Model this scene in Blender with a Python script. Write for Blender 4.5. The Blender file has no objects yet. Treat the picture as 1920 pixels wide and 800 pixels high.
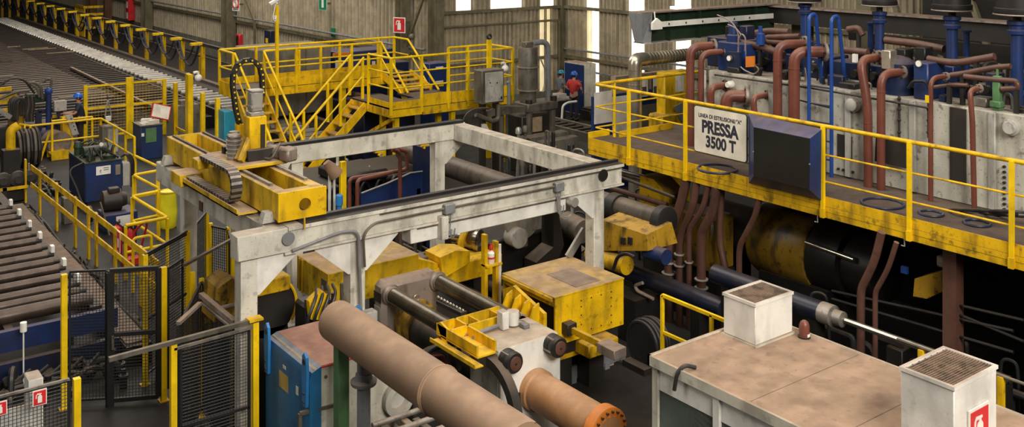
import bpy, bmesh, math, random
from mathutils import Vector, Matrix
random.seed(7)
scn = bpy.context.scene
COL = scn.collection
# ---------------------------------------------------------------- camera (level lens shifted downwards, eye 7 m above the shop floor)
EYE = 7.0; FPX = 1857.0; YH = -125.0
FX, FY = 0.5995, 0.8004
cam = bpy.data.objects.new('camera', bpy.data.cameras.new('camera'))
COL.objects.link(cam)
cam.location = (0, 0, EYE)
cam.rotation_euler = (math.radians(90), 0, math.atan2(-FX, FY))
cam.data.sensor_width = 36.0
cam.data.lens = 36.0 * FPX / 1920.0
cam.data.shift_y = -(400 - YH) / 1920.0
cam.data.clip_end = 400
scn.camera = cam
# ---------------------------------------------------------------- world, roof lights and an added side fill, exposure
w = bpy.data.worlds.new('hall_ambient'); scn.world = w; w.use_nodes = True
w.node_tree.nodes['Background'].inputs[0].default_value = (0.92, 0.9, 0.86, 1)
w.node_tree.nodes['Background'].inputs[1].default_value = 0.035
def area(name, loc, target, sx, sy, power, col):
    l = bpy.data.lights.new(name, 'AREA'); l.shape = 'RECTANGLE'; l.size = sx; l.size_y = sy
    l.energy = power; l.color = col
    o = bpy.data.objects.new(name, l); COL.objects.link(o); o.location = loc
    o.rotation_euler = (Vector(target) - Vector(loc)).to_track_quat('-Z', 'Y').to_euler()
    return o
area('overhead_light', (9, 13, 15), (9, 13, 0), 9, 22, 2100, (1.0, 0.94, 0.85))
area('overhead_light', (13, 44, 15), (13, 44, 0), 9, 30, 3600, (1.0, 0.94, 0.85))
area('overhead_light', (-8, 23, 14), (9, 17, 1), 5, 16, 1250, (1.0, 0.94, 0.85))  # added fill to brighten the left-hand faces, no known skylight there
area('overhead_light', (4, -6, 13), (9, 13, 1), 9, 5, 3300, (1.0, 0.94, 0.85))
scn.view_settings.view_transform = 'Standard'
scn.view_settings.look = 'None'
scn.view_settings.exposure = 0.2
scn.view_settings.gamma = 1.0
scn.view_settings.use_curve_mapping = False

# ---------------------------------------------------------------- pixel directions -> points on known planes
def _ray(px, py):
    u = (px - 960) / FPX; v = (py - YH) / FPX
    return Vector((FX + u * FY, FY - u * FX, -v))
def pz(px, py, z): r = _ray(px, py); return r * ((z - EYE) / r.z) + Vector((0, 0, EYE))
def pX(px, py, x): r = _ray(px, py); return r * (x / r.x) + Vector((0, 0, EYE))
def pY(px, py, y): r = _ray(px, py); return r * (y / r.y) + Vector((0, 0, EYE))
def dep(p): return p[0] * FX + p[1] * FY
def rad(n, p): return n * dep(p) / FPX            # n pixels at that distance, in metres
V = Vector
# ---------------------------------------------------------------- shapes: each returns (verts, faces)
def box(x0, x1, y0, y1, z0, z1, c=0.0):
    if x0 > x1: x0, x1 = x1, x0
    if y0 > y1: y0, y1 = y1, y0
    if z0 > z1: z0, z1 = z1, z0
    if c <= 0:
        v = [(x, y, z) for x in (x0, x1) for y in (y0, y1) for z in (z0, z1)]
        f = [(0, 1, 3, 2), (4, 6, 7, 5), (0, 4, 5, 1), (2, 3, 7, 6), (0, 2, 6, 4), (1, 5, 7, 3)]
        return v, f
    c = min(c, (x1 - x0) * .45, (y1 - y0) * .45, (z1 - z0) * .45)
    bm = bmesh.new(); bmesh.ops.create_cube(bm, size=1)
    for q in bm.verts: q.co = V(((x0 + x1) / 2 + q.co.x * (x1 - x0), (y0 + y1) / 2 + q.co.y * (y1 - y0), (z0 + z1) / 2 + q.co.z * (z1 - z0)))
    bmesh.ops.bevel(bm, geom=bm.edges[:] + bm.verts[:], offset=c, segments=1, affect='EDGES')
    bm.verts.index_update()
    r = [tuple(q.co) for q in bm.verts], [tuple(q.index for q in fc.verts) for fc in bm.faces]
    bm.free(); return r
def tr(sh, M): return [tuple(M @ V(p)) for p in sh[0]], sh[1]
def mv(sh, d): return [(p[0] + d[0], p[1] + d[1], p[2] + d[2]) for p in sh[0]], sh[1]
def frame(d, up=(0, 0, 1)):
    d = V(d).normalized(); up = V(up)
    if abs(d.dot(up)) > .99: up = V((0, 1, 0))
    s = d.cross(up).normalized(); t = s.cross(d).normalized()
    return d, s, t
def bar(p0, p1, w, h=None, up=(0, 0, 1), c=0):
    h = w if h is None else h
    p0, p1 = V(p0), V(p1); d, s, t = frame(p1 - p0, up); L = (p1 - p0).length
    M = Matrix(((d.x, s.x, t.x, p0.x), (d.y, s.y, t.y, p0.y), (d.z, s.z, t.z, p0.z), (0, 0, 0, 1)))
    return tr(box(0, L, -w / 2, w / 2, -h / 2, h / 2, c), M)
def cyl(p0, p1, r, n=14, r2=None):
    p0, p1 = V(p0), V(p1); d, s, t = frame(p1 - p0); r2 = r if r2 is None else r2
    v = []; 
    for p, q in ((p0, r), (p1, r2)):
        for i in range(n):
            a = 2 * math.pi * i / n; v.append(tuple(p + s * (q * math.cos(a)) + t * (q * math.sin(a))))
    f = [(i, (i + 1) % n, n + (i + 1) % n, n + i) for i in range(n)]
    f += [tuple(range(n - 1, -1, -1)), tuple(range(n, 2 * n))]
    return v, f
def lathe(p0, p1, prof, n=20):
    """prof: list of (t along p0->p1 in metres, radius)"""
    p0, p1 = V(p0), V(p1); d, s, t = frame(p1 - p0); v = []; f = []
    for (h, q) in prof:
        for i in range(n):
            a = 2 * math.pi * i / n; v.append(tuple(p0 + d * h + s * (q * math.cos(a)) + t * (q * math.sin(a))))
    m = len(prof)
    for k in range(m - 1):
        for i in range(n): f.append((k * n + i, k * n + (i + 1) % n, (k + 1) * n + (i + 1) % n, (k + 1) * n + i))
    f += [tuple(range(n - 1, -1, -1)), tuple(range((m - 1) * n, m * n))]
    return v, f
def fillet(pts, b, k=5):
    pts = [V(p) for p in pts]; out = [pts[0]]
    for i in range(1, len(pts) - 1):
        p = pts[i]; a = pts[i - 1] - p; c = pts[i + 1] - p
        q = min(b, a.length * .48, c.length * .48)
        A = p + a.normalized() * q; C = p + c.normalized() * q
        for j in range(k + 1):
            u = j / k; out.append(A * (1 - u) ** 2 + p * 2 * u * (1 - u) + C * u * u)
    out.append(pts[-1]); return out
def tube(pts, r, n=10, bend=0.0, k=5):
    pts = fillet(pts, bend, k) if bend > 0 else [V(p) for p in pts]
    v = []; f = []; m = len(pts); s0 = None
    for i, p in enumerate(pts):
        d = (pts[min(i + 1, m - 1)] - pts[max(i - 1, 0)]).normalized()
        if s0 is None: _, s, t = frame(d)
        else:
            s = (s0 - d * s0.dot(d))
            s = s.normalized() if s.length > 1e-6 else frame(d)[1]
            t = s.cross(d)
        s0 = s
        for j in range(n):
            a = 2 * math.pi * j / n; v.append(tuple(p + s * (r * math.cos(a)) + t * (r * math.sin(a))))
    for i in range(m - 1):
        for j in range(n): f.append((i * n + j, i * n + (j + 1) % n, (i + 1) * n + (j + 1) % n, (i + 1) * n + j))
    f += [tuple(range(n - 1, -1, -1)), tuple(range((m - 1) * n, m * n))]
    return v, f
def prism(poly, axis, a, b):
    """poly of 2-D points; axis x -> (y,z), y -> (x,z), z -> (x,y)"""
    n = len(poly); mk = {'x': lambda p, q: (q, p[0], p[1]), 'y': lambda p, q: (p[0], q, p[1]), 'z': lambda p, q: (p[0], p[1], q)}[axis]
    v = [mk(p, a) for p in poly] + [mk(p, b) for p in poly]
    f = [(i, (i + 1) % n, n + (i + 1) % n, n + i) for i in range(n)] + [tuple(range(n - 1, -1, -1)), tuple(range(n, 2 * n))]
    return v, f
def plate(pts, th, nrm):
    n = len(pts); nv = V(nrm) * th
    v = [tuple(V(p)) for p in pts] + [tuple(V(p) + nv) for p in pts]
    f = [(i, (i + 1) % n, n + (i + 1) % n, n + i) for i in range(n)] + [tuple(range(n - 1, -1, -1)), tuple(range(n, 2 * n))]
    return v, f
def hexa(b, t):
    """8 corners: bottom loop of 4, top loop of 4"""
    v = [tuple(V(p)) for p in b] + [tuple(V(p)) for p in t]
    return v, [(3, 2, 1, 0), (4, 5, 6, 7)] + [(i, (i + 1) % 4, 4 + (i + 1) % 4, 4 + i) for i in range(4)]
def sphere(c, r, n=12, sz=1.0, z0=-1.0):
    prof = []; m = 7
    a0 = math.asin(max(-.999, z0))
    for i in range(m + 1):
        a = a0 + (math.pi / 2 - a0) * i / m
        prof.append((r * sz * math.sin(a), max(.002, r * math.cos(a))))
    return lathe(V(c), V(c) + V((0, 0, 1)), prof, n)
def torus(c, nrm, R, r, n=20, m=8, a0=0, a1=2 * math.pi):
    d, s, t = frame(nrm); full = abs(a1 - a0 - 2 * math.pi) < 1e-4
    pts = [V(c) + s * (R * math.cos(a0 + (a1 - a0) * i / n)) + t * (R * math.sin(a0 + (a1 - a0) * i / n)) for i in range(n + 1)]
    return tube(pts, r, m)
# ---------------------------------------------------------------- objects
ORG = {}
def mesh_of(name, shapes):
    vs = []; fs = []
    for s in shapes:
        o = len(vs); vs += s[0]; fs += [tuple(i + o for i in f) for f in s[1]]
    return vs, fs
def make(name, mat, shapes, org=(0, 0, 0)):
    if isinstance(shapes, tuple): shapes = [shapes]
    vs, fs = mesh_of(name, shapes)
    me = bpy.data.meshes.new(name)
    me.from_pydata([(a - org[0], b - org[1], c - org[2]) for a, b, c in vs], [], fs)
    bm = bmesh.new(); bm.from_mesh(me); bmesh.ops.recalc_face_normals(bm, faces=bm.faces[:]); bm.to_mesh(me); bm.free()
    for p in me.polygons: p.use_smooth = True
    me.set_sharp_from_angle(angle=math.radians(38))
    me.materials.append(M[mat])
    o = bpy.data.objects.new(name, me); COL.objects.link(o)
    return o
def tag(o, label, cat, group=None):
    o['label'] = label; o['category'] = cat
    if group: o['group'] = group
    return o
def thing(name, label, cat, loc=(0, 0, 0), group=None):
    o = bpy.data.objects.new(name, None); COL.objects.link(o); o.location = loc; o.empty_display_size = .2
    ORG[o.name] = V(loc)
    return tag(o, label, cat, group)
def part(root, name, mat, shapes, label=None, stuff=False):
    g = ORG[root.name]; o = make(name, mat, shapes, g); o.parent = root; ORG[o.name] = g
    if label: o['label'] = label
    if stuff: o['kind'] = 'stuff'
    return o
def solo(name, mat, shapes, label, cat, group=None):
    """a thing that is one mesh, origin at its base"""
    if isinstance(shapes, tuple): shapes = [shapes]
    vs = [p for s in shapes for p in s[0]]
    g = V((sum(p[0] for p in vs) / len(vs), sum(p[1] for p in vs) / len(vs), min(p[2] for p in vs)))
    o = make(name, mat, shapes, g); o.location = g; ORG[o.name] = g
    return tag(o, label, cat, group)
def struct(name, mat, shapes):
    o = make(name, mat, shapes); o['kind'] = 'structure'; ORG[o.name] = V((0, 0, 0)); return o
def dup(o, parent, d):
    """copy of a part sharing its mesh, shifted by d"""
    c = o.copy(); COL.objects.link(c); c.parent = parent; c.location = V(o.location) + V(d); ORG[c.name] = ORG[parent.name] + V(d)
    return c
def railing(root, pts, h, mids=(.5,), r=.022, posts=None, mat='yellow', square=False, toe=0):
    """guard rail over a list of foot points; a post at every point of posts (fractions of the run) or every pt"""
    pts = [V(p) for p in pts]; up = V((0, 0, 1))
    mk = (lambda a, b, q: bar(a, b, q * 2, q * 2)) if square else (lambda a, b, q: cyl(a, b, q, 8))
    part(root, 'top_rail', mat, [mk(a + up * h, b + up * h, r) for a, b in zip(pts, pts[1:])])
    for m in mids: part(root, 'mid_rail', mat, [mk(a + up * h * m, b + up * h * m, r * .75) for a, b in zip(pts, pts[1:])])
    if toe: part(root, 'toe_board', mat, [bar(a + up * toe / 2, b + up * toe / 2, .012, toe) for a, b in zip(pts, pts[1:])])
    for p in (posts if posts is not None else pts): part(root, 'post', mat, [mk(V(p), V(p) + up * h, r)])
# ---------------------------------------------------------------- materials
M = {}
DUST = (0.27, 0.18, 0.12)
def mat(n, col, rough=.55, metal=0.0, dust=.5, grime=.35, var=.12, scale=2.5, bump=.15, spec=.4, dcol=DUST, gcol=(.028, .021, .015), gscale=(3, 3, .9), glow=None):
    m = bpy.data.materials.new(n); m.use_nodes = True; nt = m.node_tree; N = nt.nodes; L = nt.links
    b = N['Principled BSDF']; b.inputs['Roughness'].default_value = rough; b.inputs['Metallic'].default_value = metal
    b.inputs['Specular IOR Level'].default_value = spec
    geo = N.new('ShaderNodeNewGeometry')
    def noise(sc, det, vec=None):
        q = N.new('ShaderNodeTexNoise'); q.inputs['Scale'].default_value = sc; q.inputs['Detail'].default_value = det
        L.new(vec or geo.outputs['Position'], q.inputs['Vector']); return q.outputs['Fac']
    def ramp(v, a, c, lo=0., hi=1.):
        q = N.new('ShaderNodeMapRange'); q.interpolation_type = 'SMOOTHSTEP'
        for i, x in ((1, a), (2, c), (3, lo), (4, hi)): q.inputs[i].default_value = x
        L.new(v, q.inputs[0]); return q.outputs[0]
    def mix(f, a, c):
        q = N.new('ShaderNodeMix'); q.data_type = 'RGBA'
        if isinstance(f, float): q.inputs[0].default_value = f
        else: L.new(f, q.inputs[0])
        for i, x in ((6, a), (7, c)):
            if isinstance(x, tuple): q.inputs[i].default_value = (*x, 1)
            else: L.new(x, q.inputs[i])
        return q.outputs[2]
    def mul(a, c):
        q = N.new('ShaderNodeMath'); q.operation = 'MULTIPLY'
        for i, x in ((0, a), (1, c)):
            if isinstance(x, float): q.inputs[i].default_value = x
            else: L.new(x, q.inputs[i])
        return q.outputs[0]
    lo = tuple(max(0, x * (1 - var)) for x in col); hi = tuple(min(1, x * (1 + var)) for x in col)
    n1 = noise(scale, 4.)
    c = mix(ramp(n1, .35, .65), lo, hi)
    if grime > 0:
        mp = N.new('ShaderNodeMapping'); mp.inputs['Scale'].default_value = gscale; L.new(geo.outputs['Position'], mp.inputs['Vector'])
        g = ramp(noise(1.6, 9., mp.outputs[0]), .46, .68)
        c = mix(mul(g, float(grime)), c, gcol)
        g2 = ramp(noise(8., 7.), .58, .70)
        c = mix(mul(g2, float(min(1, grime * .9))), c, gcol)
        g3 = ramp(noise(42., 4.), .64, .70)
        c = mix(mul(g3, float(min(1, grime * 1.1))), c, gcol)
    if dust > 0:
        sx = N.new('ShaderNodeSeparateXYZ'); L.new(geo.outputs['Normal'], sx.inputs[0])
        d = mul(ramp(sx.outputs['Z'], .45, .95), ramp(noise(1.3, 6.), .25, .6, .55, 1.))
        d = mul(d, float(dust))
        dc = mix(ramp(noise(5., 7.), .35, .7), tuple(x * .8 for x in dcol), tuple(min(1, x * 1.15) for x in dcol))
        c = mix(d, c, dc)
        rr = N.new('ShaderNodeMapRange'); rr.inputs[3].default_value = rough; rr.inputs[4].default_value = .9
        L.new(d, rr.inputs[0]); L.new(rr.outputs[0], b.inputs['Roughness'])
        if metal > 0:
            r2 = N.new('ShaderNodeMapRange'); r2.inputs[3].default_value = metal; r2.inputs[4].default_value = 0
            L.new(d, r2.inputs[0]); L.new(r2.outputs[0], b.inputs['Metallic'])
    L.new(c, b.inputs['Base Color'])
    if bump > 0:
        bp = N.new('ShaderNodeBump'); bp.inputs['Strength'].default_value = bump; bp.inputs['Distance'].default_value = .01
        L.new(noise(22., 5.), bp.inputs['Height']); L.new(bp.outputs[0], b.inputs['Normal'])
    if glow:
        b.inputs['Emission Color'].default_value = (*glow[0], 1); b.inputs['Emission Strength'].default_value = glow[1]
    M[n] = m; return m
mat('yellow', (.78, .47, .006), .45, dust=.3, grime=.4, spec=.25)
mat('yellow_clean', (.86, .56, .006), .4, dust=.1, grime=.18, spec=.25)
mat('yellow_worn', (.68, .40, .007), .5, spec=.25, dust=.55, grime=.6)
mat('yellow_dusty', (.72, .45, .012), .5, dust=1.0, grime=.5, dcol=(.37, .25, .15))
mat('yellow_oily', (.42, .24, .02), .35, dust=.3, grime=.85)
mat('white', (.62, .59, .50), .5, dust=.75, grime=.38, dcol=(.33, .25, .18))
mat('white_clean', (.72, .70, .64), .45, dust=.8, grime=.14, dcol=(.33, .22, .145))
mat('white_grey', (.42, .405, .36), .5, dust=.5, grime=.4)
mat('cream', (.56, .53, .43), .5, dust=.9, grime=.3, dcol=(.33, .22, .145))
mat('tan_roof', (.32, .21, .14), .85, dust=.55, grime=.75, dcol=(.31, .205, .135), gcol=(.12, .075, .05), gscale=(2, 2, 2))
mat('tan_duct', (.31, .195, .12), .7, dust=.8, grime=.1, var=.04, dcol=(.34, .22, .145), gcol=(.13, .08, .05))
mat('orange_tube', (.42, .205, .085), .5, dust=.6, grime=.15, dcol=(.44, .27, .16), gcol=(.12, .06, .03))
mat('orange', (.72, .21, .02), .45, dust=.3, grime=.2)
mat('blue', (.013, .032, .12), .4, dust=.35, grime=.35)
mat('blue_dark', (.010, .019, .058), .4, dust=.4, grime=.5)
mat('blue_bright', (.013, .055, .24), .35, dust=.15, grime=.15)
mat('blue_cab', (.016, .125, .28), .45, dust=.65, grime=.25, dcol=(.34, .30, .27))
mat('blue_lug', (.03, .20, .50), .4, dust=.2, grime=.1)
mat('red_dust', (.36, .13, .09), .7, dust=.85, grime=.6, dcol=(.38, .21, .15), gcol=(.2, .07, .05), gscale=(3, 3, 3))
mat('pipe_red', (.145, .044, .028), .4, dust=.45, grime=.2, dcol=(.34, .2, .13))
mat('pipe_brown', (.105, .048, .034), .4, dust=.4, grime=.35)
mat('steel', (.34, .31, .27), .4, .6, dust=.5, grime=.5)
mat('steel_light', (.45, .43, .38), .35, .5, dust=.4, grime=.25)
mat('platen', (.30, .24, .20), .5, .3, dust=.75, grime=.45)
mat('chrome', (.42, .39, .33), .16, .95, dust=.12, grime=.35, bump=.02)
mat('shaft', (.17, .145, .10), .2, .8, dust=.2, grime=.35, bump=.03)
mat('dark_steel', (.045, .04, .034), .5, .3, dust=.45, grime=.4)
mat('machine_dark', (.024, .021, .018), .5, .1, dust=.3, grime=.4)
mat('machine_grey', (.13, .115, .09), .5, .2, dust=.4, grime=.5)
mat('black', (.014, .013, .013), .5, dust=.12, grime=0, bump=.05)
mat('rubber', (.02, .019, .018), .45, dust=.22, grime=0, bump=.05)
mat('rubber_blue', (.025, .03, .05), .45, dust=.2, grime=0, bump=.05)
mat('green_paint', (.085, .19, .075), .5, dust=.5, grime=.25)
mat('green_dark', (.018, .04, .021), .5, dust=.3, grime=.3)
mat('grey_paint', (.20, .205, .21), .5, dust=.4, grime=.25)
mat('silver', (.60, .54, .42), .3, .8, dust=.1, grime=.25)
mat('olive', (.15, .13, .075), .6, dust=.3, grime=.3)
mat('concrete', (.17, .155, .12), .85, dust=.3, grime=.4)
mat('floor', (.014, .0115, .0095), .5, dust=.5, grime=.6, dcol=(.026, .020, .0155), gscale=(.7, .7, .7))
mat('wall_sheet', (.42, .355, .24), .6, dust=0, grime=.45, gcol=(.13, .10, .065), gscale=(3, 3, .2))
mat('wall_sheet_dark', (.09, .078, .058), .6, dust=0, grime=.45, gscale=(2, 2, .25))  # sheet colour darkened to paint in the unlit stretch of wall
mat('bed_bar', (.03, .026, .021), .5, .2, dust=.25, grime=.4)
mat('roll_brown', (.085, .06, .046), .38, .4, dust=.2, grime=.45)
mat('trough', (.17, .125, .09), .7, dust=.5, grime=.5)
mat('rust_paint', (.16, .07, .03), .6, dust=.1, grime=.4)
mat('machine_black', (.012, .011, .010), .45, .1, dust=.1, grime=.2)
mat('deck', (.075, .055, .042), .8, dust=.45, grime=.6, dcol=(.15, .10, .07))
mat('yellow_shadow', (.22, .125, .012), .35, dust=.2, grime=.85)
mat('grille', (.15, .10, .068), .8, dust=.35, grime=.95, dcol=(.26, .17, .11), gscale=(4, 4, 4))
mat('tube_dark', (.10, .082, .062), .45, .3, dust=.25, grime=.6)
mat('daylight', (.9, .88, .8), .5, dust=0, grime=0, bump=0, glow=((1.0, .97, .88), 1.15))
mat('daylight_dim', (.8, .72, .5), .5, dust=0, grime=.3, bump=0, glow=((1.0, .80, .45), .45))
mat('red', (.55, .02, .02), .4, dust=.15, grime=.05)
mat('sign_red', (.62, .025, .03), .4, dust=0, grime=.03, bump=0)
mat('sign_white', (.80, .77, .70), .45, dust=0, grime=.04, bump=0)
mat('sign_cream', (.74, .68, .56), .45, dust=.1, grime=.06, bump=0)
mat('sign_green', (.01, .20, .09), .4, dust=0, grime=.03, bump=0)
mat('ink', (.03, .03, .045), .5, dust=0, grime=0, bump=0)
mat('screen', (.012, .011, .009), .35, dust=.0, grime=0, bump=0)
mat('lens', (.62, .60, .50), .3, dust=.1, grime=.1, bump=0)
mat('lime', (.80, .72, .02), .4, dust=.05, grime=.05)
mat('teal', (.02, .27, .40), .4, dust=.2, grime=.1)
mat('paper', (.72, .68, .58), .7, dust=.2, grime=.2)
mat('wood', (.34, .25, .15), .6, dust=.5, grime=.3)
mat('skin', (.42, .23, .15), .55, dust=0, grime=0, bump=0)
mat('hair', (.02, .015, .012), .6, dust=0, grime=0, bump=0)
mat('shirt_red', (.52, .035, .03), .7, dust=0, grime=0, bump=0)
mat('shirt_grey', (.13, .15, .155), .7, dust=0, grime=0, bump=0)
mat('shirt_navy', (.018, .026, .05), .7, dust=0, grime=0, bump=0)
mat('trousers', (.022, .022, .028), .75, dust=0, grime=0, bump=0)
mat('helmet_blue', (.015, .12, .55), .25, dust=0, grime=0, bump=0)
mat('helmet_teal', (.02, .24, .36), .25, dust=0, grime=0, bump=0)
g = bpy.data.materials.new('window_glass'); g.use_nodes = True
gb = g.node_tree.nodes['Principled BSDF']; gb.inputs['Base Color'].default_value = (.5, .58, .55, 1); gb.inputs['Roughness'].default_value = .05
gb.inputs['Transmission Weight'].default_value = .9; gb.inputs['IOR'].default_value = 1.1; M['glass'] = g
# ---------------------------------------------------------------- flat marks and lettering on real plates
def face(c, out):
    out = V(out).normalized(); up = V((0, 0, 1)); r = up.cross(out).normalized(); up = out.cross(r)
    return Matrix(((r.x, up.x, out.x, c[0]), (r.y, up.y, out.y, c[1]), (r.z, up.z, out.z, c[2]), (0, 0, 0, 1)))
def flat(poly, F, z0, z1): return tr(prism(poly, 'z', z0, z1), F)
def rect(x0, x1, y0, y1): return [(x0, y0), (x1, y0), (x1, y1), (x0, y1)]
def rrect(w, h, r, n=4):
    o = []
    for cx, cy, a in ((w / 2 - r, h / 2 - r, 0), (-w / 2 + r, h / 2 - r, 90), (-w / 2 + r, -h / 2 + r, 180), (w / 2 - r, -h / 2 + r, 270)):
        for i in range(n + 1):
            t = math.radians(a + 90 * i / n); o.append((cx + r * math.cos(t), cy + r * math.sin(t)))
    return o
def disc(x, y, r, n=14): return [(x + r * math.cos(2 * math.pi * i / n), y + r * math.sin(2 * math.pi * i / n)) for i in range(n)]
def text(root, s, F, size, mt, off=0.0, z=.004, wide=1.0, name='lettering'):
    cu = bpy.data.curves.new('t', 'FONT'); cu.body = s; cu.size = size; cu.align_x = 'CENTER'; cu.align_y = 'CENTER'; cu.offset = off; cu.extrude = .001
    ob = bpy.data.objects.new('t', cu); COL.objects.link(ob)
    bpy.context.view_layer.update()
    me = bpy.data.meshes.new_from_object(ob.evaluated_get(bpy.context.evaluated_depsgraph_get()))
    vs = [(p.co.x * wide, p.co.y, p.co.z + z) for p in me.vertices]; fs = [tuple(p.vertices) for p in me.polygons]
    bpy.data.objects.remove(ob); bpy.data.curves.remove(cu); bpy.data.meshes.remove(me)
    return part(root, name, mt, [tr((vs, fs), F)])
EXT = [(-.16, -.38), (.16, -.38), (.16, .12), (.10, .2), (-.10, .2), (-.16, .12)]
def extinguisher_sign(name, label, c, out, s, group=None, wide=.92):
    t = thing(name, label, 'sign', c, group); F = face(c, out)
    part(t, 'plate', 'sign_white', flat(rect(-s * wide / 2, s * wide / 2, -s / 2, s / 2), F, 0, .015))
    part(t, 'red_field', 'sign_red', flat(rect(-s * wide / 2 + s * .06, s * wide / 2 - s * .06, -s * .44, s * .44), F, .015, .02))
    k = s * .8; sc = lambda P: [(a * k, b * k) for a, b in P]
    part(t, 'extinguisher_symbol', 'sign_white', [flat(sc(EXT), F, .02, .025), flat(sc(rect(-.06, .06, .2, .3)), F, .02, .025), flat(sc([(-.22, .28), (.12, .3), (.12, .36), (-.2, .38), (-.3, .26), (-.33, .0), (-.26, .0), (-.24, .2)]), F, .02, .026)])
    return t
# ---------------------------------------------------------------- floor
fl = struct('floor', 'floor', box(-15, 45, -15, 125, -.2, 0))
# ---------------------------------------------------------------- walls of profiled sheet
X1, Y1, X2 = 20.2, 31.85, 26.5
def sheet(o, d, L, z0, z1, inn, name, parent, mt, pitch=.3, amp=.09):
    """one profiled sheet of length L from o along d"""
    o, d, inn = V(o), V(d), V(inn); pts = []
    n = max(1, round(L / pitch)); p = L / n
    for i in range(n):
        b = i * p
        pts += [(b, 0), (b + p * .42, 0), (b + p * .55, amp), (b + p * .87, amp)]
    pts.append((L, 0))
    vs = []; fs = []
    for a, h in pts:
        q = o + d * a + inn * h; vs += [(q.x, q.y, z0), (q.x, q.y, z1)]
    for i in range(len(pts) - 1): fs.append((2 * i, 2 * i + 2, 2 * i + 3, 2 * i + 1))
    return part(parent, name, mt, [(vs, fs)])
wl = struct('wall_left', 'concrete', box(X1, X1 + .25, Y1, 125, 0, .9))
y = Y1
k = 0
while y < 124:
    L = 1.62 if y < 62 else 3.24
    mt = 'wall_sheet'
    sheet((X1 + .1, y, 0), (0, 1, 0), L - .02, .9, 8.5, (-1, 0, 0), 'wall_panel', wl, mt)
    y += L; k += 1
for z in (2.25, 4.6): part(wl, 'girt', 'olive', box(X1 - .12, X1, Y1, 124, z - .07, z + .07))
part(wl, 'wall_pipe', 'grey_paint', cyl((X1 - .2, Y1 + .4, 2.55), (X1 - .2, 110, 2.55), .05, 8))
wb = struct('wall_back', 'concrete', box(X1, X2 + .25, Y1, Y1 + .25, 0, .5))
# back wall: sheets in two rows, translucent ones where the photograph shows daylight
def runs(pxa, pxb, fn, lo, hi, marks):
    """split a wall between two positions into sheets, cut at the edges of its translucent strips"""
    cuts = sorted([lo, hi] + [min(max(fn(p), lo), hi) for m in marks for p in m[:2]]); out = []
    for a, b in zip(cuts, cuts[1:]):
        if b - a < .05: continue
        n = max(1, round((b - a) / .85)); out += [(a + (b - a) * k / n, a + (b - a) * (k + 1) / n) for k in range(n)]
    return out
fnb = lambda p: pY(p, 20, Y1).x
def mark(v, fn, marks):
    for m in marks:
        q0, q1 = sorted((fn(m[0]), fn(m[1])))
        if q0 <= v <= q1: return m[2]
    return 'wall_sheet'
topb = ((857, 885, 'daylight'), (922, 980, 'daylight'), (1015, 1040, 'daylight')); lowb = ((1014, 1022, 'daylight_dim'), (1027, 1033, 'daylight_dim'))
for z0, z1, mk in ((3.95, 8.5, topb), (.5, 3.95, lowb)):
    for a, b in runs(0, 0, fnb, X1, X2, mk):
        sheet((a, Y1 + .1, 0), (1, 0, 0), b - a - .012, z0, z1, (0, -1, 0), 'wall_panel', wb, mark((a + b) / 2, fnb, mk), .21, .075)
for z in (1.9, 3.95): part(wb, 'girt', 'olive', box(X1, X2, Y1 - .12, Y1 + .02, z - .06, z + .06))
part(wb, 'wall_pipe', 'olive', tube([(X1, Y1 - .2, 3.42), (X2 - .35, Y1 - .2, 3.42), (X2 - .35, Y1 - .2, .2)], .045, 8, .15))
wr = struct('wall_right', 'concrete', box(X2, X2 + .25, -12, Y1, 0, .5))
fnr = lambda p: pX(p, 20, X2).y
topr = ((1098, 1121, 'daylight'), (1177, 1206, 'daylight'), (1263, 1293, 'daylight')); lowr = ((1098, 1108, 'daylight_dim'), (1108, 1121, 'daylight'), (1182, 1206, 'daylight'), (1265, 1293, 'daylight'))
for z0, z1, mk in ((3.95, 8.5, topr), (.5, 3.95, lowr)):
    for a, b in runs(0, 0, fnr, 15.5, Y1, mk):
        m_ = mark((a + b) / 2, fnr, mk)
        sheet((X2 + .1, a, 0), (0, 1, 0), b - a - .012, z0, z1, (-1, 0, 0), 'wall_panel', wr, m_, .21, .075)
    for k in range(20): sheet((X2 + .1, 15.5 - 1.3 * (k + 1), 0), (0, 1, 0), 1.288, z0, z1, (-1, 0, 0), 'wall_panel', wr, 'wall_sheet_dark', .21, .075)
for z in (1.9, 3.95): part(wr, 'girt', 'olive', box(X2 - .12, X2 + .02, -11, Y1, z - .06, z + .06))
for z in (1.45, 2.25): part(wr, 'wall_pipe', 'grey_paint', cyl((X2 - .22, 5, z), (X2 - .22, Y1 - .4, z), .04, 8))
part(wr, 'corner_post', 'olive', box(X2 - .2, X2, Y1 - .2, Y1, 0, 8.5))
# ---------------------------------------------------------------- steel columns of the hall
def hcol(name, label, x, y, w=.42, d=.36, h=8.5, brace=None, mt='olive'):
    t = thing(name, label, 'column', (x, y, 0), 'steel columns along the hall wall')
    for s in (-1, 1): part(t, 'flange', mt, box(x - d / 2, x + d / 2, y + s * w / 2 - .015, y + s * w / 2 + .015, 0, h))
    part(t, 'web', mt, box(x - .012, x + .012, y - w / 2, y + w / 2, 0, h))
    if brace:
        for (a, b) in brace: part(t, 'brace', 'olive', bar(a, b, .1, .1))
    return t
def onwall(px): p = pX(px, 60, X1 - .35); return p.y
y = onwall(428); hcol('hall_column', 'olive steel column beside the fire hose sign', X1 - .35, y, .8, .5, brace=[((X1 - .25, y - .4, 5.2), (X1 - .25, y - 3.4, 2.5)), ((X1 - .25, y - 3.4, 2.5), (X1 - .25, y - 3.4, .9))])
y = onwall(755); hcol('hall_column', 'olive steel column behind the red extinguisher sign', X1 - .35, y, .45, .4, brace=[((X1 - .3, y - .2, 2.6), (X1 - .3, y - 2.5, 6.2))])
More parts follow.
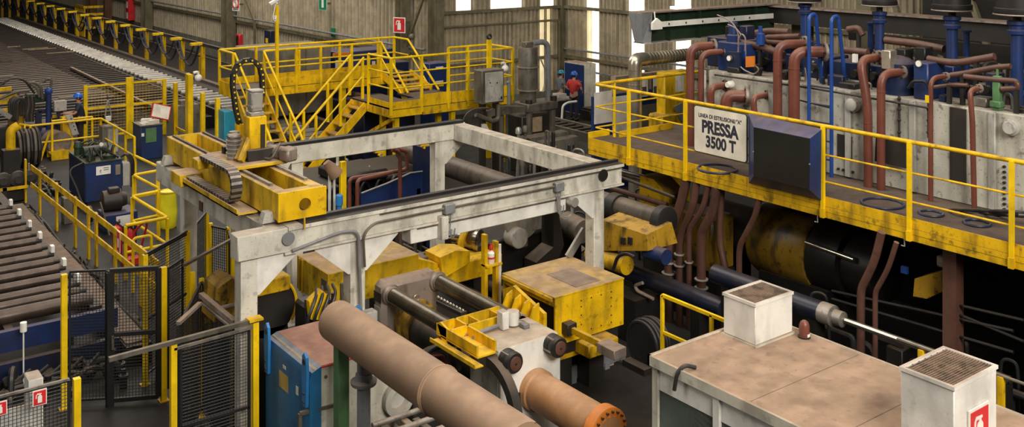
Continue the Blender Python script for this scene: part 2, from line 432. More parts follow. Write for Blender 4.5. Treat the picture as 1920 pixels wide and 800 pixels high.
y = onwall(815); hcol('hall_column', 'olive steel column where the side wall turns the corner', X1 - .3, y, .5, .4)
for pxx, lb in ((275, 'olive steel column past the red notice boards'), (200, 'rusty steel column far along the hose line'), (172, 'rusty steel column furthest along the hose line')):
    y = onwall(pxx); hcol('hall_column', lb, X1 - .35, y, .9, .5, mt='olive' if pxx > 250 else 'rust_paint')
# ---------------------------------------------------------------- gantry frame over the machine
GX0, GX1, GY0, GY1, GZ = 4.8, 11.05, 12.1, 16.65, 3.2
t = thing('gantry', 'white steel gantry frame standing over the yellow machine', 'gantry', ((GX0 + GX1) / 2, (GY0 + GY1) / 2, 0))
bw = .26
def ibeam_x(y, x0, x1, z0, z1):
    return [box(x0, x1, y - bw / 2, y + bw / 2, z0, z1, .012)]
fb = part(t, 'beam', 'white', [box(GX0 - .12, GX1 + .18, GY0 - .13, GY0 + .13, GZ - .32, GZ, .012)])
part(fb, 'flange', 'white', [box(GX0 + .55, GX1 + .2, GY0 - .16, GY0 + .16, GZ - .035, GZ + .012)])
part(fb, 'flange', 'white', [box(GX0 + .5, GX1 + .2, GY0 - .16, GY0 + .16, GZ - .34, GZ - .31)])
part(fb, 'crane_rail', 'black', [box(GX0 + .75, GX1 + .2, GY0 - .02, GY0 + .06, GZ + .012, GZ + .06), box(GX0 + .75, GX1 + .2, GY0 - .15, GY0 + .15, GZ + .012, GZ + .018)])
rb = part(t, 'beam', 'white', [box(5.15, GX1 + .15, GY1 - .13, GY1 + .13, GZ - .32, GZ, .012)])
part(rb, 'crane_rail', 'black', [box(GX0 + .4, GX1 + .1, GY1 - .14, GY1 + .02, GZ + .0, GZ + .05)])
part(t, 'beam', 'white', [box(5.15, 5.41, GY0 + .13, GY1 - .13, GZ - .33, GZ - .01, .012)])
part(t, 'beam', 'white', [box(GX1 - .13, GX1 + .13, GY0 + .13, GY1 - .13, GZ - .33, GZ - .01, .012)])
# end box, round holes and caps on the front beam
h = pY(541, 447, GY0 - .165)
part(fb, 'round_cap', 'grey_paint', [cyl(h, h + V((0, -.006, 0)), rad(12.5, h), 20)])
h = pY(1131, 328, GY0 - .165)
part(fb, 'round_cap', 'black', [cyl(h, h + V((0, -.012, 0)), rad(11, h), 20)])
# lower stiffening plate under the front beam
a = pY(768, 430, GY0 - .1).x; b_ = pY(1059, 380, GY0 - .1).x
lo = pY(768, 457, GY0 - .1).z
part(fb, 'lower_plate', 'white_clean', [box(a, b_, GY0 - .13, GY0 + .12, lo, GZ - .345, .01)])
part(fb, 'weld_strip', 'machine_grey', [box(a + .1, b_, GY0 - .142, GY0 - .132, lo + .19, lo + .205), box(a - .5, GX1 + .15, GY0 - .148, GY0 - .13, GZ - .065, GZ - .05)])
a2 = pY(828, 420, GY0 - .15)
part(fb, 'stiffener', 'white', [box(a2.x - .06, a2.x + .06, GY0 - .25, GY0 - .13, lo, lo + .33, .008)])
for (px, py) in ((840, 390), (1046, 349)):
    q = pY(px, py, GY0 - .17)
    jb = part(t, 'junction_box', 'grey_paint', [box(q.x - .085, q.x + .085, GY0 - .24, GY0 - .16, q.z - .07, q.z + .07, .01)])
    for dx in (-.03, .03): part(jb, 'cable', 'grey_paint', [tube([(q.x + dx, GY0 - .2, q.z - .07), (q.x + dx - .02, GY0 - .2, q.z - .36), (q.x + dx + .05, GY0 - .2, q.z - .45), (q.x + dx + .07, GY0 - .2, q.z - .3)], .009, 6, .06)])
q = pY(1046, 362, GY0 - .2); e = pY(1074, 378, GY0 - .2)
for o_ in (0, .03): part(t, 'cable_loop', 'steel_light', [tube([(q.x + o_, GY0 - .2, q.z - .05), (q.x + .03 + o_, GY0 - .2, q.z - .36), (q.x + .18, GY0 - .2, q.z - .44 + o_), (e.x - o_, GY0 - .2, e.z - .2), (e.x - o_, GY0 - .2, e.z)], .011, 6, .1)])
part(t, 'cable_gland', 'steel_light', [cyl((e.x, GY0 - .26, e.z), (e.x, GY0 - .1, e.z), .075, 14)])
# conduit on the front beam
cz = pY(730, 415, GY0 - .17).z; cx = pY(682, 430, GY0 - .18).x
part(t, 'conduit', 'grey_paint', [tube([pY(548, 470, GY0 - .19), pY(640, 434, GY0 - .19), pY(672, 432, GY0 - .19), (pY(678, 440, GY0 - .19).x, GY0 - .19, 1.7)], .022, 8, .12)])
part(t, 'conduit', 'machine_grey', [tube([pY(684, 500, GY0 - .19), pY(681, 440, GY0 - .19), pY(700, 418, GY0 - .19), pY(1040, 350, GY0 - .19)], .018, 8, .15)])
q = pX(377, 385, 5.145); part(t, 'name_plate', 'pipe_brown', [box(5.135, 5.15, q.y - .07, q.y + .07, q.z - .08, q.z + .06)])
# columns and gussets
def gcol(px, yy, ty, name='column', gus=(), w=.22, x=None):
    x = pY(px, 400, yy).x if x is None else x
    c = part(t, name, 'white', [box(x - w / 2, x + w / 2, yy - w / 2, yy + w / 2, 0, ty, .008)])
    part(c, 'foot_plate', 'white_grey', [box(x - .22, x + .22, yy - .22, yy + .22, 0, .025)])
    for s in gus:
        part(c, 'gusset', 'white_clean' if yy < 13 else 'white', [prism([(x + s * w / 2, ty), (x + s * (w / 2 + .52), ty), (x + s * (w / 2 + .52), ty - .05), (x + s * (w / 2 + .03), ty - .46), (x + s * w / 2, ty - .46)], 'y', yy - .1, yy - .08)])
    return x
gcol(0, GY0, GZ - .33, gus=(1,), x=GX0 + .04)
gcol(664, GY0, GZ - .33, gus=(-1, 1))
gcol(1115, GY0, GZ - .33, gus=(-1,))
gcol(820, GY1, GZ - .32, gus=(1,))
gcol(553, GY1, GZ - .32)
gcol(0, GY1, GZ - .32, x=5.65)
part(t, 'diagonal_brace', 'steel_light', [bar(pY(1096, 430, 12.6), pY(1065, 482, 12.6), .05, .13)])
part(t, 'bracket', 'white', [prism([(GX0 + 2.1, GZ), (GX0 + 2.6, GZ), (GX0 + 2.3, GZ - .5), (GX0 + 1.9, GZ - .45)], 'y', GY1 - .5, GY1 - .14)])
for px in (712, 797): 
    q = pY(px, 285, GY1 - .1); part(t, 'lamp_bracket', 'yellow', [box(q.x - .1, q.x + .1, GY1 - .1, GY1, GZ - .36, GZ - .32), box(q.x - .02, q.x + .02, GY1 - .08, GY1 - .04, GZ - .42, GZ - .36)])
# ---------------------------------------------------------------- yellow travelling carriage on the gantry
CX0, CX1, CY0, CY1, CZ0, CZ1 = 5.27, 5.93, 12.06, 16.6, 3.26, 3.63
t = thing('gantry_carriage', 'yellow travelling crane carriage resting on the white gantry beams', 'carriage', ((CX0 + CX1) / 2, (CY0 + CY1) / 2, CZ0 - .05))
part(t, 'side_beam', 'yellow_dusty', [box(CX0, CX0 + .16, CY0 + .04, CY1 - .04, CZ0, CZ1, .01)])
part(t, 'side_beam', 'yellow_dusty', [box(CX1 - .16, CX1, CY0 + .04, CY1 - .04, CZ0, CZ1, .01)])
# front end plate with a round hole
def holed(cx, cz, hw, hh, hx, hz, r, y0, y1, n=24):
    sq = []; ci = []
    for i in range(n):
        a = 2 * math.pi * i / n; c_, s_ = math.cos(a), math.sin(a)
        ci.append((hx + r * c_, hz + r * s_))
        kx = ((hw + (cx - hx)) if c_ > 0 else (hw - (cx - hx))) / max(1e-6, abs(c_)); kz = ((hh + (cz - hz)) if s_ > 0 else (hh - (cz - hz))) / max(1e-6, abs(s_))
        kk = min(kx, kz); sq.append((hx + kk * c_, hz + kk * s_))
    for cxx, czz in ((cx - hw, cz - hh), (cx + hw, cz - hh), (cx + hw, cz + hh), (cx - hw, cz + hh)):
        j = min(range(n), key=lambda i: (sq[i][0] - cxx) ** 2 + (sq[i][1] - czz) ** 2); sq[j] = (cxx, czz)
    v = [(a, y0, b) for a, b in sq] + [(a, y0, b) for a, b in ci] + [(a, y1, b) for a, b in sq] + [(a, y1, b) for a, b in ci]; f = []
    for i in range(n):
        j = (i + 1) % n; f += [(i, j, n + j, n + i), (2 * n + j, 2 * n + i, 3 * n + i, 3 * n + j), (n + i, n + j, 3 * n + j, 3 * n + i), (j, i, 2 * n + i, 2 * n + j)]
    return v, f
hh = pY(572, 383, CY0)
part(t, 'end_plate', 'yellow', [holed((CX0 + CX1) / 2, (CZ0 + CZ1) / 2, (CX1 - CX0) / 2 + .01, (CZ1 - CZ0) / 2, hh.x, hh.z, .085, CY0, CY0 + .04)])
part(t, 'end_plate', 'yellow_dusty', [box(CX0, CX1, CY1 - .04, CY1, CZ0, CZ1)])
part(t, 'top_strip', 'yellow_dusty', [box(CX0 + .16, CX1 - .16, CY0 + .04, CY0 + .2, CZ1 - .03, CZ1 - .005)])
part(t, 'belly_plate', 'machine_dark', [box(CX0 + .16, CX1 - .16, CY0 + .04, CY1 - .04, CZ0 - .0, CZ0 + .012)])
part(t, 'cross_member', 'yellow_dusty', [box(CX0 + .16, CX1 - .16, 14.7, 14.8, CZ0, CZ1 - .02)])
for x in (CX0 + .08, CX1 - .08):
    part(t, 'guide_rail', 'dark_steel', [box(x - .02, x + .02, 13.6, CY1 - .1, CZ1, CZ1 + .03)])
    part(t, 'guide_rail', 'steel', [box(x - .025, x + .025, 12.5, 13.6, CZ1, CZ1 + .035)])
for yy in (12.3, 16.35):
    for x in (CX0 - .05, CX1 + .0):
        part(t, 'bearing_block', 'white_grey', [prism([(x - .1, GZ + .02), (x + .08, GZ + .02), (x + .04, CZ0 + .1), (x - .06, CZ0 + .1)], 'y', yy - .05, yy + .08)])
q = pX(205 + 75, 400, 5.0)
# cable tray on the left of the carriage with its energy chain
part(t, 'cable_tray', 'yellow_dusty', [box(CX0 - .3, CX0 - .01, 12.75, 15.5, CZ0 - .02, CZ0 + .0), box(CX0 - .3, CX0 - .28, 12.75, 14.9, CZ0 - .02, CZ0 + .06)])
part(t, 'tray_bracket', 'yellow_dusty', [box(CX0 - .34, CX0, 14.9, 15.35, CZ0 - .08, CZ0 + .1, .01)])
ch = part(t, 'energy_chain', 'dark_steel', [box(CX0 - .24, CX0 - .1, 13.3, 15.0, CZ0 + .02, CZ0 + .045)])
path = [V((CX0 - .17, 13.3 + .055 * i, CZ0 + .05)) for i in range(30, -1, -1)]
for i in range(1, 16): a = math.pi * i / 16; path.append(V((CX0 - .17, 13.3 - .21 * math.sin(a), CZ0 + .26 - .21 * math.cos(a))))
path += [V((CX0 - .17, 13.3 + .055 * i, CZ0 + .47)) for i in range(1, 20)]
for i in range(len(path) - 1):
    part(ch, 'chain_link', 'steel' if i % 2 else 'dark_steel', [bar(path[i], path[i + 1], .15, .05, up=(1, 0, 0) if False else (0, 0, 1) if abs((path[i+1]-path[i]).normalized().z) < .9 else (0, 1, 0))])
part(t, 'chain_bracket', 'yellow_dusty', [box(CX0 - .28, CX0 + .1, 14.3, 14.55, CZ1 - .08, CZ1 + .06, .01)])
# trolley with mast
ty = 13.85; mx = 5.68
part(t, 'trolley_plate', 'yellow_dusty', [box(CX0 - .05, CX1 + .08, ty - .4, ty + .75, CZ1 + .035, CZ1 + .09, .01)])
mb = CZ1 + .09
mast = part(t, 'mast', 'yellow', [box(mx - .13, mx + .13, ty - .12, ty + .14, mb, mb + .62, .015)])
part(mast, 'mast_rail', 'dark_steel', [box(mx + .03, mx + .09, ty - .15, ty - .12, mb + .05, mb + .5)])
part(mast, 'cylinder_head', 'steel_light', [box(mx - .105, mx + .105, ty - .1, ty + .11, mb + .62, mb + .68, .01), box(mx - .09, mx + .09, ty - .085, ty + .095, mb + .68, mb + .97, .02), box(mx - .1, mx + .1, ty - .095, ty + .1, mb + .74, mb + .77), box(mx - .1, mx + .1, ty - .095, ty + .1, mb + .97, mb + 1.0, .005)])
part(t, 'mast_base', 'dark_steel', [box(mx - .2, mx + .2, ty - .22, ty + .22, mb, mb + .16, .01)])
for yy in (ty + .3, ty + .42):
    part(t, 'lever', 'yellow_worn', [bar((mx - .3, yy - .5, mb + .02), (mx - .1, yy - .35, mb + .3), .07, .08)])
mo = part(t, 'gear_motor', 'steel', [cyl((mx - .28, ty + .1, mb), (mx - .28, ty + .1, mb + .3), .1, 16), box(mx - .37, mx - .19, ty + .02, ty + .2, mb + .3, mb + .36, .02)])
part(mo, 'cooling_fin', 'steel_light', [cyl((mx - .28, ty + .1, mb + .06 * i + .03), (mx - .28, ty + .1, mb + .06 * i + .045), .115, 16) for i in range(5)])
part(t, 'gear_motor', 'steel', [cyl((mx - .2, ty + .3, mb), (mx - .2, ty + .3, mb + .36), .075, 14)])
q0 = V((CX1 + .05, ty - .05, CZ1 + .17)); 
mo = part(t, 'drive_motor', 'platen', [cyl(q0 + V((-.1, 0, 0)), q0 + V((.02, -.3, 0)), .1, 12), bar(q0 + V((.0, -.26, 0)), q0 + V((.07, -.45, -.0)), .22, .2, c=.03)])
part(mo, 'motor_flange', 'steel', [cyl(q0 + V((-.13, .06, 0)), q0 + V((-.1, 0, 0)), .14, 14)])
part(t, 'hose', 'machine_grey', [tube([(mx + .05, ty - .2, mb + .02), (mx + .1, ty - .35, mb + .02), (mx + .22, ty - .3, mb + .18), (mx + .3, ty - .2, mb + .2)], .02, 8, .1)])
# upright energy chain arching over the mast
ch = part(t, 'upright_energy_chain', 'black', [bar((mx - .22, ty + .55, mb - .02), (mx - .22, ty + .55, mb + .1), .12, .1)])
cp = [pY(p[0], p[1], ty + .5) for p in ((449, 235), (441, 200), (436, 160), (437, 138), (445, 122), (456, 114), (468, 112), (479, 116), (487, 126), (491, 142), (492, 165), (492, 185))]
sm = []
for i in range(len(cp) - 1):
    n = max(1, int((cp[i + 1] - cp[i]).length / .04))
    for j in range(n): sm.append(cp[i].lerp(cp[i + 1], j / n))
for i in range(len(sm) - 1):
    lk = part(ch, 'chain_link', 'black', [bar(sm[i], sm[i + 1], .062, .085, up=(0, 1, 0))])
    if i % 2 == 0: 
        m_ = (sm[i] + sm[i + 1]) / 2; part(t, 'chain_pin', 'yellow_clean', [box(m_.x - .012, m_.x + .012, m_.y - .055, m_.y - .042, m_.z - .012, m_.z + .012)])
part(t, 'chain_foot', 'yellow', [box(cp[0].x - .05, cp[0].x + .05, cp[0].y - .06, cp[0].y + .06, mb - .02, cp[0].z + .02)])
part(t, 'sensor_rod', 'yellow', [cyl(pY(571, 408, GY0 - .19), pY(571, 428, GY0 - .19), .012, 8)])
# ================================================================ foreground machine (X 7.3 - 8.4)
# rear platen
t = thing('rear_platen', 'dusty steel rear platen block carrying two dark tie rods', 'machine', (7.83, 13.15, 0))
part(t, 'block', 'platen', [box(7.33, 8.34, 13.0, 13.32, .35, 1.75, .07)])
part(t, 'pedestal', 'machine_dark', [box(7.45, 8.2, 13.0, 13.3, 0, .35)])
part(t, 'name_plate', 'steel_light', [box(7.322, 7.33, 13.08, 13.26, 1.18, 1.38)])
part(t, 'name_plate', 'machine_dark', [box(7.322, 7.33, 13.06, 13.27, 1.45, 1.6)])
ring = part(t, 'ram_ring', 'yellow_oily', [lathe((7.85, 13.0, 1.1), (7.85, 12.0, 1.1), [(0, .34), (.14, .34), (.16, .3), (.3, .3)], 24)])
part(t, 'ram', 'dark_steel', [cyl((7.85, 12.7, 1.05), (7.85, 10.9, 1.0), .26, 24)])
part(t, 'lifting_eye', 'steel', [torus((7.85, 12.9, 1.47), (0, 1, 0), .045, .012, 12, 6)])
# white front block
BX0, BX1, BY0, BY1, BZ = 7.42, 8.4, 10.15, 10.85, 1.7
t = thing('front_block', 'white press block with dusty top and four round black nuts', 'machine', ((BX0 + BX1) / 2, (BY0 + BY1) / 2, 0))
part(t, 'block', 'cream', [box(BX0, BX1, BY0 + .03, BY1, .25, BZ - .002, .02)])
part(t, 'front_plate', 'white_clean', [prism([(BX0, .3), (BX1, .3), (BX1, BZ - .06), (BX1 - .1, BZ), (BX0 + .3, BZ), (BX0, BZ - .1)], 'y', BY0, BY0 + .03)])
part(t, 'side_panel', 'white_grey', [box(BX0 - .012, BX0, BY0 + .05, BY1 - .05, .6, BZ - .05)])
part(t, 'pedestal', 'machine_dark', [box(BX0 + .1, BX1 - .1, BY0 + .05, BY1 - .05, 0, .26)])
for (px, py) in ((960, 678), (1044, 649)):
    c = pY(px, py, BY0 - .12); r_ = .135
    for zz in ((c.z,) ):
        nut = part(t, 'tie_rod_nut', 'black', [lathe((c.x, BY0, zz), (c.x, BY0 - 1, zz), [(0, r_), (.07, r_), (.085, r_ * .93), (.11, r_), (.17, r_), (.19, r_ * .9)], 24)])
        part(nut, 'rod_end', 'pipe_brown', [lathe((c.x, BY0 - .19, zz), (c.x, BY0 - 1, zz), [(0, r_ * .66), (.012, r_ * .66), (.016, r_ * .6)], 20)])
        part(nut, 'centre_bolt', 'black', [cyl((c.x, BY0 - .2, zz), (c.x, BY0 - .215, zz), .014, 8)])
        for a in (2.2, 3.4): part(nut, 'key_slot', 'steel', [bar((c.x + r_ * math.cos(a), BY0 - .01, zz + r_ * math.sin(a)), (c.x + r_ * math.cos(a), BY0 - .15, zz + r_ * math.sin(a)), .02, .02)])
for (px, py) in ((720, 545), (808, 520)):
    c = pY(px + 12, py + 6, 13.0)
    rod = part(t, 'tie_rod', 'shaft', [cyl((c.x, 12.98, c.z), (c.x, 10.86, c.z - .0), .115, 24)])
    part(rod, 'rod_collar', 'platen', [lathe((c.x, 13.0, c.z), (c.x, 12, c.z), [(0, .15), (.04, .15), (.06, .125), (.1, .125)], 20)])
    part(rod, 'rod_collar', 'tan_duct', [cyl((c.x, 10.86, c.z), (c.x, 11.0, c.z), .14, 20)])
# roller chain strip between the tie rods
cs = part(t, 'roller_strip', 'machine_dark', [bar(pY(823, 565, 12.0), pY(870, 588, 11.4), .1, .05)])
a, b_ = pY(822, 560, 12.0), pY(868, 585, 11.45)
for i in range(9): part(cs, 'roller', 'chrome', [sphere(a.lerp(b_, i / 8) + V((0, 0, .02)), .028, 8)])
# yellow walkway frame over the block
YZ = 1.72
def ch_(p, q, w, hgt, z=YZ): return bar((p[0], p[1], z), (q[0], q[1], z), w, hgt)
fr = part(t, 'service_frame', 'yellow', [box(BX0 - .28, BX1 - .25, BY1 + .32, BY1 + .34, BZ - .1, BZ + .1), box(BX0 - .28, BX1 - .25, BY1 + .02, BY1 + .05, BZ - .05, BZ + .1), box(BX0 - .3, BX0 - .27, BY1 - .6, BY1 + .34, BZ - .02, BZ + .1),
      box(BX0 - .3, BX0 - .02, BY1 - .62, BY1 + .34, BZ - .05, BZ - .03), box(BX0 - .02, BX0 + .01, BY1 - .6, BY1 + .34, BZ - .05, BZ + .1)])
for x in (BX0 + .2, BX0 + .55): part(fr, 'rib', 'yellow', [box(x, x + .02, BY1 + .05, BY1 + .32, BZ - .08, BZ + .09)])
part(fr, 'drip_tray', 'yellow', [box(BX0 - .42, BX0 - .3, BY1 - .75, BY1 + .3, BZ - .1, BZ - .085), box(BX0 - .43, BX0 - .415, BY1 - .75, BY1 + .3, BZ - .1, BZ - .05)])
part(fr, 'lug', 'yellow', [prism([(BY1 + .2, BZ - .1), (BY1 + .32, BZ + .1), (BY1 + .25, BZ + .14), (BY1 + .1, BZ + .1), (BY1 + .1, BZ - .1)], 'x', BX0 - .3, BX0 - .27)])
for x in (BX0 - .25, BX0 - .1): part(fr, 'guide_pin', 'dark_steel', [cyl((x, BY1 + .1, BZ - .5), (x, BY1 + .1, BZ - .06), .03, 10)])
part(t, 'side_guard', 'dark_steel', [tr(prism([(0.62 * math.cos(a_), .62 * math.sin(a_)) for a_ in [math.radians(90 * i / 10) for i in range(11)]] + [(.5 * math.cos(a_), .5 * math.sin(a_)) for a_ in [math.radians(90 - 90 * i / 10) for i in range(11)]], 'x', -.12, .0), Matrix.Translation((BX0 - .02, BY0 + .12, 1.0)) @ Matrix.Diagonal((1, -1, 1, 1)))])
# valve group on top of the white block
v = thing('valve_group', 'small white valve group with conduit on the white block', 'valve', (7.75, 10.72, BZ + .001))
q = pz(955, 612, BZ)
part(v, 'valve_body', 'white_clean', [box(q.x - .16, q.x - .05, q.y - .07, q.y + .07, BZ, BZ + .24, .01)])
part(v, 'solenoid', 'white_clean', [cyl((q.x + .06, q.y, BZ + .02), (q.x + .06, q.y, BZ + .2), .085, 14)])
part(v, 'sensor_box', 'grey_paint', [box(q.x + .1, q.x + .2, q.y - .2, q.y - .08, BZ, BZ + .06, .008)])
part(v, 'conduit', 'grey_paint', [tube([(BX0 - .01, BY1 - .12, BZ - .4), (BX0 - .01, BY1 - .12, BZ + .03), (q.x - .12, BY1 - .1, BZ + .04), (q.x + .1, q.y - .05, BZ + .03)], .028, 8, .08)])
part(v, 'cable', 'machine_grey', [torus((q.x + .14, q.y + .02, BZ + .12), (1, .5, 0), .055, .008, 14, 6), tube([(q.x + .15, q.y - .08, BZ + .03), (q.x + .26, q.y - .04, BZ + .02), (q.x + .24, q.y + .06, BZ + .015), (q.x + .1, q.y + .04, BZ + .05)], .006, 6, .05)])
# orange tube with bolted flange
t = thing('orange_tube', 'dusty orange round tube with bolted orange end flange beneath the white block', 'tube', (7.95, 9.3, 0))
c0 = pY(1003, 728, BY0); ax = V((0, -1, 0)); TL = 1.28; tr_ = .24
tz = c0.z; txx = c0.x
part(t, 'barrel', 'orange_tube', [lathe((txx, BY0, tz), (txx, BY0 - 1, tz), [(0, tr_ * 1.1), (.1, tr_ * 1.1), (.12, tr_), (TL, tr_)], 36)])
flg = part(t, 'flange', 'orange', [lathe((txx, BY0 - TL, tz), (txx, BY0 - 3, tz), [(0, tr_ * 1.2), (.14, tr_ * 1.2), (.15, tr_ * 1.14), (.155, tr_ * .95), (.156, tr_ * .95)], 36)])
part(t, 'end_disc', 'orange_tube', [cyl((txx, BY0 - TL - .15, tz), (txx, BY0 - TL - .165, tz), tr_ * .8, 28)])
for i in range(18):
    a = 2 * math.pi * i / 18; x, z = txx + tr_ * 1.02 * math.cos(a), tz + tr_ * 1.02 * math.sin(a)
    part(flg, 'bolt', 'dark_steel', [cyl((x, BY0 - TL - .15, z), (x, BY0 - TL - .18, z), .016, 6)])
part(t, 'saddle', 'machine_dark', [box(txx - .22, txx + .22, BY0 - 1.0, BY0 - .8, 0, tz - tr_ * .7)])
part(t, 'hose', 'black', [tube([(txx - .3, BY0 - .05, tz + .05), (txx - .32, BY0 - .1, tz - .2), (txx - .2, BY0 - .15, tz - .5)], .02, 8, .1)])
# ---------------------------------------------------------------- yellow counterweight box
t = thing('yellow_housing', 'yellow sheet metal housing with dusty top and riveted front panel', 'housing', (10.0, 12.0, 0))
HX0, HX1, HY0, HY1, HZ0, HZ1 = 9.3, 10.68, 11.35, 12.66, .93, 1.6
part(t, 'front_panel', 'yellow', [box(HX0, HX1, HY0, HY0 + .03, HZ0 - .04, HZ1 - .005)])
part(t, 'top_panel', 'yellow_dusty', [box(HX0 - .02, HX1 + .01, HY0 - .01, HY1, HZ1 - .005, HZ1 + .02, .004)])
part(t, 'back_panel', 'yellow_worn', [box(HX0, HX1, HY1 - .03, HY1, HZ0, HZ1 - .005)])
part(t, 'side_panel', 'yellow_worn', [box(HX1 - .03, HX1, HY0 + .03, HY1 - .03, HZ0, HZ1 - .005)])
part(t, 'side_rail', 'yellow_worn', [box(HX0, HX0 + .04, HY0 + .03, HY1 - .03, HZ1 - .14, HZ1 - .005), box(HX0 - .06, HX0 - .02, HY0 + .03, HY1 - .03, HZ1 - .05, HZ1 - .0)])
part(t, 'inner_block', 'machine_dark', [box(HX0 + .12, HX1 - .06, HY0 + .06, HY1 - .06, .7, HZ1 - .03)])
part(t, 'rubber_mat', 'platen', [box(HX0 + .5, HX0 + 1.0, HY0 + .12, HY0 + .82, HZ1 + .02, HZ1 + .028)])
ap = part(t, 'access_cover', 'yellow', [box(9.78, 10.43, HY0 - .008, HY0, HZ0 + .04, HZ1 - .12)])
for x in (9.8, 10.0, 10.2, 10.41):
    for z in (HZ0 + .06, HZ1 - .14): part(ap, 'rivet', 'machine_dark', [cyl((x, HY0 - .008, z), (x, HY0 - .016, z), .011, 6)])
for x in (9.8, 10.41):
    for z in (1.1, 1.24, 1.37): part(ap, 'rivet', 'machine_dark', [cyl((x, HY0 - .008, z), (x, HY0 - .016, z), .011, 6)])
part(t, 'small_cover', 'yellow', [box(9.48, 9.72, HY0 - .008, HY0, HZ0 + .02, 1.2)])
part(t, 'lower_frame', 'yellow_worn', [box(9.75, 10.35, 11.1, 11.45, .66, .86, .02), box(9.3, 10.4, 11.45, 12.5, .6, .93)])
part(t, 'support_leg', 'machine_dark', [box(9.45, 9.75, 11.5, 12.4, 0, .6)])
part(t, 'support_leg', 'machine_dark', [box(10.1, 10.4, 11.5, 12.4, 0, .6)])
part(t, 'limit_arm', 'yellow_worn', [bar((9.52, 11.35, 1.12), (9.52, 10.45, 1.12), .06, .09)])
part(t, 'arm_clamp', 'machine_dark', [box(9.42, 9.6, 11.2, 11.35, 1.05, 1.22, .01)])
part(t, 'arm_head', 'platen', [box(9.4, 9.64, 10.18, 10.55, 1.05, 1.19, .01)])
# ribbed bracket left of the housing
t = thing('ribbed_bracket', 'yellow ribbed bracket bolted between tie rods and yellow housing', 'bracket', (9.0, 12.0, 0))
part(t, 'base', 'yellow_worn', [box(8.55, 9.2, 11.4, 12.3, .7, 1.05, .03), box(8.7, 9.1, 11.5, 12.2, 0, .7)])
part(t, 'plate', 'yellow', [prism([(11.35, 1.0), (12.35, 1.0), (12.35, 1.5), (12.1, 1.62), (11.35, 1.42)], 'x', 9.08, 9.14)])
for i in range(4): part(t, 'rib', 'yellow', [prism([(8.75, 1.0), (9.08, 1.0), (9.08, 1.55), (8.98, 1.5)], 'y', 11.45 + .22 * i, 11.48 + .22 * i)])
# grey perforated track on the floor
t = thing('floor_track', 'grey slotted floor track running beside the yellow housing', 'track', pz(1120, 690, 0))
a, b_ = pz(1040, 712, .15), pz(1165, 660, .15)
part(t, 'rail', 'grey_paint', [bar(a, b_, .05, .2)])
part(t, 'rail', 'grey_paint', [bar(a + V((-.15, .5, 0)), b_ + V((-.15, .5, 0)), .05, .2)])
for i in range(5): 
    p = a.lerp(b_, i / 4); part(t, 'tie', 'grey_paint', [bar(p, p + V((-.15, .5, 0)), .08, .12), box(p.x - .05, p.x + .05, p.y - .05, p.y + .05, 0, .1)])
# ---------------------------------------------------------------- large tan duct with its posts
dz = 2.5; p0 = pz(628, 606, dz); p1 = pz(985, 830, dz); dx = 5.27
t = thing('exhaust_duct', 'large tan dusty round duct crossing the foreground on posts', 'duct', (dx, p0.y - 1.5, 0))
ya = pX(630, 604, dx).y; R_ = .236
yb = ya - 3.6
part(t, 'duct_run', 'tan_duct', [lathe((dx, ya, dz), (dx, ya - 1, dz), [(0, R_ * .9), (.02, R_ * .985), (.2, R_ * .985), (.21, R_), (1.25, R_), (1.255, R_ * 1.004), (2.2, R_ * 1.004), (2.21, R_ * 1.03), (2.24, R_ * 1.03), (2.25, R_ * .98), (3.6, R_ * .98)], 40)])
part(t, 'joint_band', 'tan_duct', [torus((dx, ya - 2.22, dz), (0, 1, 0), R_ * 1.03, .012, 32, 6)])
part(t, 'seam', 'tan_duct', [bar((dx + .12, ya - 2.25, dz + R_ * .83), (dx + .12, yb, dz + R_ * .83), .012, .012)])
part(t, 'end_cap', 'tan_duct', [cyl((dx, ya + .01, dz), (dx, ya, dz), R_ * .88, 32)])
gx = dx
yy = pX(640, 700, gx).y; part(t, 'green_post', 'green_paint', [box(gx - .07, gx + .07, yy - .07, yy + .07, 0, dz - R_ * .9, .01)])
yy = pX(682, 700, gx).y; gp = part(t, 'grey_post', 'grey_paint', [cyl((gx, yy, 0), (gx, yy, dz - R_ * .9), .075, 16)])
part(gp, 'collar', 'grey_paint', [lathe((gx, yy, dz - R_ - .28), (gx, yy, dz), [(0, .08), (.02, .14), (.06, .15), (.08, .1), (.14, .09)], 16)])
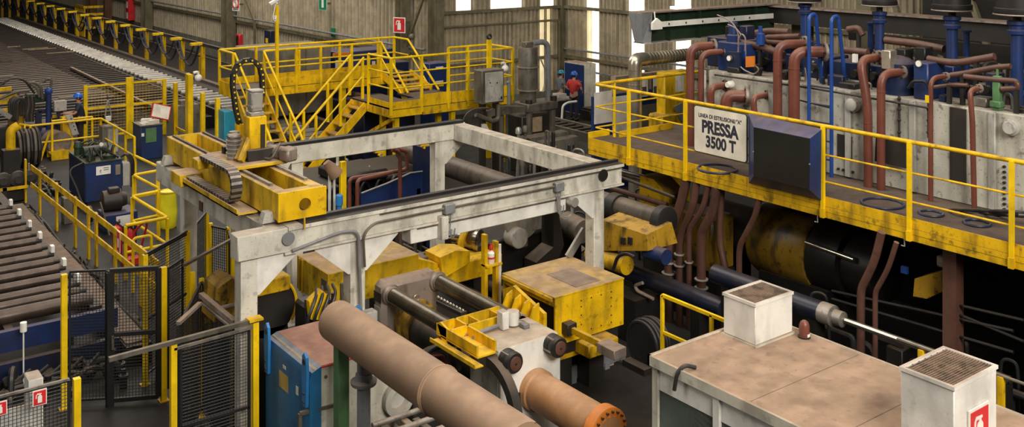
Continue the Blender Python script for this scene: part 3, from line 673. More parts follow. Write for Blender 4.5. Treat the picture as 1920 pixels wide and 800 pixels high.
# ---------------------------------------------------------------- blue hydraulic cabinet with dusty red top
t = thing('blue_cabinet', 'blue steel cabinet with lifting lugs and dusty red top under the duct', 'cabinet', (5.7, 11.3, 0))
KX0, KX1, KY0, KY1, KZ = 5.1, 6.28, 10.7, 11.97, 1.9
part(t, 'body', 'cream', [box(KX0 + .02, KX1, KY0, KY1, .02, KZ - .02, .01)])
part(t, 'top_plate', 'red_dust', [box(KX0 + .1, KX1, KY0 + .0, KY1, KZ - .02, KZ, .004)])
part(t, 'blue_front', 'blue_cab', [prism([(KX0 - .05, .05), (KX0 - .05, KZ - .12), (KX0 - .02, KZ - .05), (KX0 + .1, KZ), (KX0 + .1, .05)], 'y', KY0 - .01, KY1)])
part(t, 'red_edge', 'red', [box(KX0 + .1, KX1 + .004, KY0 - .012, KY0 - .0, KZ - .022, KZ - .008)])
for yy in (KY0 + .02, KY1 - .14):
    lg = part(t, 'lifting_lug', 'blue_lug', [prism([(yy, KZ - .45), (yy + .1, KZ - .45), (yy + .12, KZ - .05), (yy + .1, KZ + .13), (yy + .05, KZ + .18), (yy, KZ + .13), (yy - .02, KZ - .05)], 'x', KX0 - .085, KX0 - .05)])
    part(lg, 'eye', 'machine_dark', [cyl((KX0 - .088, yy + .05, KZ + .07), (KX0 - .045, yy + .05, KZ + .07), .036, 12)])
    for z in (KZ - .4, KZ - .3): part(lg, 'bolt', 'dark_steel', [cyl((KX0 - .1, yy + .05, z), (KX0 - .085, yy + .05, z), .014, 6)])
part(t, 'badge', 'silver', [box(KX0 - .056, KX0 - .05, 11.28, 11.55, KZ - .5, KZ - .3)])
part(t, 'rating_plate', 'sign_white', [box(KX0 - .055, KX0 - .05, 11.0, 11.06, KZ - .42, KZ - .32)])
part(t, 'rating_plate', 'sign_white', [box(KX0 - .055, KX0 - .05, 11.36, 11.44, KZ - .24, KZ - .2)])
for (x, z) in ((KX0 + .16, KZ - .14), (KX0 + .16, .95)): part(t, 'bolt', 'machine_grey', [cyl((x, KY0, z), (x, KY0 - .015, z), .02, 8)])
c = pY(742, 745, KY0); part(t, 'round_port', 'white_grey', [lathe((c.x, KY0, c.z), (c.x, KY0 - 1, c.z), [(0, .2), (.1, .2), (.11, .13), (.02, .12)], 24)])
# angle rail and rollers at the bottom edge
t = thing('run_out_rails', 'dusty steel rails and rollers below the duct', 'rail', (5.9, 9.9, 0))
part(t, 'angle', 'machine_grey', [bar(pz(562, 775, 1.4), pz(640, 755, 1.4), .04, .04)])
part(t, 'angle', 'machine_grey', [box(pz(562, 775, 1.4).x - .02, pz(562, 775, 1.4).x + .02, pz(562, 775, 1.4).y - .02, pz(562, 775, 1.4).y + .02, 0, 1.4)])
for i, (x, z) in enumerate(((5.75, 1.1), (5.95, 1.05), (6.15, 1.12), (6.4, 1.0))):
    part(t, 'rail', 'machine_grey' if i % 2 else 'platen', [box(x - .05, x + .05, 8.2, 10.55, z - .1, z, .01)])
for i in range(8): part(t, 'roller', 'steel', [cyl((5.72, 10.4 - .27 * i, 1.16), (6.42, 10.4 - .27 * i, 1.16), .035, 10)])
part(t, 'stand', 'machine_dark', [box(5.8, 6.4, 8.6, 8.8, 0, .92), box(5.8, 6.4, 10.1, 10.3, 0, .92)])
# ================================================================ yellow long housing behind the platen
t = thing('yellow_long_housing', 'long yellow machine housing with dusty top below the gantry', 'housing', (7.8, 14.6, 0))
part(t, 'housing', 'yellow_dusty', [box(6.95, 8.6, 14.05, 15.2, 1.15, 1.7, .012)])
part(t, 'end_rib', 'yellow_worn', [box(6.93, 6.95, 14.95, 15.0, 1.15, 1.68)])
part(t, 'end_rib', 'yellow_worn', [box(6.93, 6.95, 15.05, 15.1, 1.15, 1.68)])
part(t, 'name_plate', 'machine_grey', [box(6.94, 6.95, 14.1, 14.28, 1.42, 1.58)])
part(t, 'access_box', 'machine_grey', [box(7.15, 7.35, 14.0, 14.05, 1.1, 1.52, .01)])
part(t, 'arm', 'yellow', [box(8.6, 10.35, 14.1, 14.75, 1.02, 1.36, .02), prism([(8.6, 1.36), (9.0, 1.36), (9.0, 1.44), (8.6, 1.6)], 'y', 14.1, 14.9), prism([(9.05, 1.2), (9.6, 1.36), (9.6, 1.56), (9.3, 1.62), (9.0, 1.56)], 'y', 14.02, 14.5)])
part(t, 'hinge_block', 'machine_grey', [box(8.7, 8.95, 14.3, 14.6, 1.44, 1.52, .02)])
part(t, 'guide_arch', 'yellow_worn', [tube([(9.7, 14.5, 1.3), (9.75, 14.5, 1.62), (9.95, 14.6, 1.8), (10.15, 14.7, 1.78)], .06, 8, .1)])
part(t, 'leg', 'machine_dark', [box(7.1, 7.5, 14.2, 15.0, 0, 1.15)]); part(t, 'leg', 'machine_dark', [box(8.2, 8.5, 14.2, 15.0, 0, 1.15)]); part(t, 'leg', 'machine_dark', [box(9.8, 10.2, 14.2, 14.7, 0, 1.02)])
part(t, 'foot', 'yellow_worn', [prism([(7.0, 1.15), (7.35, 1.15), (7.3, .8), (7.05, .85)], 'y', 14.05, 14.2)])
# bright roll with yellow holder and spray bottle
t = thing('bright_roll', 'shiny steel roll held beside the yellow arm', 'roll', (10.3, 14.6, 0))
c = pY(895, 450, 14.5)
part(t, 'drum', 'chrome', [lathe((c.x - .2, 14.9, c.z), (c.x + .02, 14.45, c.z), [(0, .17), (.42, .17), (.44, .19), (.5, .19), (.51, .12)], 24)])
part(t, 'axle_stand', 'machine_dark', [box(c.x - .2, c.x, 14.6, 14.8, 0, c.z - .15)])
b0 = pY(922, 478, 13.2)
t = thing('bottle_stand', 'yellow upright stand with slots beside the spray bottle', 'stand', (b0.x, 13.25, 0))
x0 = pY(909, 480, 13.2).x; x1 = pY(938, 480, 13.2).x; z1 = pY(920, 450, 13.2).z
part(t, 'upright', 'yellow', [box(x0, x0 + .06, 13.2, 13.3, 0, z1 + .1)])
part(t, 'upright', 'yellow', [box(x1 - .09, x1 - .03, 13.2, 13.3, 0, z1 - .05)])
part(t, 'shelf', 'yellow', [box(x0, x1, 13.14, 13.34, b0.z - .17, b0.z - .14), box(x0, x1, 13.14, 13.34, .8, .83)])
part(t, 'white_rod', 'sign_white', [cyl((x1 - .01, 13.2, .75), (x1 - .01, 13.2, z1 - .1), .025, 8)])
t = thing('spray_bottle', 'white bottle with red cap on yellow stand', 'bottle', (b0.x, 13.2, b0.z - .14))
part(t, 'bottle', 'sign_white', [lathe((b0.x, 13.22, b0.z - .14), (b0.x, 13.22, 3), [(0, .05), (.01, .058), (.17, .058), (.21, .025), (.23, .025)], 14)])
part(t, 'cap', 'red', [lathe((b0.x, 13.22, b0.z + .085), (b0.x, 13.22, 3), [(0, .035), (.05, .035), (.07, .02), (.1, .015)], 12)])
part(t, 'print', 'sign_red', [cyl((b0.x, 13.22, b0.z - .06), (b0.x, 13.22, b0.z - .03), .0595, 14)])
# dark machinery under the gantry (dies, carriers, ribs)
t = thing('die_carrier', 'dirty machine with round pale wheels under the gantry', 'machine', (11.5, 14.2, 0))
c = pY(975, 405, 14.3); part(t, 'wheel', 'white_grey', [lathe((c.x, 14.3, c.z), (c.x, 14, c.z), [(0, .36), (.05, .4), (.1, .4), (.12, .33), (.1, .1)], 30)])
c2 = pY(978, 448, 14.0); part(t, 'roller', 'white_grey', [lathe((c2.x, 14.3, c2.z), (c2.x, 13, c2.z), [(0, .18), (.25, .18), (.27, .15)], 20)])
part(t, 'jaw', 'machine_dark', [prism([(c.x + .1, .8), (c.x + .5, .85), (c.x + .75, 1.3), (c.x + .6, 2.0), (c.x + .5, 2.0), (c.x + .5, 1.3), (c.x + .1, 1.1)], 'y', 13.95, 14.3)])
part(t, 'body', 'machine_black', [box(c.x - .9, c.x + 1.6, 14.4, 15.4, 0, 1.5, .05)])
part(t, 'clamp', 'machine_grey', [box(c.x - .25, c.x + .05, 14.1, 14.3, 1.35, 1.5, .03), cyl((c.x - .05, 14.1, 1.52), (c.x - .05, 14.3, 1.52), .07, 10)])
part(t, 'rod', 'machine_grey', [cyl(pz(930, 470, .9), pz(1010, 500, .9), .12, 12), cyl((c.x + 1.0, 14.2, 1.6), (c.x + 1.0, 13.7, 1.55), .22, 18)])
part(t, 'sloping_plate', 'machine_grey', [plate([pz(985, 480, .6), pz(1030, 505, .6), pz(1100, 470, .6), pz(1060, 440, .6)], .04, (0, 0, 1))])
part(t, 'foot', 'machine_dark', [box(c.x - .5, c.x + 1.2, 12.9, 13.9, 0, .6)])
t = thing('extrusion_trough', 'long dark trough with round bars under the gantry', 'trough', (10.2, 13, 0))
for i, (dx_, z) in enumerate(((0, .9), (.35, .75), (.75, .8))): part(t, 'bar', 'machine_dark' if i else 'shaft', [cyl((9.35 + dx_, 16.2, z), (9.35 + dx_, 12.75, z), .11, 14)])
part(t, 'bed', 'machine_black', [box(8.9, 10.4, 12.8, 16.3, 0, .62)])
t = thing('round_furnace_tube', 'thick dusty brown tube lying across behind the gantry', 'tube', (12.8, 17.6, 0))
a, b_ = pz(860, 290, 1.6), pz(985, 345, 1.6)
part(t, 'tube', 'tube_dark', [cyl(V((12.6, a.y + 1.2, 1.6)), V((12.6, b_.y - .4, 1.6)), .24, 20)]); part(t, 'band', 'machine_dark', [cyl(V((12.6, a.y + .2, 1.6)), V((12.6, a.y, 1.6)), .26, 20)])
part(t, 'stand', 'machine_dark', [box(12.4, 12.8, a.y - .3, a.y + .1, 0, 1.4)])
part(t, 'stand', 'machine_dark', [box(12.4, 12.8, b_.y, b_.y + .3, 0, 1.4)])
# blue sloping guard and red oil pipes seen through the gantry
t = thing('blue_guard', 'dark blue sloping sheet guard seen through the gantry', 'guard', (11.2, 19.4, 0))
Yg = 19.3
pl = [(678, 362), (730, 342), (770, 324), (792, 321), (792, 385), (678, 420)]
part(t, 'sheet', 'blue', [plate([pY(a, b, Yg) for a, b in pl], .06, (0, 1, 0))])
part(t, 'edge', 'steel_light', [tube([pY(a, b, Yg) for a, b in pl[:4]], .018, 6)])
part(t, 'leg', 'blue_dark', [box(pY(690, 400, Yg).x - .05, pY(690, 400, Yg).x + .05, Yg, Yg + .1, 0, 1.0)]); part(t, 'leg', 'blue_dark', [box(pY(785, 400, Yg).x - .05, pY(785, 400, Yg).x + .05, Yg, Yg + .1, 0, 1.2)])
part(t, 'column', 'blue_dark', [box(pY(795, 300, Yg).x, pY(815, 300, Yg).x, Yg + .1, Yg + .5, 0, 2.1)])
t = thing('oil_pipe_run', 'brown red oil pipes on uprights seen through the gantry', 'pipe', (10.6, 19.8, 0))
for i, pts in enumerate(([(655, 390), (655, 335), (762, 318), (764, 284), (745, 279)], [(670, 385), (670, 337), (735, 323)], [(750, 330), (750, 285), (735, 280)])):
    ps = [pY(a, b, 19.0 - .2 * i) for a, b in pts]
    part(t, 'pipe', 'pipe_red', [tube([(ps[0].x, ps[0].y, 0)] + ps, .045, 8, .1)])
t = thing('dark_press_body', 'black machine body behind the blue guard', 'machine', (11.5, 21.5, 0))
part(t, 'body', 'machine_black', [box(9.6, 13.2, 20.5, 22.5, 0, 1.25, .05)])
part(t, 'head', 'machine_black', [box(10.4, 11.6, 20.3, 21.6, 1.25, 1.5, .05)])
for i in range(7): part(t, 'bolt', 'steel_light', [cyl((10.0 + .3 * i, 20.5, 1.3 + .25 * (i % 3)), (10.0 + .3 * i, 20.46, 1.3 + .25 * (i % 3)), .03, 8)])
for i in range(5): part(t, 'hose', 'rubber', [tube([(9.9 + .4 * i, 20.4, .2), (9.95 + .4 * i, 20.3, .9), (10.2 + .4 * i, 20.35, 1.35), (10.4 + .4 * i, 20.45, 1.0)], .04, 8, .2)])
# post, lamp and cup seen right of the carriage
q = pY(645, 380, 17.8); solo('yellow_marker_post', 'yellow_clean', [box(q.x - .06, q.x + .06, 17.8, 17.9, 0, pY(645, 303, 17.8).z, .01), box(q.x - .12, q.x + .12, 17.74, 17.96, 0, .03)], 'yellow post standing behind the gantry right of the carriage', 'post')
t = thing('lamp_stand', 'white tube stand with dusty lamp head behind the carriage', 'lamp', (pY(622, 380, 17.5).x, 17.5, 0))
a, b_ = pY(633, 300, 17.5), pY(618, 342, 17.5)
part(t, 'tube_frame', 'sign_white', [tube([(b_.x, 17.5, 0), (b_.x, 17.5, a.z - .15), (a.x, 17.5, a.z - .12), (a.x, 17.5, a.z + .25)], .03, 8, .06)]); part(t, 'tube', 'sign_white', [cyl((b_.x + .1, 17.5, 0), (b_.x + .1, 17.5, a.z - .2), .025, 8)])
q = pY(622, 318, 17.4); part(t, 'lamp_head', 'tan_duct', [lathe(q + V((-.12, 0, .16)), q + V((.1, -.05, -.12)), [(0, .07), (.1, .1), (.3, .14), (.34, .14)], 16)])
q = pY(636, 384, 17.0); solo('blue_cup', 'blue_lug', [lathe((q.x, 17.0, 0), (q.x, 17.0, 9), [(0, .05), (q.z - .02, .05), (q.z, .07), (q.z + .18, .07), (q.z + .2, .05)], 12)], 'small bright blue pot on a post behind the front beam', 'pot')
# left saw unit below the gantry corner
t = thing('saw_unit', 'yellow saw unit with curved guard behind the gantry column', 'machine', (5.9, 13.6, 0))
c = pY(500, 575, 13.4)
part(t, 'blade_guard', 'machine_dark', [lathe((c.x, 13.35, c.z), (c.x, 13.5, c.z), [(0, .42), (.12, .42)], 28)])
part(t, 'guard_rim', 'yellow', [torus((c.x, 13.33, c.z), (0, 1, 0), .42, .022, 18, 6, -.6, 1.3)])
part(t, 'housing', 'yellow_worn', [box(c.x - .3, c.x + .32, 13.3, 13.75, c.z + .2, c.z + .42, .02), box(c.x - .25, c.x - .05, 13.4, 13.7, c.z + .4, c.z + .72, .03)])
part(t, 'bucket', 'yellow_oily', [prism([(c.x - .8, c.z), (c.x - .35, c.z - .1), (c.x - .35, c.z + .4), (c.x - .55, c.z + .55), (c.x - .75, c.z + .45)], 'y', 13.3, 13.8)])
part(t, 'stand', 'machine_dark', [box(c.x - .6, c.x + .3, 13.35, 13.7, 0, c.z - .3)])
t = thing('hydraulic_jaws', 'oily cluster of hydraulic fittings at the duct mouth', 'machine', (6.3, 12.6, 0))
q = pY(600, 560, 12.5)
part(t, 'column', 'machine_black', [box(q.x - .25, q.x + .2, 12.4, 12.8, 0, q.z - .02, .04)])
part(t, 'jaw', 'yellow', [prism([(q.x - .25, q.z - .15), (q.x - .05, q.z - .2), (q.x + .02, q.z + .1), (q.x - .1, q.z + .22), (q.x - .28, q.z + .1)], 'y', 12.25, 12.35)])
for i in range(4): part(t, 'hose', 'rubber', [tube([(q.x - .3 + .1 * i, 12.3, q.z - .35), (q.x - .35 + .1 * i, 12.15, q.z - .1), (q.x - .2 + .1 * i, 12.2, q.z + .15), (q.x - .1 + .08 * i, 12.4, q.z + .2)], .022, 7, .12)])
for i in range(5): part(t, 'fitting', 'steel_light' if i % 2 else 'dark_steel', [cyl((q.x - .25 + .1 * i, 12.4, q.z - .02), (q.x - .25 + .1 * i, 12.4, q.z + .08), .03, 8)])
# small control box by the middle column
q = pY(696, 605, 11.7)
t = thing('control_box', 'pale control box with blue handle by the middle gantry column', 'box', (q.x, 11.75, 0))
part(t, 'box', 'white_grey', [box(q.x - .1, q.x + .1, 11.7, 11.85, q.z - .12, q.z + .14, .01)]); part(t, 'post', 'machine_dark', [box(q.x - .03, q.x + .03, 11.75, 11.8, 0, q.z - .12)])
part(t, 'handle', 'blue_lug', [tube([(q.x - .22, 11.68, q.z + .28), (q.x - .17, 11.66, q.z + .16), (q.x - .12, 11.66, q.z + .02)], .035, 8, .05)])
# brown pipes and curled hose by the ram
t = thing('ram_hoses', 'curved dark hoses and copper pipes around the ram', 'hose', (7.2, 11.6, 0))
for i in range(3): part(t, 'copper_pipe', 'pipe_red', [tube([(6.85, 11.3 + .05 * i, 1.25), (7.1, 11.35 + .05 * i, 1.3), (7.32, 11.3 + .05 * i, 1.28), (7.36, 11.3 + .05 * i, 1.1)], .014, 6, .06)])
for i in range(4): part(t, 'hose', 'machine_grey' if i == 0 else 'rubber', [torus((7.35, 11.75 - .08 * i, 1.0), (0, 1, .3), .26 + .05 * i, .035, 16, 8, 1.0, 4.2)])
part(t, 'blue_tie', 'blue_lug', [tube([(7.05, 11.7, 1.32), (7.12, 11.62, 1.15), (7.2, 11.55, 1.0)], .014, 6, .05)])
part(t, 'manifold', 'machine_dark', [box(6.75, 7.25, 11.15, 11.75, 0, 1.0, .03)])
# ================================================================ control cabin, lower right
RX0, RX1, RY0, RY1, RZ = 7.53, 9.33, 2.4, 7.53, 2.5
t = thing('control_cabin', 'cream control cabin with dusty flat roof and dark windows', 'cabin', ((RX0 + RX1) / 2, (RY0 + RY1) / 2, 0))
rf = part(t, 'roof', 'tan_roof', [box(RX0 - .02, RX1, RY0, RY1 + .02, RZ - .05, RZ)])
part(rf, 'roof_edge', 'cream', [box(RX0 - .05, RX0 - .02, RY0, RY1 + .05, RZ - .09, RZ + .015), box(RX0 - .05, RX1 + .03, RY1 + .02, RY1 + .05, RZ - .09, RZ + .015), box(RX1, RX1 + .03, RY0, RY1 + .02, RZ - .09, RZ + .012)])
for yy in (6.25, 5.35): part(rf, 'roof_seam', 'machine_grey', [box(RX0 + .02, RX1 - .02, yy - .004, yy + .004, RZ, RZ + .002)])
part(t, 'back_wall', 'cream', [box(RX1 - .06, RX1 - .02, RY0 + .05, RY1 - .05, .1, RZ - .09)])
part(t, 'end_wall', 'cream', [box(RX0, RX1 - .02, RY1 - .06, RY1 - .01, .1, RZ - .09)])
part(t, 'floor_slab', 'machine_dark', [box(RX0, RX1, RY0, RY1, 0, .1)])
part(t, 'corner_post', 'cream', [box(RX0 - .02, RX0 + .06, RY1 - .07, RY1 + .01, 0, RZ - .09)])
m1 = pX(1343, 760, RX0).y
part(t, 'mullion', 'white_clean', [box(RX0 - .03, RX0 + .05, m1 - .06, m1 + .02, .1, RZ - .09)])
part(t, 'mullion', 'white_clean', [box(RX0 - .02, RX0 + .05, m1 - 1.3, m1 - 1.24, .1, RZ - .09)])
zt = pX(1245, 735, RX0).z
part(t, 'dark_joint', 'black', [box(RX0 - .012, RX0 + .02, RY0, RY1 - .07, RZ - .11, RZ - .09)])
part(t, 'header_panel', 'white_clean', [box(RX0, RX0 + .03, m1 + .02, RY1 - .07, zt, RZ - .11)])
part(t, 'header_panel', 'white_clean', [box(RX0, RX0 + .03, m1 - 1.24, m1 - .06, zt - .0, RZ - .11)])
part(t, 'sill_panel', 'cream', [box(RX0, RX0 + .03, RY0, RY1 - .07, .1, .95)])
part(t, 'window_pane', 'glass', [box(RX0 + .012, RX0 + .02, m1 + .02, RY1 - .07, .95, zt)])
part(t, 'window_pane', 'glass', [box(RX0 + .012, RX0 + .02, m1 - 1.24, m1 - .06, .95, zt)])
for i in range(5): part(t, 'blind_slat', 'wood', [bar((RX0 + .25, m1 + .25, zt - .22 - .07 * i), (RX0 + .32, RY1 - .28, zt - .2 - .06 * i), .03, .03)])
part(t, 'cable_hook', 'rubber', [tube([(RX0 + .12, 7.05, RZ + .02), (RX0 - .0, 7.1, RZ + .06), (RX0 - .07, 7.13, RZ - .02), (RX0 - .08, 7.16, RZ - .2)], .022, 8, .06)])
def ac_unit(name, label, x0, x1, y0, y1, z0, z1, louv):
    t = thing(name, label, 'ventilator', ((x0 + x1) / 2, (y0 + y1) / 2, z0), 'roof ventilators on the control cabin')
    part(t, 'casing', 'white_clean', [box(x0, x1, y0, y1, z0 + .02, z1 - .02, .008)])
    part(t, 'base', 'cream', [box(x0 - .02, x1 + .02, y0 - .02, y1 + .02, z0, z0 + .02)])
    part(t, 'rim', 'white_clean', [box(x0 - .01, x1 + .01, y0 - .01, y0 + .02, z1 - .02, z1 + .012), box(x0 - .01, x1 + .01, y1 - .02, y1 + .01, z1 - .02, z1 + .012), box(x0 - .01, x0 + .02, y0 + .02, y1 - .02, z1 - .02, z1 + .012), box(x1 - .02, x1 + .01, y0 + .02, y1 - .02, z1 - .02, z1 + .012)])
    part(t, 'grille_tray', 'machine_dark', [box(x0 + .02, x1 - .02, y0 + .02, y1 - .02, z1 - .02, z1 - .012)])
    n = 16
    for i in range(n):
        yy = y0 + .03 + (y1 - y0 - .06) * (i + .5) / n
        part(t, 'grille_bar', 'grille', [box(x0 + .02, x1 - .02, yy - .006, yy + .006, z1 - .012, z1 + .006)])
    for i in range(7):
        xx = x0 + .05 + (x1 - x0 - .1) * i / 6
        part(t, 'grille_bar', 'grille', [box(xx - .004, xx + .004, y0 + .02, y1 - .02, z1 - .012, z1 + .002)])
    return t
ac_unit('roof_ventilator', 'smaller white roof ventilator with plain sides beside the red lamp', 8.57, 9.21, 7.03, 7.48, RZ, RZ + .46, 0)
ac_unit('roof_ventilator', 'tall white roof ventilator bearing the red extinguisher sign', 7.92, 8.62, 4.41, 4.9, RZ, RZ + .7, 0)
q = pY(1832, 800, 4.41)
extinguisher_sign('extinguisher_sign', 'red extinguisher sign on the tall roof ventilator', (q.x, 4.405, q.z), (0, -1, 0), .37, wide=.9)
q = pz(1508, 632, RZ)
t = thing('beacon_lamp', 'dusty red beacon lamp on the cabin roof', 'lamp', (q.x, q.y, RZ))
part(t, 'base', 'machine_dark', [cyl((q.x, q.y, RZ), (q.x, q.y, RZ + .02), .07, 16)])
part(t, 'dome', 'pipe_red', [lathe((q.x, q.y, RZ + .02), (q.x, q.y, 5), [(0, .058), (.11, .058), (.15, .045), (.17, .02)], 16)])
part(t, 'sticker', 'sign_white', [box(q.x - .02, q.x + .02, q.y - .061, q.y - .055, RZ + .02, RZ + .05)])
# yellow rail beside the cabin
t = thing('cabin_guard_rail', 'yellow guard rail left of the cabin in front of red pipes', 'railing', pz(1290, 760, 0))
a = pX(1242, 555, 11.0); 
p0 = pX(1242, 640, 9.35); yE = p0.y; zt_ = pX(1242, 553, 9.35).z
b_ = pX(1350, 600, 9.35)
part(t, 'top_rail', 'yellow_clean', [bar((9.35, yE, zt_), (9.35, b_.y - .3, zt_), .04, .04)])
part(t, 'mid_rail', 'yellow_clean', [bar((9.35, yE, zt_ - .48), (9.35, b_.y - .3, zt_ - .48), .035, .035)])
part(t, 'post', 'yellow_clean', [box(9.33, 9.37, yE - .02, yE + .02, 0, zt_)])
yy = pX(1334, 600, 9.35).y; part(t, 'post', 'yellow_clean', [box(9.33, 9.37, yy - .02, yy + .02, 0, zt_)])
for px in (1728, 1875): 
    q = pX(px, 650, 10.2)
t = thing('far_guard_rail', 'yellow guard posts and pale rail behind the cabin', 'railing', (10.3, 6, 0))
za = pX(1728, 655, 10.3); zb = pX(1877, 705, 10.3)
part(t, 'post', 'yellow', [box(10.27, 10.33, za.y - .03, za.y + .03, 0, za.z)]); part(t, 'post', 'yellow', [box(10.27, 10.33, zb.y - .03, zb.y + .03, 0, zb.z)])
part(t, 'top_rail', 'machine_grey', [cyl((10.3, za.y + .3, za.z + .02), (10.3, 2.5, zb.z + .02), .018, 8)])
# ================================================================ right service platform
PX, PXI = 12.95, 14.2; PZ0, PZ1 = 2.65, 2.95
PYA, PYB = 14.75, 1.5
t = thing('service_platform', 'yellow edged service platform with guard rails along the oil tank', 'platform', (13.6, 8, 0))
part(t, 'deck', 'deck', [box(PX, 14.25, PYB, PYA, PZ1 - .06, PZ1)])
part(t, 'deck', 'deck', [box(14.25, 16.0, 12.95, PYA, PZ1 - .06, PZ1)])
part(t, 'under_beam', 'machine_dark', [box(PX + .02, PX + .1, PYB, PYA, PZ0, PZ1 - .06)])
part(t, 'under_beam', 'machine_dark', [box(14.0, 14.1, PYB, PYA, PZ0, PZ1 - .06)])
bays = [pX(p_, 300, PX).y for p_ in (1111, 1182, 1402, 1542, 1705, 1898)] + [PYB]
bays[0] = PYA
for i in range(len(bays) - 1):
    for j, (z0, z1, o) in enumerate(((PZ0, PZ0 + .09, 0), (PZ0 + .095, PZ0 + .17, .006), (PZ0 + .175, PZ1 + .02, .0))):
        part(t, 'fascia_board', 'yellow_worn', [box(PX - .02 - o, PX, bays[i] - .004, bays[i + 1] + .004, z0, z1)])
part(t, 'end_board', 'yellow_clean', [box(PX, PX + .55, PYA - .0, PYA + .03, PZ0 + .1, PZ1 + .12)])
part(t, 'toe_board', 'yellow_worn', [box(PX + .55, 15.0, PYA - .3, PYA - .27, PZ1, PZ1 + .12)])
rz = pX(1900, 301, PX).z; m1z = pX(1542, 289, PX).z; m2z = pX(1542, 339, PX).z
xe = pX(1116, 156, PX).y
part(t, 'top_rail', 'yellow', [tube([(15.9, xe, rz), (PX, xe, rz), (PX, PYB, rz)], .032, 10, .06)])
part(t, 'mid_rail', 'yellow', [tube([(15.9, xe, m1z), (PX, xe, m1z), (PX, PYB, m1z)], .016, 8, .05)])
part(t, 'mid_rail', 'yellow', [tube([(15.9, xe, m2z), (PX, xe, m2z), (PX, PYB, m2z)], .016, 8, .05)])
for p_ in (1179, 1285, 1543, 1705, 1897):
    yy = pX(p_, 300, PX - .04).y
    po = part(t, 'post', 'yellow_clean', [bar((PX - .04, yy, PZ0 + .02), (PX - .04, yy, rz), .055, .055)])
    part(po, 'socket', 'yellow', [box(PX - .075, PX - .02, yy - .035, yy + .035, PZ0, PZ0 + .14)])
yy = xe; xx = pY(1152, 200, xe).x; part(t, 'post', 'yellow_clean', [cyl((xx, xe, PZ1), (xx, xe, rz), .03, 8)])
part(t, 'support_column', 'pipe_brown', [box(13.2, 13.4, pX(1787, 540, 13.3).y - .1, pX(1787, 540, 13.3).y + .1, 0, PZ0)])
part(t, 'support_column', 'machine_dark', [box(13.9, 14.1, 14.0, 14.2, 0, PZ0)])
for p_ in (1533, 1696): yy = pX(p_, 415, PX - .03).y; part(t, 'hook', 'steel_light', [tube([(PX - .03, yy, PZ0), (PX - .03, yy, PZ0 - .1), (PX - .03, yy + .05, PZ0 - .1)], .01, 6)])
# collars where pipes pass the deck
for (px, py, r_) in ((1655, 383, .3), (1746, 402, .16), (1832, 420, .17), (1345, 318, .33)):
    q = pz(px, py, PZ1); part(t, 'deck_collar', 'blue_dark', [torus((q.x, q.y, PZ1 + .015), (0, 0, 1), r_, .022, 24, 6)])
part(t, 'lashing_plate', 'dark_steel', [plate([pX(a, b, 14.15) for a, b in ((1642, 258), (1702, 268), (1700, 316), (1640, 302))], .03, (1, 0, 0))])
# hose coil lying on the deck
t = thing('hose_coil', 'black hoses coiled on the platform deck', 'hose', pz(1850, 415, PZ1))
for i in range(4):
    c = pz(1815 + 28 * i, 402 + 8 * i, PZ1); part(t, 'hose', 'rubber', [torus(c + V((0, 0, .04 + .05 * i)), (.3, .2, 1), .24 + .05 * (i % 2), .022, 20, 7)])
# PRESSA sign and display
t = thing('press_sign', 'white sign reading PRESSA 3500 T on the platform rail', 'sign', pX(1350, 305, PX - .08))
cs_ = [pX(a, b, PX - .08) for a, b in ((1301.5, 196), (1402, 214), (1399.5, 306), (1300.6, 283))]
c = sum(cs_, V()) / 4; wd = abs(((cs_[0] - cs_[1]).y + (cs_[3] - cs_[2]).y) / 2); hg = abs(((cs_[0] - cs_[3]).z + (cs_[1] - cs_[2]).z) / 2)
F = face((PX - .08, c.y, c.z), (-1, 0, 0))
part(t, 'board', 'green_dark', [flat(rrect(wd, hg, .05), F, -.02, .0)])
part(t, 'white_face', 'sign_cream', [flat(rrect(wd - .03, hg - .03, .045), F, 0, .004)])
text(t, 'LINEA DI ESTRUSIONE "A"', F @ Matrix.Translation((0, hg * .30, 0)), hg * .115, 'ink', .002, .006, .88)
text(t, 'PRESSA', F @ Matrix.Translation((0, hg * .065, 0)), hg * .36, 'ink', .012, .006, .86)
text(t, '3500 T', F @ Matrix.Translation((.02, -hg * .24, 0)), hg * .33, 'ink', .010, .006, .86)
part(t, 'clip', 'steel_light', [box(PX - .1, PX, c.y + wd * .3, c.y + wd * .3 + .04, c.z + hg * .3, c.z + hg * .34), box(PX - .1, PX, c.y - wd * .3, c.y - wd * .3 + .04, c.z + hg * .3, c.z + hg * .34)])
t = thing('display_panel', 'dark blue cabinet with blank black display on the platform rail', 'display', pX(1470, 375, PX - .1))
bk = [pX(a, b, PX - .06) for a, b in ((1403, 213), (1541, 242), (1540, 376), (1404, 343))]
ft = [pX(a, b, PX - .32) for a, b in ((1413, 238), (1519, 259.5), (1518, 355.5), (1413, 330))]
part(t, 'casing', 'blue', [hexa(bk, ft)])
part(t, 'back_box', 'blue_dark', [plate(bk, .12, (1, 0, 0))])
cc = sum(ft, V()) / 4; sc_ = [cc + (p - cc) * .985 for p in ft]
part(t, 'screen', 'screen', [plate(sc_, .006, (-1, 0, 0))])
for (a, b) in ((0, 3), (1, 2)): 
    q = (ft[a] + ft[b]) / 2; part(t, 'screw', 'steel_light', [cyl(q, q + V((-.012, 0, 0)), .012, 6)])
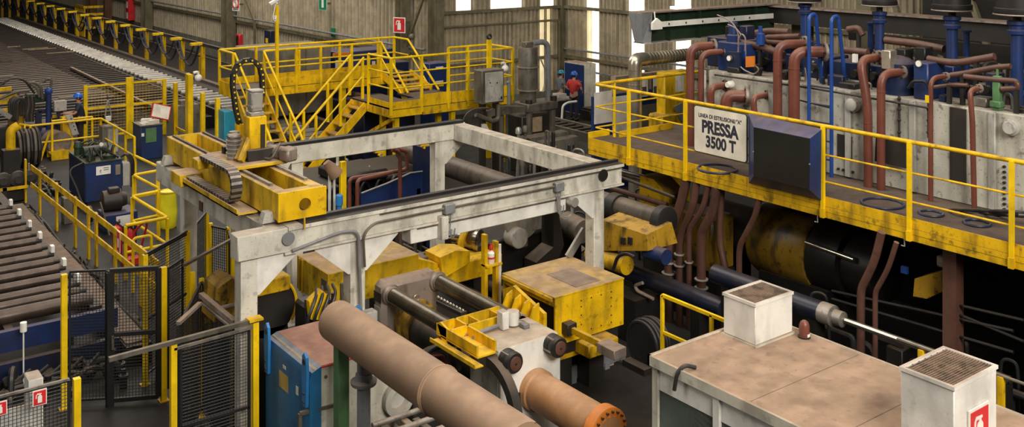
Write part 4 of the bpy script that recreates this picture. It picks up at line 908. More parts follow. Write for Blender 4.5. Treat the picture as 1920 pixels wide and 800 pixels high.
# ================================================================ white oil tank behind the platform
TX, TZ1 = 14.3, 4.4; TY1 = 12.85
t = thing('oil_tank', 'long grimy white oil tank with pipe flanges behind the platform', 'tank', (15.5, 7, 0))
mat('tank', (.46, .44, .37), .5, dust=.4, grime=.8, gcol=(.12, .10, .075), gscale=(1.8, 1.8, .3))
part(t, 'body', 'tank', [box(TX, 16.9, 1.0, TY1, PZ1, TZ1, .015)])
part(t, 'plinth', 'machine_dark', [box(TX - .04, 16.8, 1.0, TY1 - .1, PZ1 - .25, PZ1)])
for lx in (15.5, 16.6):
    for yy in (2, 7, 12): part(t, 'leg', 'machine_dark', [box(lx - .12, lx + .12, yy - .12, yy + .12, 0, PZ1 - .25)])
for p_ in (1321, 1448, 1592, 1713, 1862): 
    yy = pX(p_, 250, TX).y; part(t, 'rib', 'white_grey', [box(TX - .05, TX, yy - .055, yy + .055, PZ1 + .02, TZ1 - .01, .01)])
for (px, py, r_, m_) in ((1603, 195, .13, 'white_grey'), (1899, 238, .12, 'white_grey'), (1372, 158, .07, 'sign_white')):
    q = pX(px, py, TX); part(t, 'round_cover', m_, [lathe((TX, q.y, q.z), (TX - 1, q.y, q.z), [(0, r_), (.06, r_), (.07, r_ * .8), (.12, r_ * .8), (.13, r_ * .7)], 20)])
for qd in (((1782, 200), (1812, 205), (1812, 345), (1782, 340)), ((1571, 250), (1598, 256), (1598, 300), (1571, 294))):
    part(t, 'dark_panel', 'dark_steel', [plate([pX(a, b, TX) for a, b in qd], .02, (-1, 0, 0))])
for i in range(9): q = pX(1884, 312 + 10 * i, TX); part(t, 'bolt', 'machine_dark', [cyl((TX, q.y, q.z), (TX - .03, q.y, q.z), .022, 8)])
for i in range(4): q = pX(1600 - 9 * i, 322 - 2 * i, TX); part(t, 'bolt', 'machine_dark', [cyl((TX, q.y, q.z), (TX - .03, q.y, q.z), .022, 8)])
yy0 = pX(1530, 155, TX - .1)
part(t, 'thin_pipe', 'dark_steel', [tube([pX(a, b, TX - .1) for a, b in ((1340, 140), (1520, 165), (1745, 203))], .018, 7)])
part(t, 'thin_pipe', 'dark_steel', [tube([pX(a, b, TX - .1) for a, b in ((1500, 188), (1560, 203))], .015, 7)])
for px in (1686, 1741):
    part(t, 'sight_gauge', 'dark_steel', [cyl(pX(px, 180, TX - .06), pX(px, 258, TX - .06), .02, 8)])
    for py in (185, 205, 225, 248): q = pX(px, py, TX - .06); part(t, 'valve', 'machine_dark', [sphere(q, .03, 8)])
# ---------------------------------------------------------------- oxide red pipes
def redpipe(label, pts, rp, end=None, mt='pipe_red', flange=True, bend=.22, cat='pipe', group='oxide red oil pipes on the tank'):
    """pts: world points"""
    r = rp; g0 = V(pts[0])
    lo = min(pts, key=lambda p: p[2])
    t = thing('oil_pipe', label, cat, lo, group)
    part(t, 'pipe', mt, [tube(pts, r, 14, bend, 7)])
    if flange:
        d = (V(pts[1]) - g0).normalized()
        fl_ = part(t, 'flange', 'platen', [cyl(g0 - d * .02, g0 + d * .03, r * 1.75, 16)])
        _, s, u_ = frame(d)
        for i in range(6):
            a = math.pi * i / 3; c = g0 + (s * math.cos(a) + u_ * math.sin(a)) * r * 1.45
            part(fl_, 'bolt', 'dark_steel', [cyl(c + d * .03, c + d * .05, r * .22, 6)])
    L = (V(pts[-1]) - V(pts[-2]))
    if len(pts) > 2 and L.length > .5:
        c = V(pts[-2]) + L.normalized() * .27; part(t, 'weld_ring', mt, [cyl(c, c + L.normalized() * .02, r * 1.06, 14)])
    return t
def drop(label, fpx, vx, ybot, rpx, xv=14.05, xf=14.5, slant=None):
    f = pX(fpx[0], fpx[1], xf); v = pX(vx, fpx[1] + 6, xv); r = rad(rpx, v)
    zt = f.z
    pts = [f, V((xv, v.y if slant is None else pX(slant[0][0], slant[0][1], xv).y, zt))]
    if slant: pts += [pX(slant[1][0], slant[1][1], xv)]
    b = pX(vx, ybot, xv); yb = pts[-1].y if slant is None else b.y
    pts += [V((xv, yb, max(b.z, PZ1 + .0)))]
    return redpipe(label, pts, r)
drop('leftmost tall red pipe bending down beside the sign', (1338, 86), 1294, 330, 8)
drop('thin red pipe just right of the leftmost tall pipe', (1357, 97), 1314.5, 330, 5.6)
drop('red pipe dropping left of the blue ladder behind the display', (1509, 82), 1458, 330, 8.5)
drop('thickest red pipe dropping against the blue ladder', (1546, 97), 1489, 340, 10.5)
drop('red pipe with slanted drop right of the ladder', (1647, 108), 1628, 376, 8.2, slant=((1612, 112), (1627, 197)))
drop('straight red pipe right beside the slanted one', (1690, 135), 1652, 385, 7.8)
drop('slim red pipe bearing a small yellow mark', (1773, 143), 1745, 400, 4.6, xf=14.4)
drop('slim curved red pipe nearest the right edge', (1835, 166), 1827, 415, 5, xf=14.3, slant=((1818, 178), (1823, 219)))
q = pX(1741, 188, 14.0); solo('pipe_mark', 'yellow_clean', [box(13.955, 13.965, q.y - .03, q.y + .03, q.z - .03, q.z + .08)], 'yellow adhesive mark on the slim red pipe', 'mark')
def stub(label, f, e, down, rp):
    a = pX(f[0], f[1], 14.32); b = V((14.05, pX(e[0], e[1], 14.05).y, a.z)); c = pX(e[0], down, 14.05); c.y = b.y
    redpipe(label, [a, V((13.95, a.y + .05, a.z)), c] if abs(b.y - a.y) < .2 else [a, b, c], rp, bend=.15)
stub('short red elbow high on the tank behind the rail', (1362, 160), (1333, 172), 260, .065)
stub('fat red elbow leaving the tank above the sign', (1400, 180), (1362, 196), 290, .11)
stub('short red elbow left of the display', (1441, 178), (1423, 190), 285, .055)
# pipes passing below the platform
def under(label, px, rp, X0=12.75, mt='pipe_brown', clamps=()):
    pts = [pX(a, b, X0) for a, b in px]
    pts[0].z = max(pts[0].z, PZ0 + .0); e = pts[-1].copy(); e.z = 0; pts[-1] = e
    t = thing('down_pipe', label, 'pipe', e, 'brown pipes below the platform')
    part(t, 'pipe', mt, [tube(pts, rad(rp, pts[1]), 14, .2, 6)])
    for cy in clamps:
        c = pX(px[-2][0], cy, X0); part(t, 'clamp', 'steel_light', [cyl(c, c + V((0, 0, .02)), rad(rp, c) * 1.5, 16)])
U = 13.05
under('leftmost bent brown pipe under the platform', [(1287, 345), (1278, 378), (1256, 440), (1254, 470), (1254, 620)], 9, 13.0, clamps=(492, 512))
under('second bent brown pipe under the platform', [(1306, 350), (1300, 385), (1276, 442), (1274, 470), (1274, 620)], 7, 13.0, clamps=(477, 498))
under('thin bent brown pipe, third under the platform', [(1329, 358), (1319, 390), (1293, 428), (1292, 445), (1292, 620)], 5.6, 13.0, clamps=(492,))
under('thick bent brown pipe, fourth under the platform', [(1345, 360), (1337, 395), (1316, 435), (1315, 455), (1315, 630)], 8.6, 13.0, clamps=(524, 540))
under('brown pipe with a black sleeve under the platform', [(1353, 362), (1350, 400), (1350, 462), (1360, 500), (1378, 530)], 6.6, 13.15)
under('slender brown pipe bending left above the cabin ventilator', [(1424, 378), (1416, 405), (1388, 458), (1386, 475), (1386, 540)], 5.6, 13.0)
under('bent brown pipe below the middle of the platform', [(1653, 435), (1640, 490), (1615, 540), (1614, 560), (1614, 660)], 7.6, 12.7)
under('slim bent brown pipe furthest right below the platform', [(1681, 455), (1665, 505), (1642, 545), (1641, 560), (1641, 675)], 5, 12.7)
# ---------------------------------------------------------------- valve manifolds on top of the tank
t = thing('valve_manifold', 'dark blue hydraulic valve manifold stretched along the tank top', 'manifold', (15.4, 8, TZ1))
for (pa, pb, zt, x0, x1) in ((1325, 1402, 4.98, 14.75, 15.6), (1402, 1545, 4.78, 15.0, 15.8), (1560, 1660, 4.78, 14.9, 15.7), (1662, 1740, 4.92, 14.7, 15.5), (1740, 1920, 4.62, 15.0, 15.6)):
    ya, yb = pX(pa, 100, x0).y, pX(pb, 100, x0).y
    bl = part(t, 'valve_block', 'blue_dark', [box(x0, x1, yb + .03, ya, TZ1, zt, .02)])
    n = int((ya - yb) / .35)
    for i in range(n): 
        yy = yb + .2 + .35 * i; part(bl, 'solenoid', random.choice(['blue', 'machine_dark', 'blue_dark', 'machine_black']), [box(x0 + .1, x0 + .35, yy - .09, yy + .09, zt, zt + .16 + .1 * random.random(), .015)])
        part(bl, 'coil', 'machine_dark', [cyl((x0 - .1, yy, TZ1 + .2), (x0, yy, TZ1 + .2), .07, 12)])
    for i in range(2 * n): 
        yy = yb + .15 + (ya - yb - .3) * random.random(); zz = TZ1 + .1 + (zt - TZ1 - .15) * random.random()
        part(bl, 'bolt', 'steel_light', [cyl((x0, yy, zz), (x0 - .03, yy, zz), .02, 6)])
# front valve head with gauge and orange tag
c = pX(1360, 80, 14.5)
t = thing('valve_assembly', 'blue valve head with pressure gauge and orange tag', 'valve', (14.6, c.y, TZ1))
part(t, 'body', 'blue', [box(14.45, 14.75, pX(1398, 100, 14.45).y, pX(1345, 100, 14.45).y, TZ1, 4.95, .02)])
part(t, 'cap', 'blue', [lathe((14.6, c.y - .1, 4.95), (14.6, c.y - .1, 6), [(0, .12), (.12, .12), (.14, .08), (.3, .07), (.32, .09), (.36, .09)], 16)])
part(t, 'cap', 'blue_bright', [lathe((14.6, c.y - .75, 4.95), (14.6, c.y - .75, 6), [(0, .08), (.2, .08), (.22, .04), (.34, .04)], 12)])
part(t, 'plate', 'blue_dark', [plate([pX(a, b, 14.35) for a, b in ((1362, 97), (1387, 98), (1387, 128), (1362, 127))], .05, (1, 0, 0))])
q = pX(1369, 109, 14.33); g_ = part(t, 'pressure_gauge', 'silver', [cyl(q, q + V((-.04, 0, 0)), .055, 16)]); part(g_, 'dial', 'sign_white', [cyl(q + V((-.04, 0, 0)), q + V((-.043, 0, 0)), .045, 16)])
part(t, 'orange_tag', 'orange', [plate([pX(a, b, 14.33) for a, b in ((1398, 106), (1414, 105), (1414, 125), (1398, 126))], .03, (1, 0, 0))])
for i, pts in enumerate((((1345, 28), (1370, 38), (1385, 60), (1384, 100)), ((1384, 75), (1390, 62), (1398, 70), (1397, 95)), ((1365, 46), (1380, 52), (1390, 66)), ((1378, 112), (1392, 130), (1415, 140), (1424, 130), (1415, 122)))):
    part(t, 'hose', 'platen', [tube([pX(a, b, 14.38) for a, b in pts], .014, 6, .12)])
# second head with gauge
c = pX(1718, 105, 14.5)
t = thing('gauge_block', 'blue gauge block with white dial above the tank', 'valve', (14.6, c.y, TZ1))
part(t, 'body', 'blue', [box(14.4, 14.9, pX(1740, 120, 14.4).y, pX(1712, 120, 14.4).y, TZ1, 4.98, .02)])
part(t, 'dome', 'blue_dark', [lathe((14.65, c.y + .4, TZ1), (14.65, c.y + .4, 6), [(0, .25), (.5, .25), (.58, .18), (.62, .05)], 18)])
q = pX(1724, 119, 14.39); g_ = part(t, 'pressure_gauge', 'silver', [cyl(q, q + V((-.03, 0, 0)), .055, 16)]); part(g_, 'dial', 'sign_white', [cyl(q + V((-.03, 0, 0)), q + V((-.033, 0, 0)), .046, 16)])
part(t, 'bracket', 'black', [tube([pX(a, b, 14.3) for a, b in ((1703, 165), (1712, 152), (1735, 152), (1742, 165))], .025, 7, .05)])
q = pX(1664, 105, 14.4); part(t, 'flange_block', 'silver', [box(14.3, 14.5, pX(1652, 108, 14.3).y - .16, pX(1652, 108, 14.3).y, q.z - .2, q.z + .1, .01)])
q = pX(1605, 110, 14.6); part(t, 'white_tag', 'sign_white', [box(14.55, 14.6, q.y - .04, q.y + .04, q.z - .06, q.z + .08)])
# horizontal return pipes over the manifold
def over(label, px, rp, X0):
    pts = [pX(a, b, X0) for a, b in px]; t = thing('return_pipe', label, 'pipe', (pts[0].x, pts[0].y, TZ1), 'dusty return pipes above the tank')
    part(t, 'pipe', 'pipe_brown', [tube(pts, rad(rp, pts[0]), 12, .2, 5)])
    m_ = pts[len(pts) // 2]; part(t, 'bracket', 'machine_dark', [box(m_.x - .03, m_.x + .03, m_.y - .03, m_.y + .03, TZ1, m_.z)])
over('thick dusty pipe joining the valve head to the elbow', [(1392, 82), (1425, 86), (1470, 103)], 7, 14.7)
over('upper dusty pipe behind the valve head', [(1405, 65), (1440, 58), (1480, 60)], 6.5, 15.3)
over('dusty pipe curving left of the ladder', [(1500, 68), (1437, 70), (1440, 78), (1505, 83)], 5.5, 15.0)
over('short dusty pipe right of the ladder', [(1580, 93), (1627, 99)], 7, 14.8)
over('long dusty pipe leaving the gauge block', [(1740, 110), (1790, 119), (1830, 112), (1865, 106)], 6.5, 14.7)
over('dusty pipe with a collar at the far right', [(1750, 150), (1775, 142), (1805, 138), (1866, 126), (1895, 124)], 5, 14.45)
over('dusty pipe with a tight return bend', [(1808, 143), (1850, 148), (1906, 152), (1910, 165), (1878, 167)], 5, 14.4)
over('thin dusty pipe low on the right', [(1748, 164), (1780, 159), (1815, 160)], 3.5, 14.4)
over('thick dark pipe behind the blue risers', [(1590, 55), (1610, 52), (1618, 66)], 6, 15.5)
over('dusty pipe below the black motors', [(1660, 75), (1720, 82), (1770, 92)], 7, 15.4)
# blue risers with black motors
def riser(label, px, ybase, ytop, rp, mx0, mx1, mbot, X0):
    b = pX(px, ybase, X0); zt = pX(px, ytop, X0).z; r = rad(rp, b); mr = rad((mx1 - mx0) / 2, b); zm = pX(px, mbot, X0).z
    t = thing('pump_motor', label, 'motor', (b.x, b.y, TZ1), 'vertical pump motors on the oil tank')
    part(t, 'riser', 'blue', [cyl((b.x, b.y, TZ1), (b.x, b.y, zt), r, 16)])
    part(t, 'flange', 'blue', [lathe((b.x, b.y, zt - .06), (b.x, b.y, 9), [(0, r * 1.5), (.05, r * 1.55), (.07, r * 1.2), (.12, r * 1.2), (.14, r * 1.6), (.19, r * 1.6)], 18)])
    part(t, 'shaft', 'machine_dark', [cyl((b.x, b.y, zt), (b.x, b.y, zm), r * .7, 12)])
    mo = part(t, 'motor', 'black', [lathe((b.x, b.y, zm), (b.x, b.y, 9), [(0, mr * .97), (.02, mr), (.1, mr), (.11, mr * .92), (.9, mr * .92), (.95, mr * .5)], 24)])
    part(mo, 'rim', 'platen', [torus((b.x, b.y, zm + .01), (0, 0, 1), mr, .012, 24, 6)])
riser('black vertical motor on a blue riser left of the ladder', 1509, 72, 20, 8, 1480, 1540, 4, 15.6)
riser('black vertical motor on a blue riser right of the ladder', 1649, 100, 36, 8.5, 1617, 1680, 11, 15.4)
riser('black vertical motor, second from the right edge', 1785, 118, 46, 10, 1749, 1820, 20, 15.2)
riser('black vertical motor nearest the right edge', 1907, 178, 56, 11, 1867, 1948, 28, 14.75)
for (px, ya, yb, X0) in ((1632, 95, 45, 15.8), (1812, 110, 60, 15.6)):
    b = pX(px, ya, X0); solo('blue_riser', 'blue', [cyl((b.x, b.y, TZ1), (b.x, b.y, pX(px, yb, X0).z), .05, 10), cyl((b.x, b.y, pX(px, yb, X0).z), (b.x, b.y, pX(px, yb, X0).z + .03), .08, 10)], 'slim blue riser pipe %s' % ('left of the second motor' if px < 1700 else 'right of the third motor'), 'pipe', 'slim blue risers')
q = pX(1868, 150, 14.4); solo('green_valve', 'green_paint', [box(14.38, 14.48, q.y - .055, q.y + .055, TZ1, q.z + .06, .01), cyl((14.43, q.y, q.z + .06), (14.43, q.y, q.z + .16), .02, 8), box(14.35, 14.5, q.y - .08, q.y + .08, TZ1 + .05, TZ1 + .14, .01)], 'green shut-off valve among dusty pipes at far right', 'valve')
# ladder with tall blue hoops
t = thing('tank_ladder', 'blue ladder with two tall hoops over the tank edge', 'ladder', pX(1538, 335, 14.12))
LXx = 14.12
for (px0, pk, legx, legy) in ((1517, (1524, 30), 1541, 158), (1559, (1567, 34), 1586, 166)):
    a = pX(px0, 338, LXx); a.z = PZ1; zt = pX(px0, pk[1], LXx).z; e = pX(legx, legy, 14.6); e.z = TZ1
    tp = pX(pk[0], pk[1] - 2, 14.25)
    part(t, 'hoop', 'blue_bright', [tube([a, V((LXx, a.y, zt)), V((14.3, a.y, zt + .04)), e], .033, 10, .12, 6)])
    if px0 == 1517: y0_ = a.y
    else: y1_ = a.y
for py in (163, 196, 229, 262, 296): 
    z = pX(1538, py, LXx).z; part(t, 'rung', 'blue_dark', [cyl((LXx, y0_, z), (LXx, y1_, z), .016, 8)])
# ================================================================ press parts in the dark below the platform
t = thing('press_cylinder', 'huge dark yellow press cylinder in shadow under the platform', 'cylinder', (14.3, 9.3, 0))
c = pX(1490, 530, 14.2); CR = .62
c = pX(1440, 520, 14.4)
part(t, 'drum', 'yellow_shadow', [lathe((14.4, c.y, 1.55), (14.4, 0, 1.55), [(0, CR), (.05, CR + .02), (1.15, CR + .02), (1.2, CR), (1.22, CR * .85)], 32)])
part(t, 'nut', 'machine_black', [lathe((14.4, c.y - 1.2, 1.55), (14.4, 0, 1.55), [(0, CR * .95), (.6, CR * .95), (.62, CR * .8), (1.2, CR * .8)], 24)])
part(t, 'rod', 'dark_steel', [cyl((14.4, c.y + 1.6, 1.55), (14.4, c.y, 1.55), .42, 24)])
part(t, 'bright_rod', 'chrome', [cyl(pX(1500, 450, 13.9), pX(1602, 487, 13.9), .05, 12)])
part(t, 'saddle', 'machine_black', [box(13.9, 14.9, c.y - 1.6, c.y - .2, 0, 1.1)])
part(t, 'saddle', 'machine_black', [box(13.9, 14.9, c.y + .8, c.y + 1.4, 0, 1.2)])
mat('navy_oily', (.008, .012, .026), .3, dust=.1, grime=.3)
t = thing('side_cylinder', 'dark blue side cylinder with bright piston rod under the platform', 'cylinder', (12.6, 9, 0))
a, b_ = pX(1180, 510, 12.2), pX(1580, 600, 12.2); zc = (a.z + b_.z) / 2 
part(t, 'barrel', 'navy_oily', [lathe((12.3, a.y + .5, .95), (12.3, 0, .95), [(0, .2), (.15, .2), (.16, .16), (2.6, .16), (2.62, .12)], 20)])
yr = pX(1580, 600, 12.3).y
part(t, 'hind_barrel', 'navy_oily', [cyl((12.3, yr + 2.4, 1.47), (12.3, yr + .25, 1.47), .15, 20)])
part(t, 'link_bar', 'machine_black', [box(12.22, 12.38, yr + 2.2, a.y - 1.5, .9, 1.0)])
part(t, 'piston_rod', 'chrome', [cyl((12.3, yr + .3, 1.47), (12.3, yr - 2.4, 1.47), .045, 14)])
part(t, 'cushion', 'steel', [lathe((12.3, yr + .35, 1.47), (12.3, 0, 1.47), [(0, .155), (.2, .155), (.22, .11), (.36, .11), (.38, .07)], 20)])
for yy in (yr + 2.1, yr + .45, yr - 2.3): part(t, 'stand', 'machine_black', [box(12.2, 12.4, yy - .08, yy + .08, 0, 1.44)])
for yy in (a.y, a.y - 1.6): part(t, 'stand', 'machine_black', [box(12.15, 12.45, yy - .1, yy + .1, 0, .85)])
part(t, 'hose', 'platen', [tube([pX(a_, b__, 12.0) for a_, b__ in ((1225, 560), (1195, 545), (1190, 535), (1205, 530))], .03, 8, .15)])
t = thing('press_tie_bar', 'thick brown press column with black collars beside gantry', 'column', (12.9, 14, 0))
a, b_ = pX(1128, 378, 12.3), pX(1238, 412, 12.3)
part(t, 'column_bar', 'tube_dark', [cyl((12.3, a.y + 1.4, a.z), (12.3, b_.y, b_.z), .19, 24)])
q = pX(1155, 388, 12.3); part(t, 'collar', 'black', [cyl((12.3, q.y + .1, q.z), (12.3, q.y - .12, q.z), .25, 24)])
part(t, 'flange', 'black', [lathe((12.3, b_.y, b_.z), (12.3, 0, b_.z), [(0, .26), (.16, .26), (.18, .22)], 24)])
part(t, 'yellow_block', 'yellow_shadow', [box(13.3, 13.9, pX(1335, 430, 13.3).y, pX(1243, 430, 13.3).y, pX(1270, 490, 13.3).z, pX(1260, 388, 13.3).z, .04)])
part(t, 'stand', 'machine_dark', [box(12.1, 12.5, a.y - .2, a.y + .2, 0, a.z - .15)])
part(t, 'stand', 'machine_black', [box(13.4, 13.9, pX(1335, 430, 13.3).y, pX(1243, 430, 13.3).y, 0, pX(1270, 490, 13.3).z)])
t = thing('chrome_shaft', 'bright chrome shaft ending in a yellow bracket under the platform', 'shaft', (13.4, 15, 0))
a, b_ = pX(1141, 314, 13.6), pX(1215, 338, 13.6)
part(t, 'shaft', 'chrome', [cyl((13.6, a.y + 1.5, b_.z), (13.6, b_.y, b_.z), .085, 18)])
part(t, 'bracket', 'yellow_worn', [prism([(b_.y + .02, b_.z - .9), (b_.y + .02, b_.z + .12), (b_.y - .35, b_.z + .12), (b_.y - .75, b_.z - .1), (b_.y - .75, b_.z - .9)], 'x', 13.4, 13.85)])
part(t, 'foot', 'machine_dark', [box(13.45, 13.8, b_.y - .7, b_.y - .05, 0, b_.z - .9)])
part(t, 'lower_shaft', 'pipe_brown', [cyl((13.2, a.y + 1.2, b_.z - .2), (13.2, b_.y - .9, b_.z - .22), .05, 12)])
part(t, 'thin_bar', 'dark_steel', [cyl(pX(1145, 325, 13.0), pX(1265, 370, 13.0), .03, 8)])
t = thing('yellow_casting', 'worn yellow casting behind the gantry column', 'casting', (11.9, 12.9, 0))
part(t, 'casting', 'yellow_oily', [hexa([pX(1128, 470, 11.7), pX(1215, 470, 11.7), pX(1215, 470, 11.7) + V((.7, 0, 0)), pX(1128, 470, 11.7) + V((.7, 0, 0))], [pX(1128, 412, 11.7), pX(1212, 440, 11.7), pX(1212, 440, 11.7) + V((.6, 0, .1)), pX(1128, 412, 11.7) + V((.6, 0, .1))])])
part(t, 'lower_roll', 'yellow_worn', [cyl(pX(1128, 488, 11.7) + V((.1, .4, 0)), pX(1168, 500, 11.7) + V((.1, 0, 0)), .16, 18)])
part(t, 'black_tube', 'black', [tube([pX(a_, b__, 11.55) for a_, b__ in ((1150, 505), (1158, 480), (1175, 474), (1190, 482))], .03, 8, .1)])
for px in (1166, 1179): q = pX(px, 452, 11.65); part(t, 'slot', 'black', [box(11.66, 11.72, q.y - .04, q.y + .04, q.z - .06, q.z + .06)])
part(t, 'body', 'machine_black', [box(11.75, 12.4, 12.2, 13.8, 0, .75)])
part(t, 'blue_end', 'blue', [cyl(pX(1215, 470, 11.9), pX(1250, 482, 11.9), .13, 16)])
# hose drum
t = thing('hose_drum', 'black ribbed hose drum on the floor behind the yellow housing', 'drum', pz(1200, 640, 0))
c = pX(1200, 590, 11.2)
for i in range(5): part(t, 'hose_turn', 'black', [torus((11.25 + .07 * i, c.y, .4), (1, 0, 0), .33 + .015 * (i % 2), .035, 28, 8)])
part(t, 'core', 'black', [cyl((11.22, c.y, .4), (11.58, c.y, .4), .3, 24)])
part(t, 'cradle', 'machine_dark', [box(11.05, 11.45, c.y - .25, c.y + .25, 0, .1)])
# far lower right: dark fittings
t = thing('press_machine', 'dark press frame with yellow bracket at right below platform', 'machine', (14, 4, 0))
part(t, 'frame', 'machine_black', [box(13.6, 15.2, 1.2, 6.6, 0, .9, .04)])
part(t, 'tie_beam', 'machine_black', [box(13.9, 14.5, 1.5, 6.5, .9, 1.5, .04)])
part(t, 'bracket', 'yellow_oily', [plate([pX(a_, b__, 13.5) for a_, b__ in ((1715, 522), (1778, 505), (1778, 540), (1738, 560), (1712, 555))], .3, (1, 0, 0))])
q = pX(1767, 492, 13.5); part(t, 'cable_pack', 'steel_light', [box(13.5, 13.7, q.y - .1, q.y + .1, q.z - .08, q.z + .08, .02)])
for i, (a_, b__, c_, d_) in enumerate(((1560, 560, 1900, 660), (1560, 545, 1900, 620), (1790, 570, 1920, 600), (1800, 590, 1920, 640))): part(t, 'conduit', 'machine_black', [cyl(pX(a_, b__, 13.3), pX(c_, d_, 13.3), .022, 8)])
q = pX(1888, 575, 13.4); part(t, 'cross_beam', 'dark_steel', [box(13.3, 13.4, 2.0, 5.0, 1.7, 1.8), box(13.3, 13.4, 2.0, 5.0, 1.1, 1.18)])
part(t, 'blue_tag', 'blue_bright', [box(13.45, 13.5, pX(1698, 505, 13.5).y - .05, pX(1698, 505, 13.5).y + .05, pX(1698, 505, 13.5).z - .05, pX(1698, 505, 13.5).z + .05)])
# back screen of the press pit
solo('pit_screen', 'machine_dark', [box(17.2, 17.35, 0, 13.6, 0, 2.7), box(17.1, 17.2, .5, 13.5, 1.2, 1.35)], 'dark steel screen behind the press under the tank', 'screen')
# ================================================================ people
def person(name, label, base, yaw, height, shirt, helmet, arms, sleeves=True, bend=0.0):
    """arms: (left elbow, left wrist, right elbow, right wrist) in body space; body faces +Y, x to its right"""
    k = height / 1.75; R = Matrix.Translation(base) @ Matrix.Rotation(yaw, 4, 'Z') @ Matrix.Scale(k, 4)
    t = thing(name, label, 'person', base)
    def skin(nm, mt, vs, es, rs, root=0, sub=1):
        me = bpy.data.meshes.new(nm); me.from_pydata([tuple((R @ V(p)) - V(base)) for p in vs], es, [])
        o = bpy.data.objects.new(nm, me); COL.objects.link(o); o.parent = t; ORG[o.name] = V(base)
        me.materials.append(M[mt]); o.modifiers.new('s', 'SKIN'); 
        for i, r in enumerate(rs):
            q = me.skin_vertices[0].data[i]; r = (r, r) if isinstance(r, float) else r
            q.radius = (r[0] * k, r[1] * k); q.use_root = (i == root)
        o.modifiers.new('d', 'SUBSURF').levels = sub; o.modifiers['d'].render_levels = sub
        for m_ in o.modifiers: 
            if m_.type == 'SKIN': m_.use_smooth_shade = True
        return o
    b = bend; sh = 1.43; 
    le, lw, re, rw = [V(a) for a in arms]
    vs = [V((0, 0, .95)), V((0, .0, 1.12)), V((0, b * .5, 1.32)), V((0, b, 1.46)), V((0, b + .015, 1.53)), V((0, b + .03, 1.62)), V((0, b + .02, 1.71))]
    es = [(i, i + 1) for i in range(6)]; rs = [(.15, .1), (.13, .09), (.15, .1), .06, .05, (.072, .09), (.06, .075)]
    for s, e, w_ in ((-1, le, lw), (1, re, rw)):
        i0 = len(vs); sp = V((s * .18, b, sh)); d = (w_ - e).normalized(); sd = V((0, 0, 1)).cross(d)
        if sd.length < .2: sd = V((1, 0, 0))
        sd.normalize()
        pm = w_ + d * .07
        vs += [sp, e, w_, pm]; es += [(2, i0), (i0, i0 + 1), (i0 + 1, i0 + 2), (i0 + 2, i0 + 3)]; rs += [.055, .042, .03, (.036, .02)]
        for f, ln in ((-.03, .075), (-.01, .09), (.012, .085), (.032, .065)):
            j = len(vs); vs += [pm + sd * f + d * .03, pm + sd * f * 1.1 + d * (.03 + ln * .5) + V((0, 0, -.01)), pm + sd * f * 1.1 + d * (.03 + ln * .85) + V((0, 0, -.03))]
            es += [(i0 + 3, j), (j, j + 1), (j + 1, j + 2)]; rs += [.0095, .009, .008]
        j = len(vs); vs += [w_ + d * .03 - sd * .035 * s, w_ + d * .075 - sd * .06 * s + V((0, 0, .005))]; es += [(i0 + 2, j), (j, j + 1)]; rs += [.012, .01]
    for s in (-1, 1):
        i0 = len(vs); vs += [V((s * .09, 0, .86)), V((s * .1, .02, .49)), V((s * .1, -.02, .09)), V((s * .1, .12, .04))]
        es += [(0, i0), (i0, i0 + 1), (i0 + 1, i0 + 2), (i0 + 2, i0 + 3)]; rs += [.085, .058, .04, .035]
    skin('body', 'skin', vs, es, rs)
    # clothing
    tv = [V((0, 0, .93)), V((0, 0, 1.12)), V((0, b * .5, 1.32)), V((0, b, 1.47))]; te = [(0, 1), (1, 2), (2, 3)]; trr = [(.175, .125), (.165, .12), (.18, .13), (.085, .08)]
    for s, e in ((-1, le), (1, re)):
        sp = V((s * .185, b, sh)); i0 = len(tv); tv += [sp, sp.lerp(e, .75)]; te += [(2, i0), (i0, i0 + 1)]; trr += [.078, .066]
    skin('shirt', shirt, tv, te, trr)
    tv = [V((0, 0, .98))]; te = []; trr = [(.165, .12)]
    for s in (-1, 1):
        i0 = len(tv); tv += [V((s * .09, 0, .84)), V((s * .1, .02, .5)), V((s * .1, -.02, .08))]; te += [(0, i0), (i0, i0 + 1), (i0 + 1, i0 + 2)]; trr += [.1, .078, .066]
    skin('trousers', 'trousers', tv, te, trr)
    hd = V((0, b + .025, 1.665))
    def loc(sh_): return tr(sh_, R)
    for s in (-1, 1): part(t, 'shoe', 'black', [loc(box(s * .1 - .048, s * .1 + .048, -.09, .17, 0, .085, .03))])
    part(t, 'helmet', helmet, [loc(tr(sphere((0, 0, 0), .122, 18, 1.0, 0.0), Matrix.Translation(hd + V((0, 0, .005))) @ Matrix.Diagonal((1, 1.18, 1.05, 1)))), loc(tr(prism([(.125 * math.cos(a) * (1 if math.sin(a) < 0 else 1), .148 * math.sin(a) + (.05 * max(0, math.sin(a)))) for a in [2 * math.pi * i / 22 for i in range(22)]], 'z', 0, .012), Matrix.Translation(hd)))])
    part(t, 'hair', 'hair', [loc(tr(sphere((0, 0, 0), .088, 12, 1.0), Matrix.Translation(hd + V((0, -.025, -.035))) @ Matrix.Diagonal((1, 1, .7, 1))))])
    for s in (-1, 1): part(t, 'ear', 'skin', [loc(box(s * .076 - .01, s * .076 + .012, b - .005, b + .035, 1.605, 1.66, .008))])
    part(t, 'nose', 'skin', [loc(box(-.014, .014, b + .1, b + .14, 1.6, 1.65, .01))])
    for s in (-1, 1): part(t, 'eye', 'hair', [loc(box(s * .034 - .012, s * .034 + .012, b + .108, b + .118, 1.645, 1.66, .004))])
    part(t, 'mouth', 'pipe_red', [loc(box(-.022, .022, b + .105, b + .114, 1.565, 1.575, .003))])
    return t
cq = pz(1076, 226, 0)
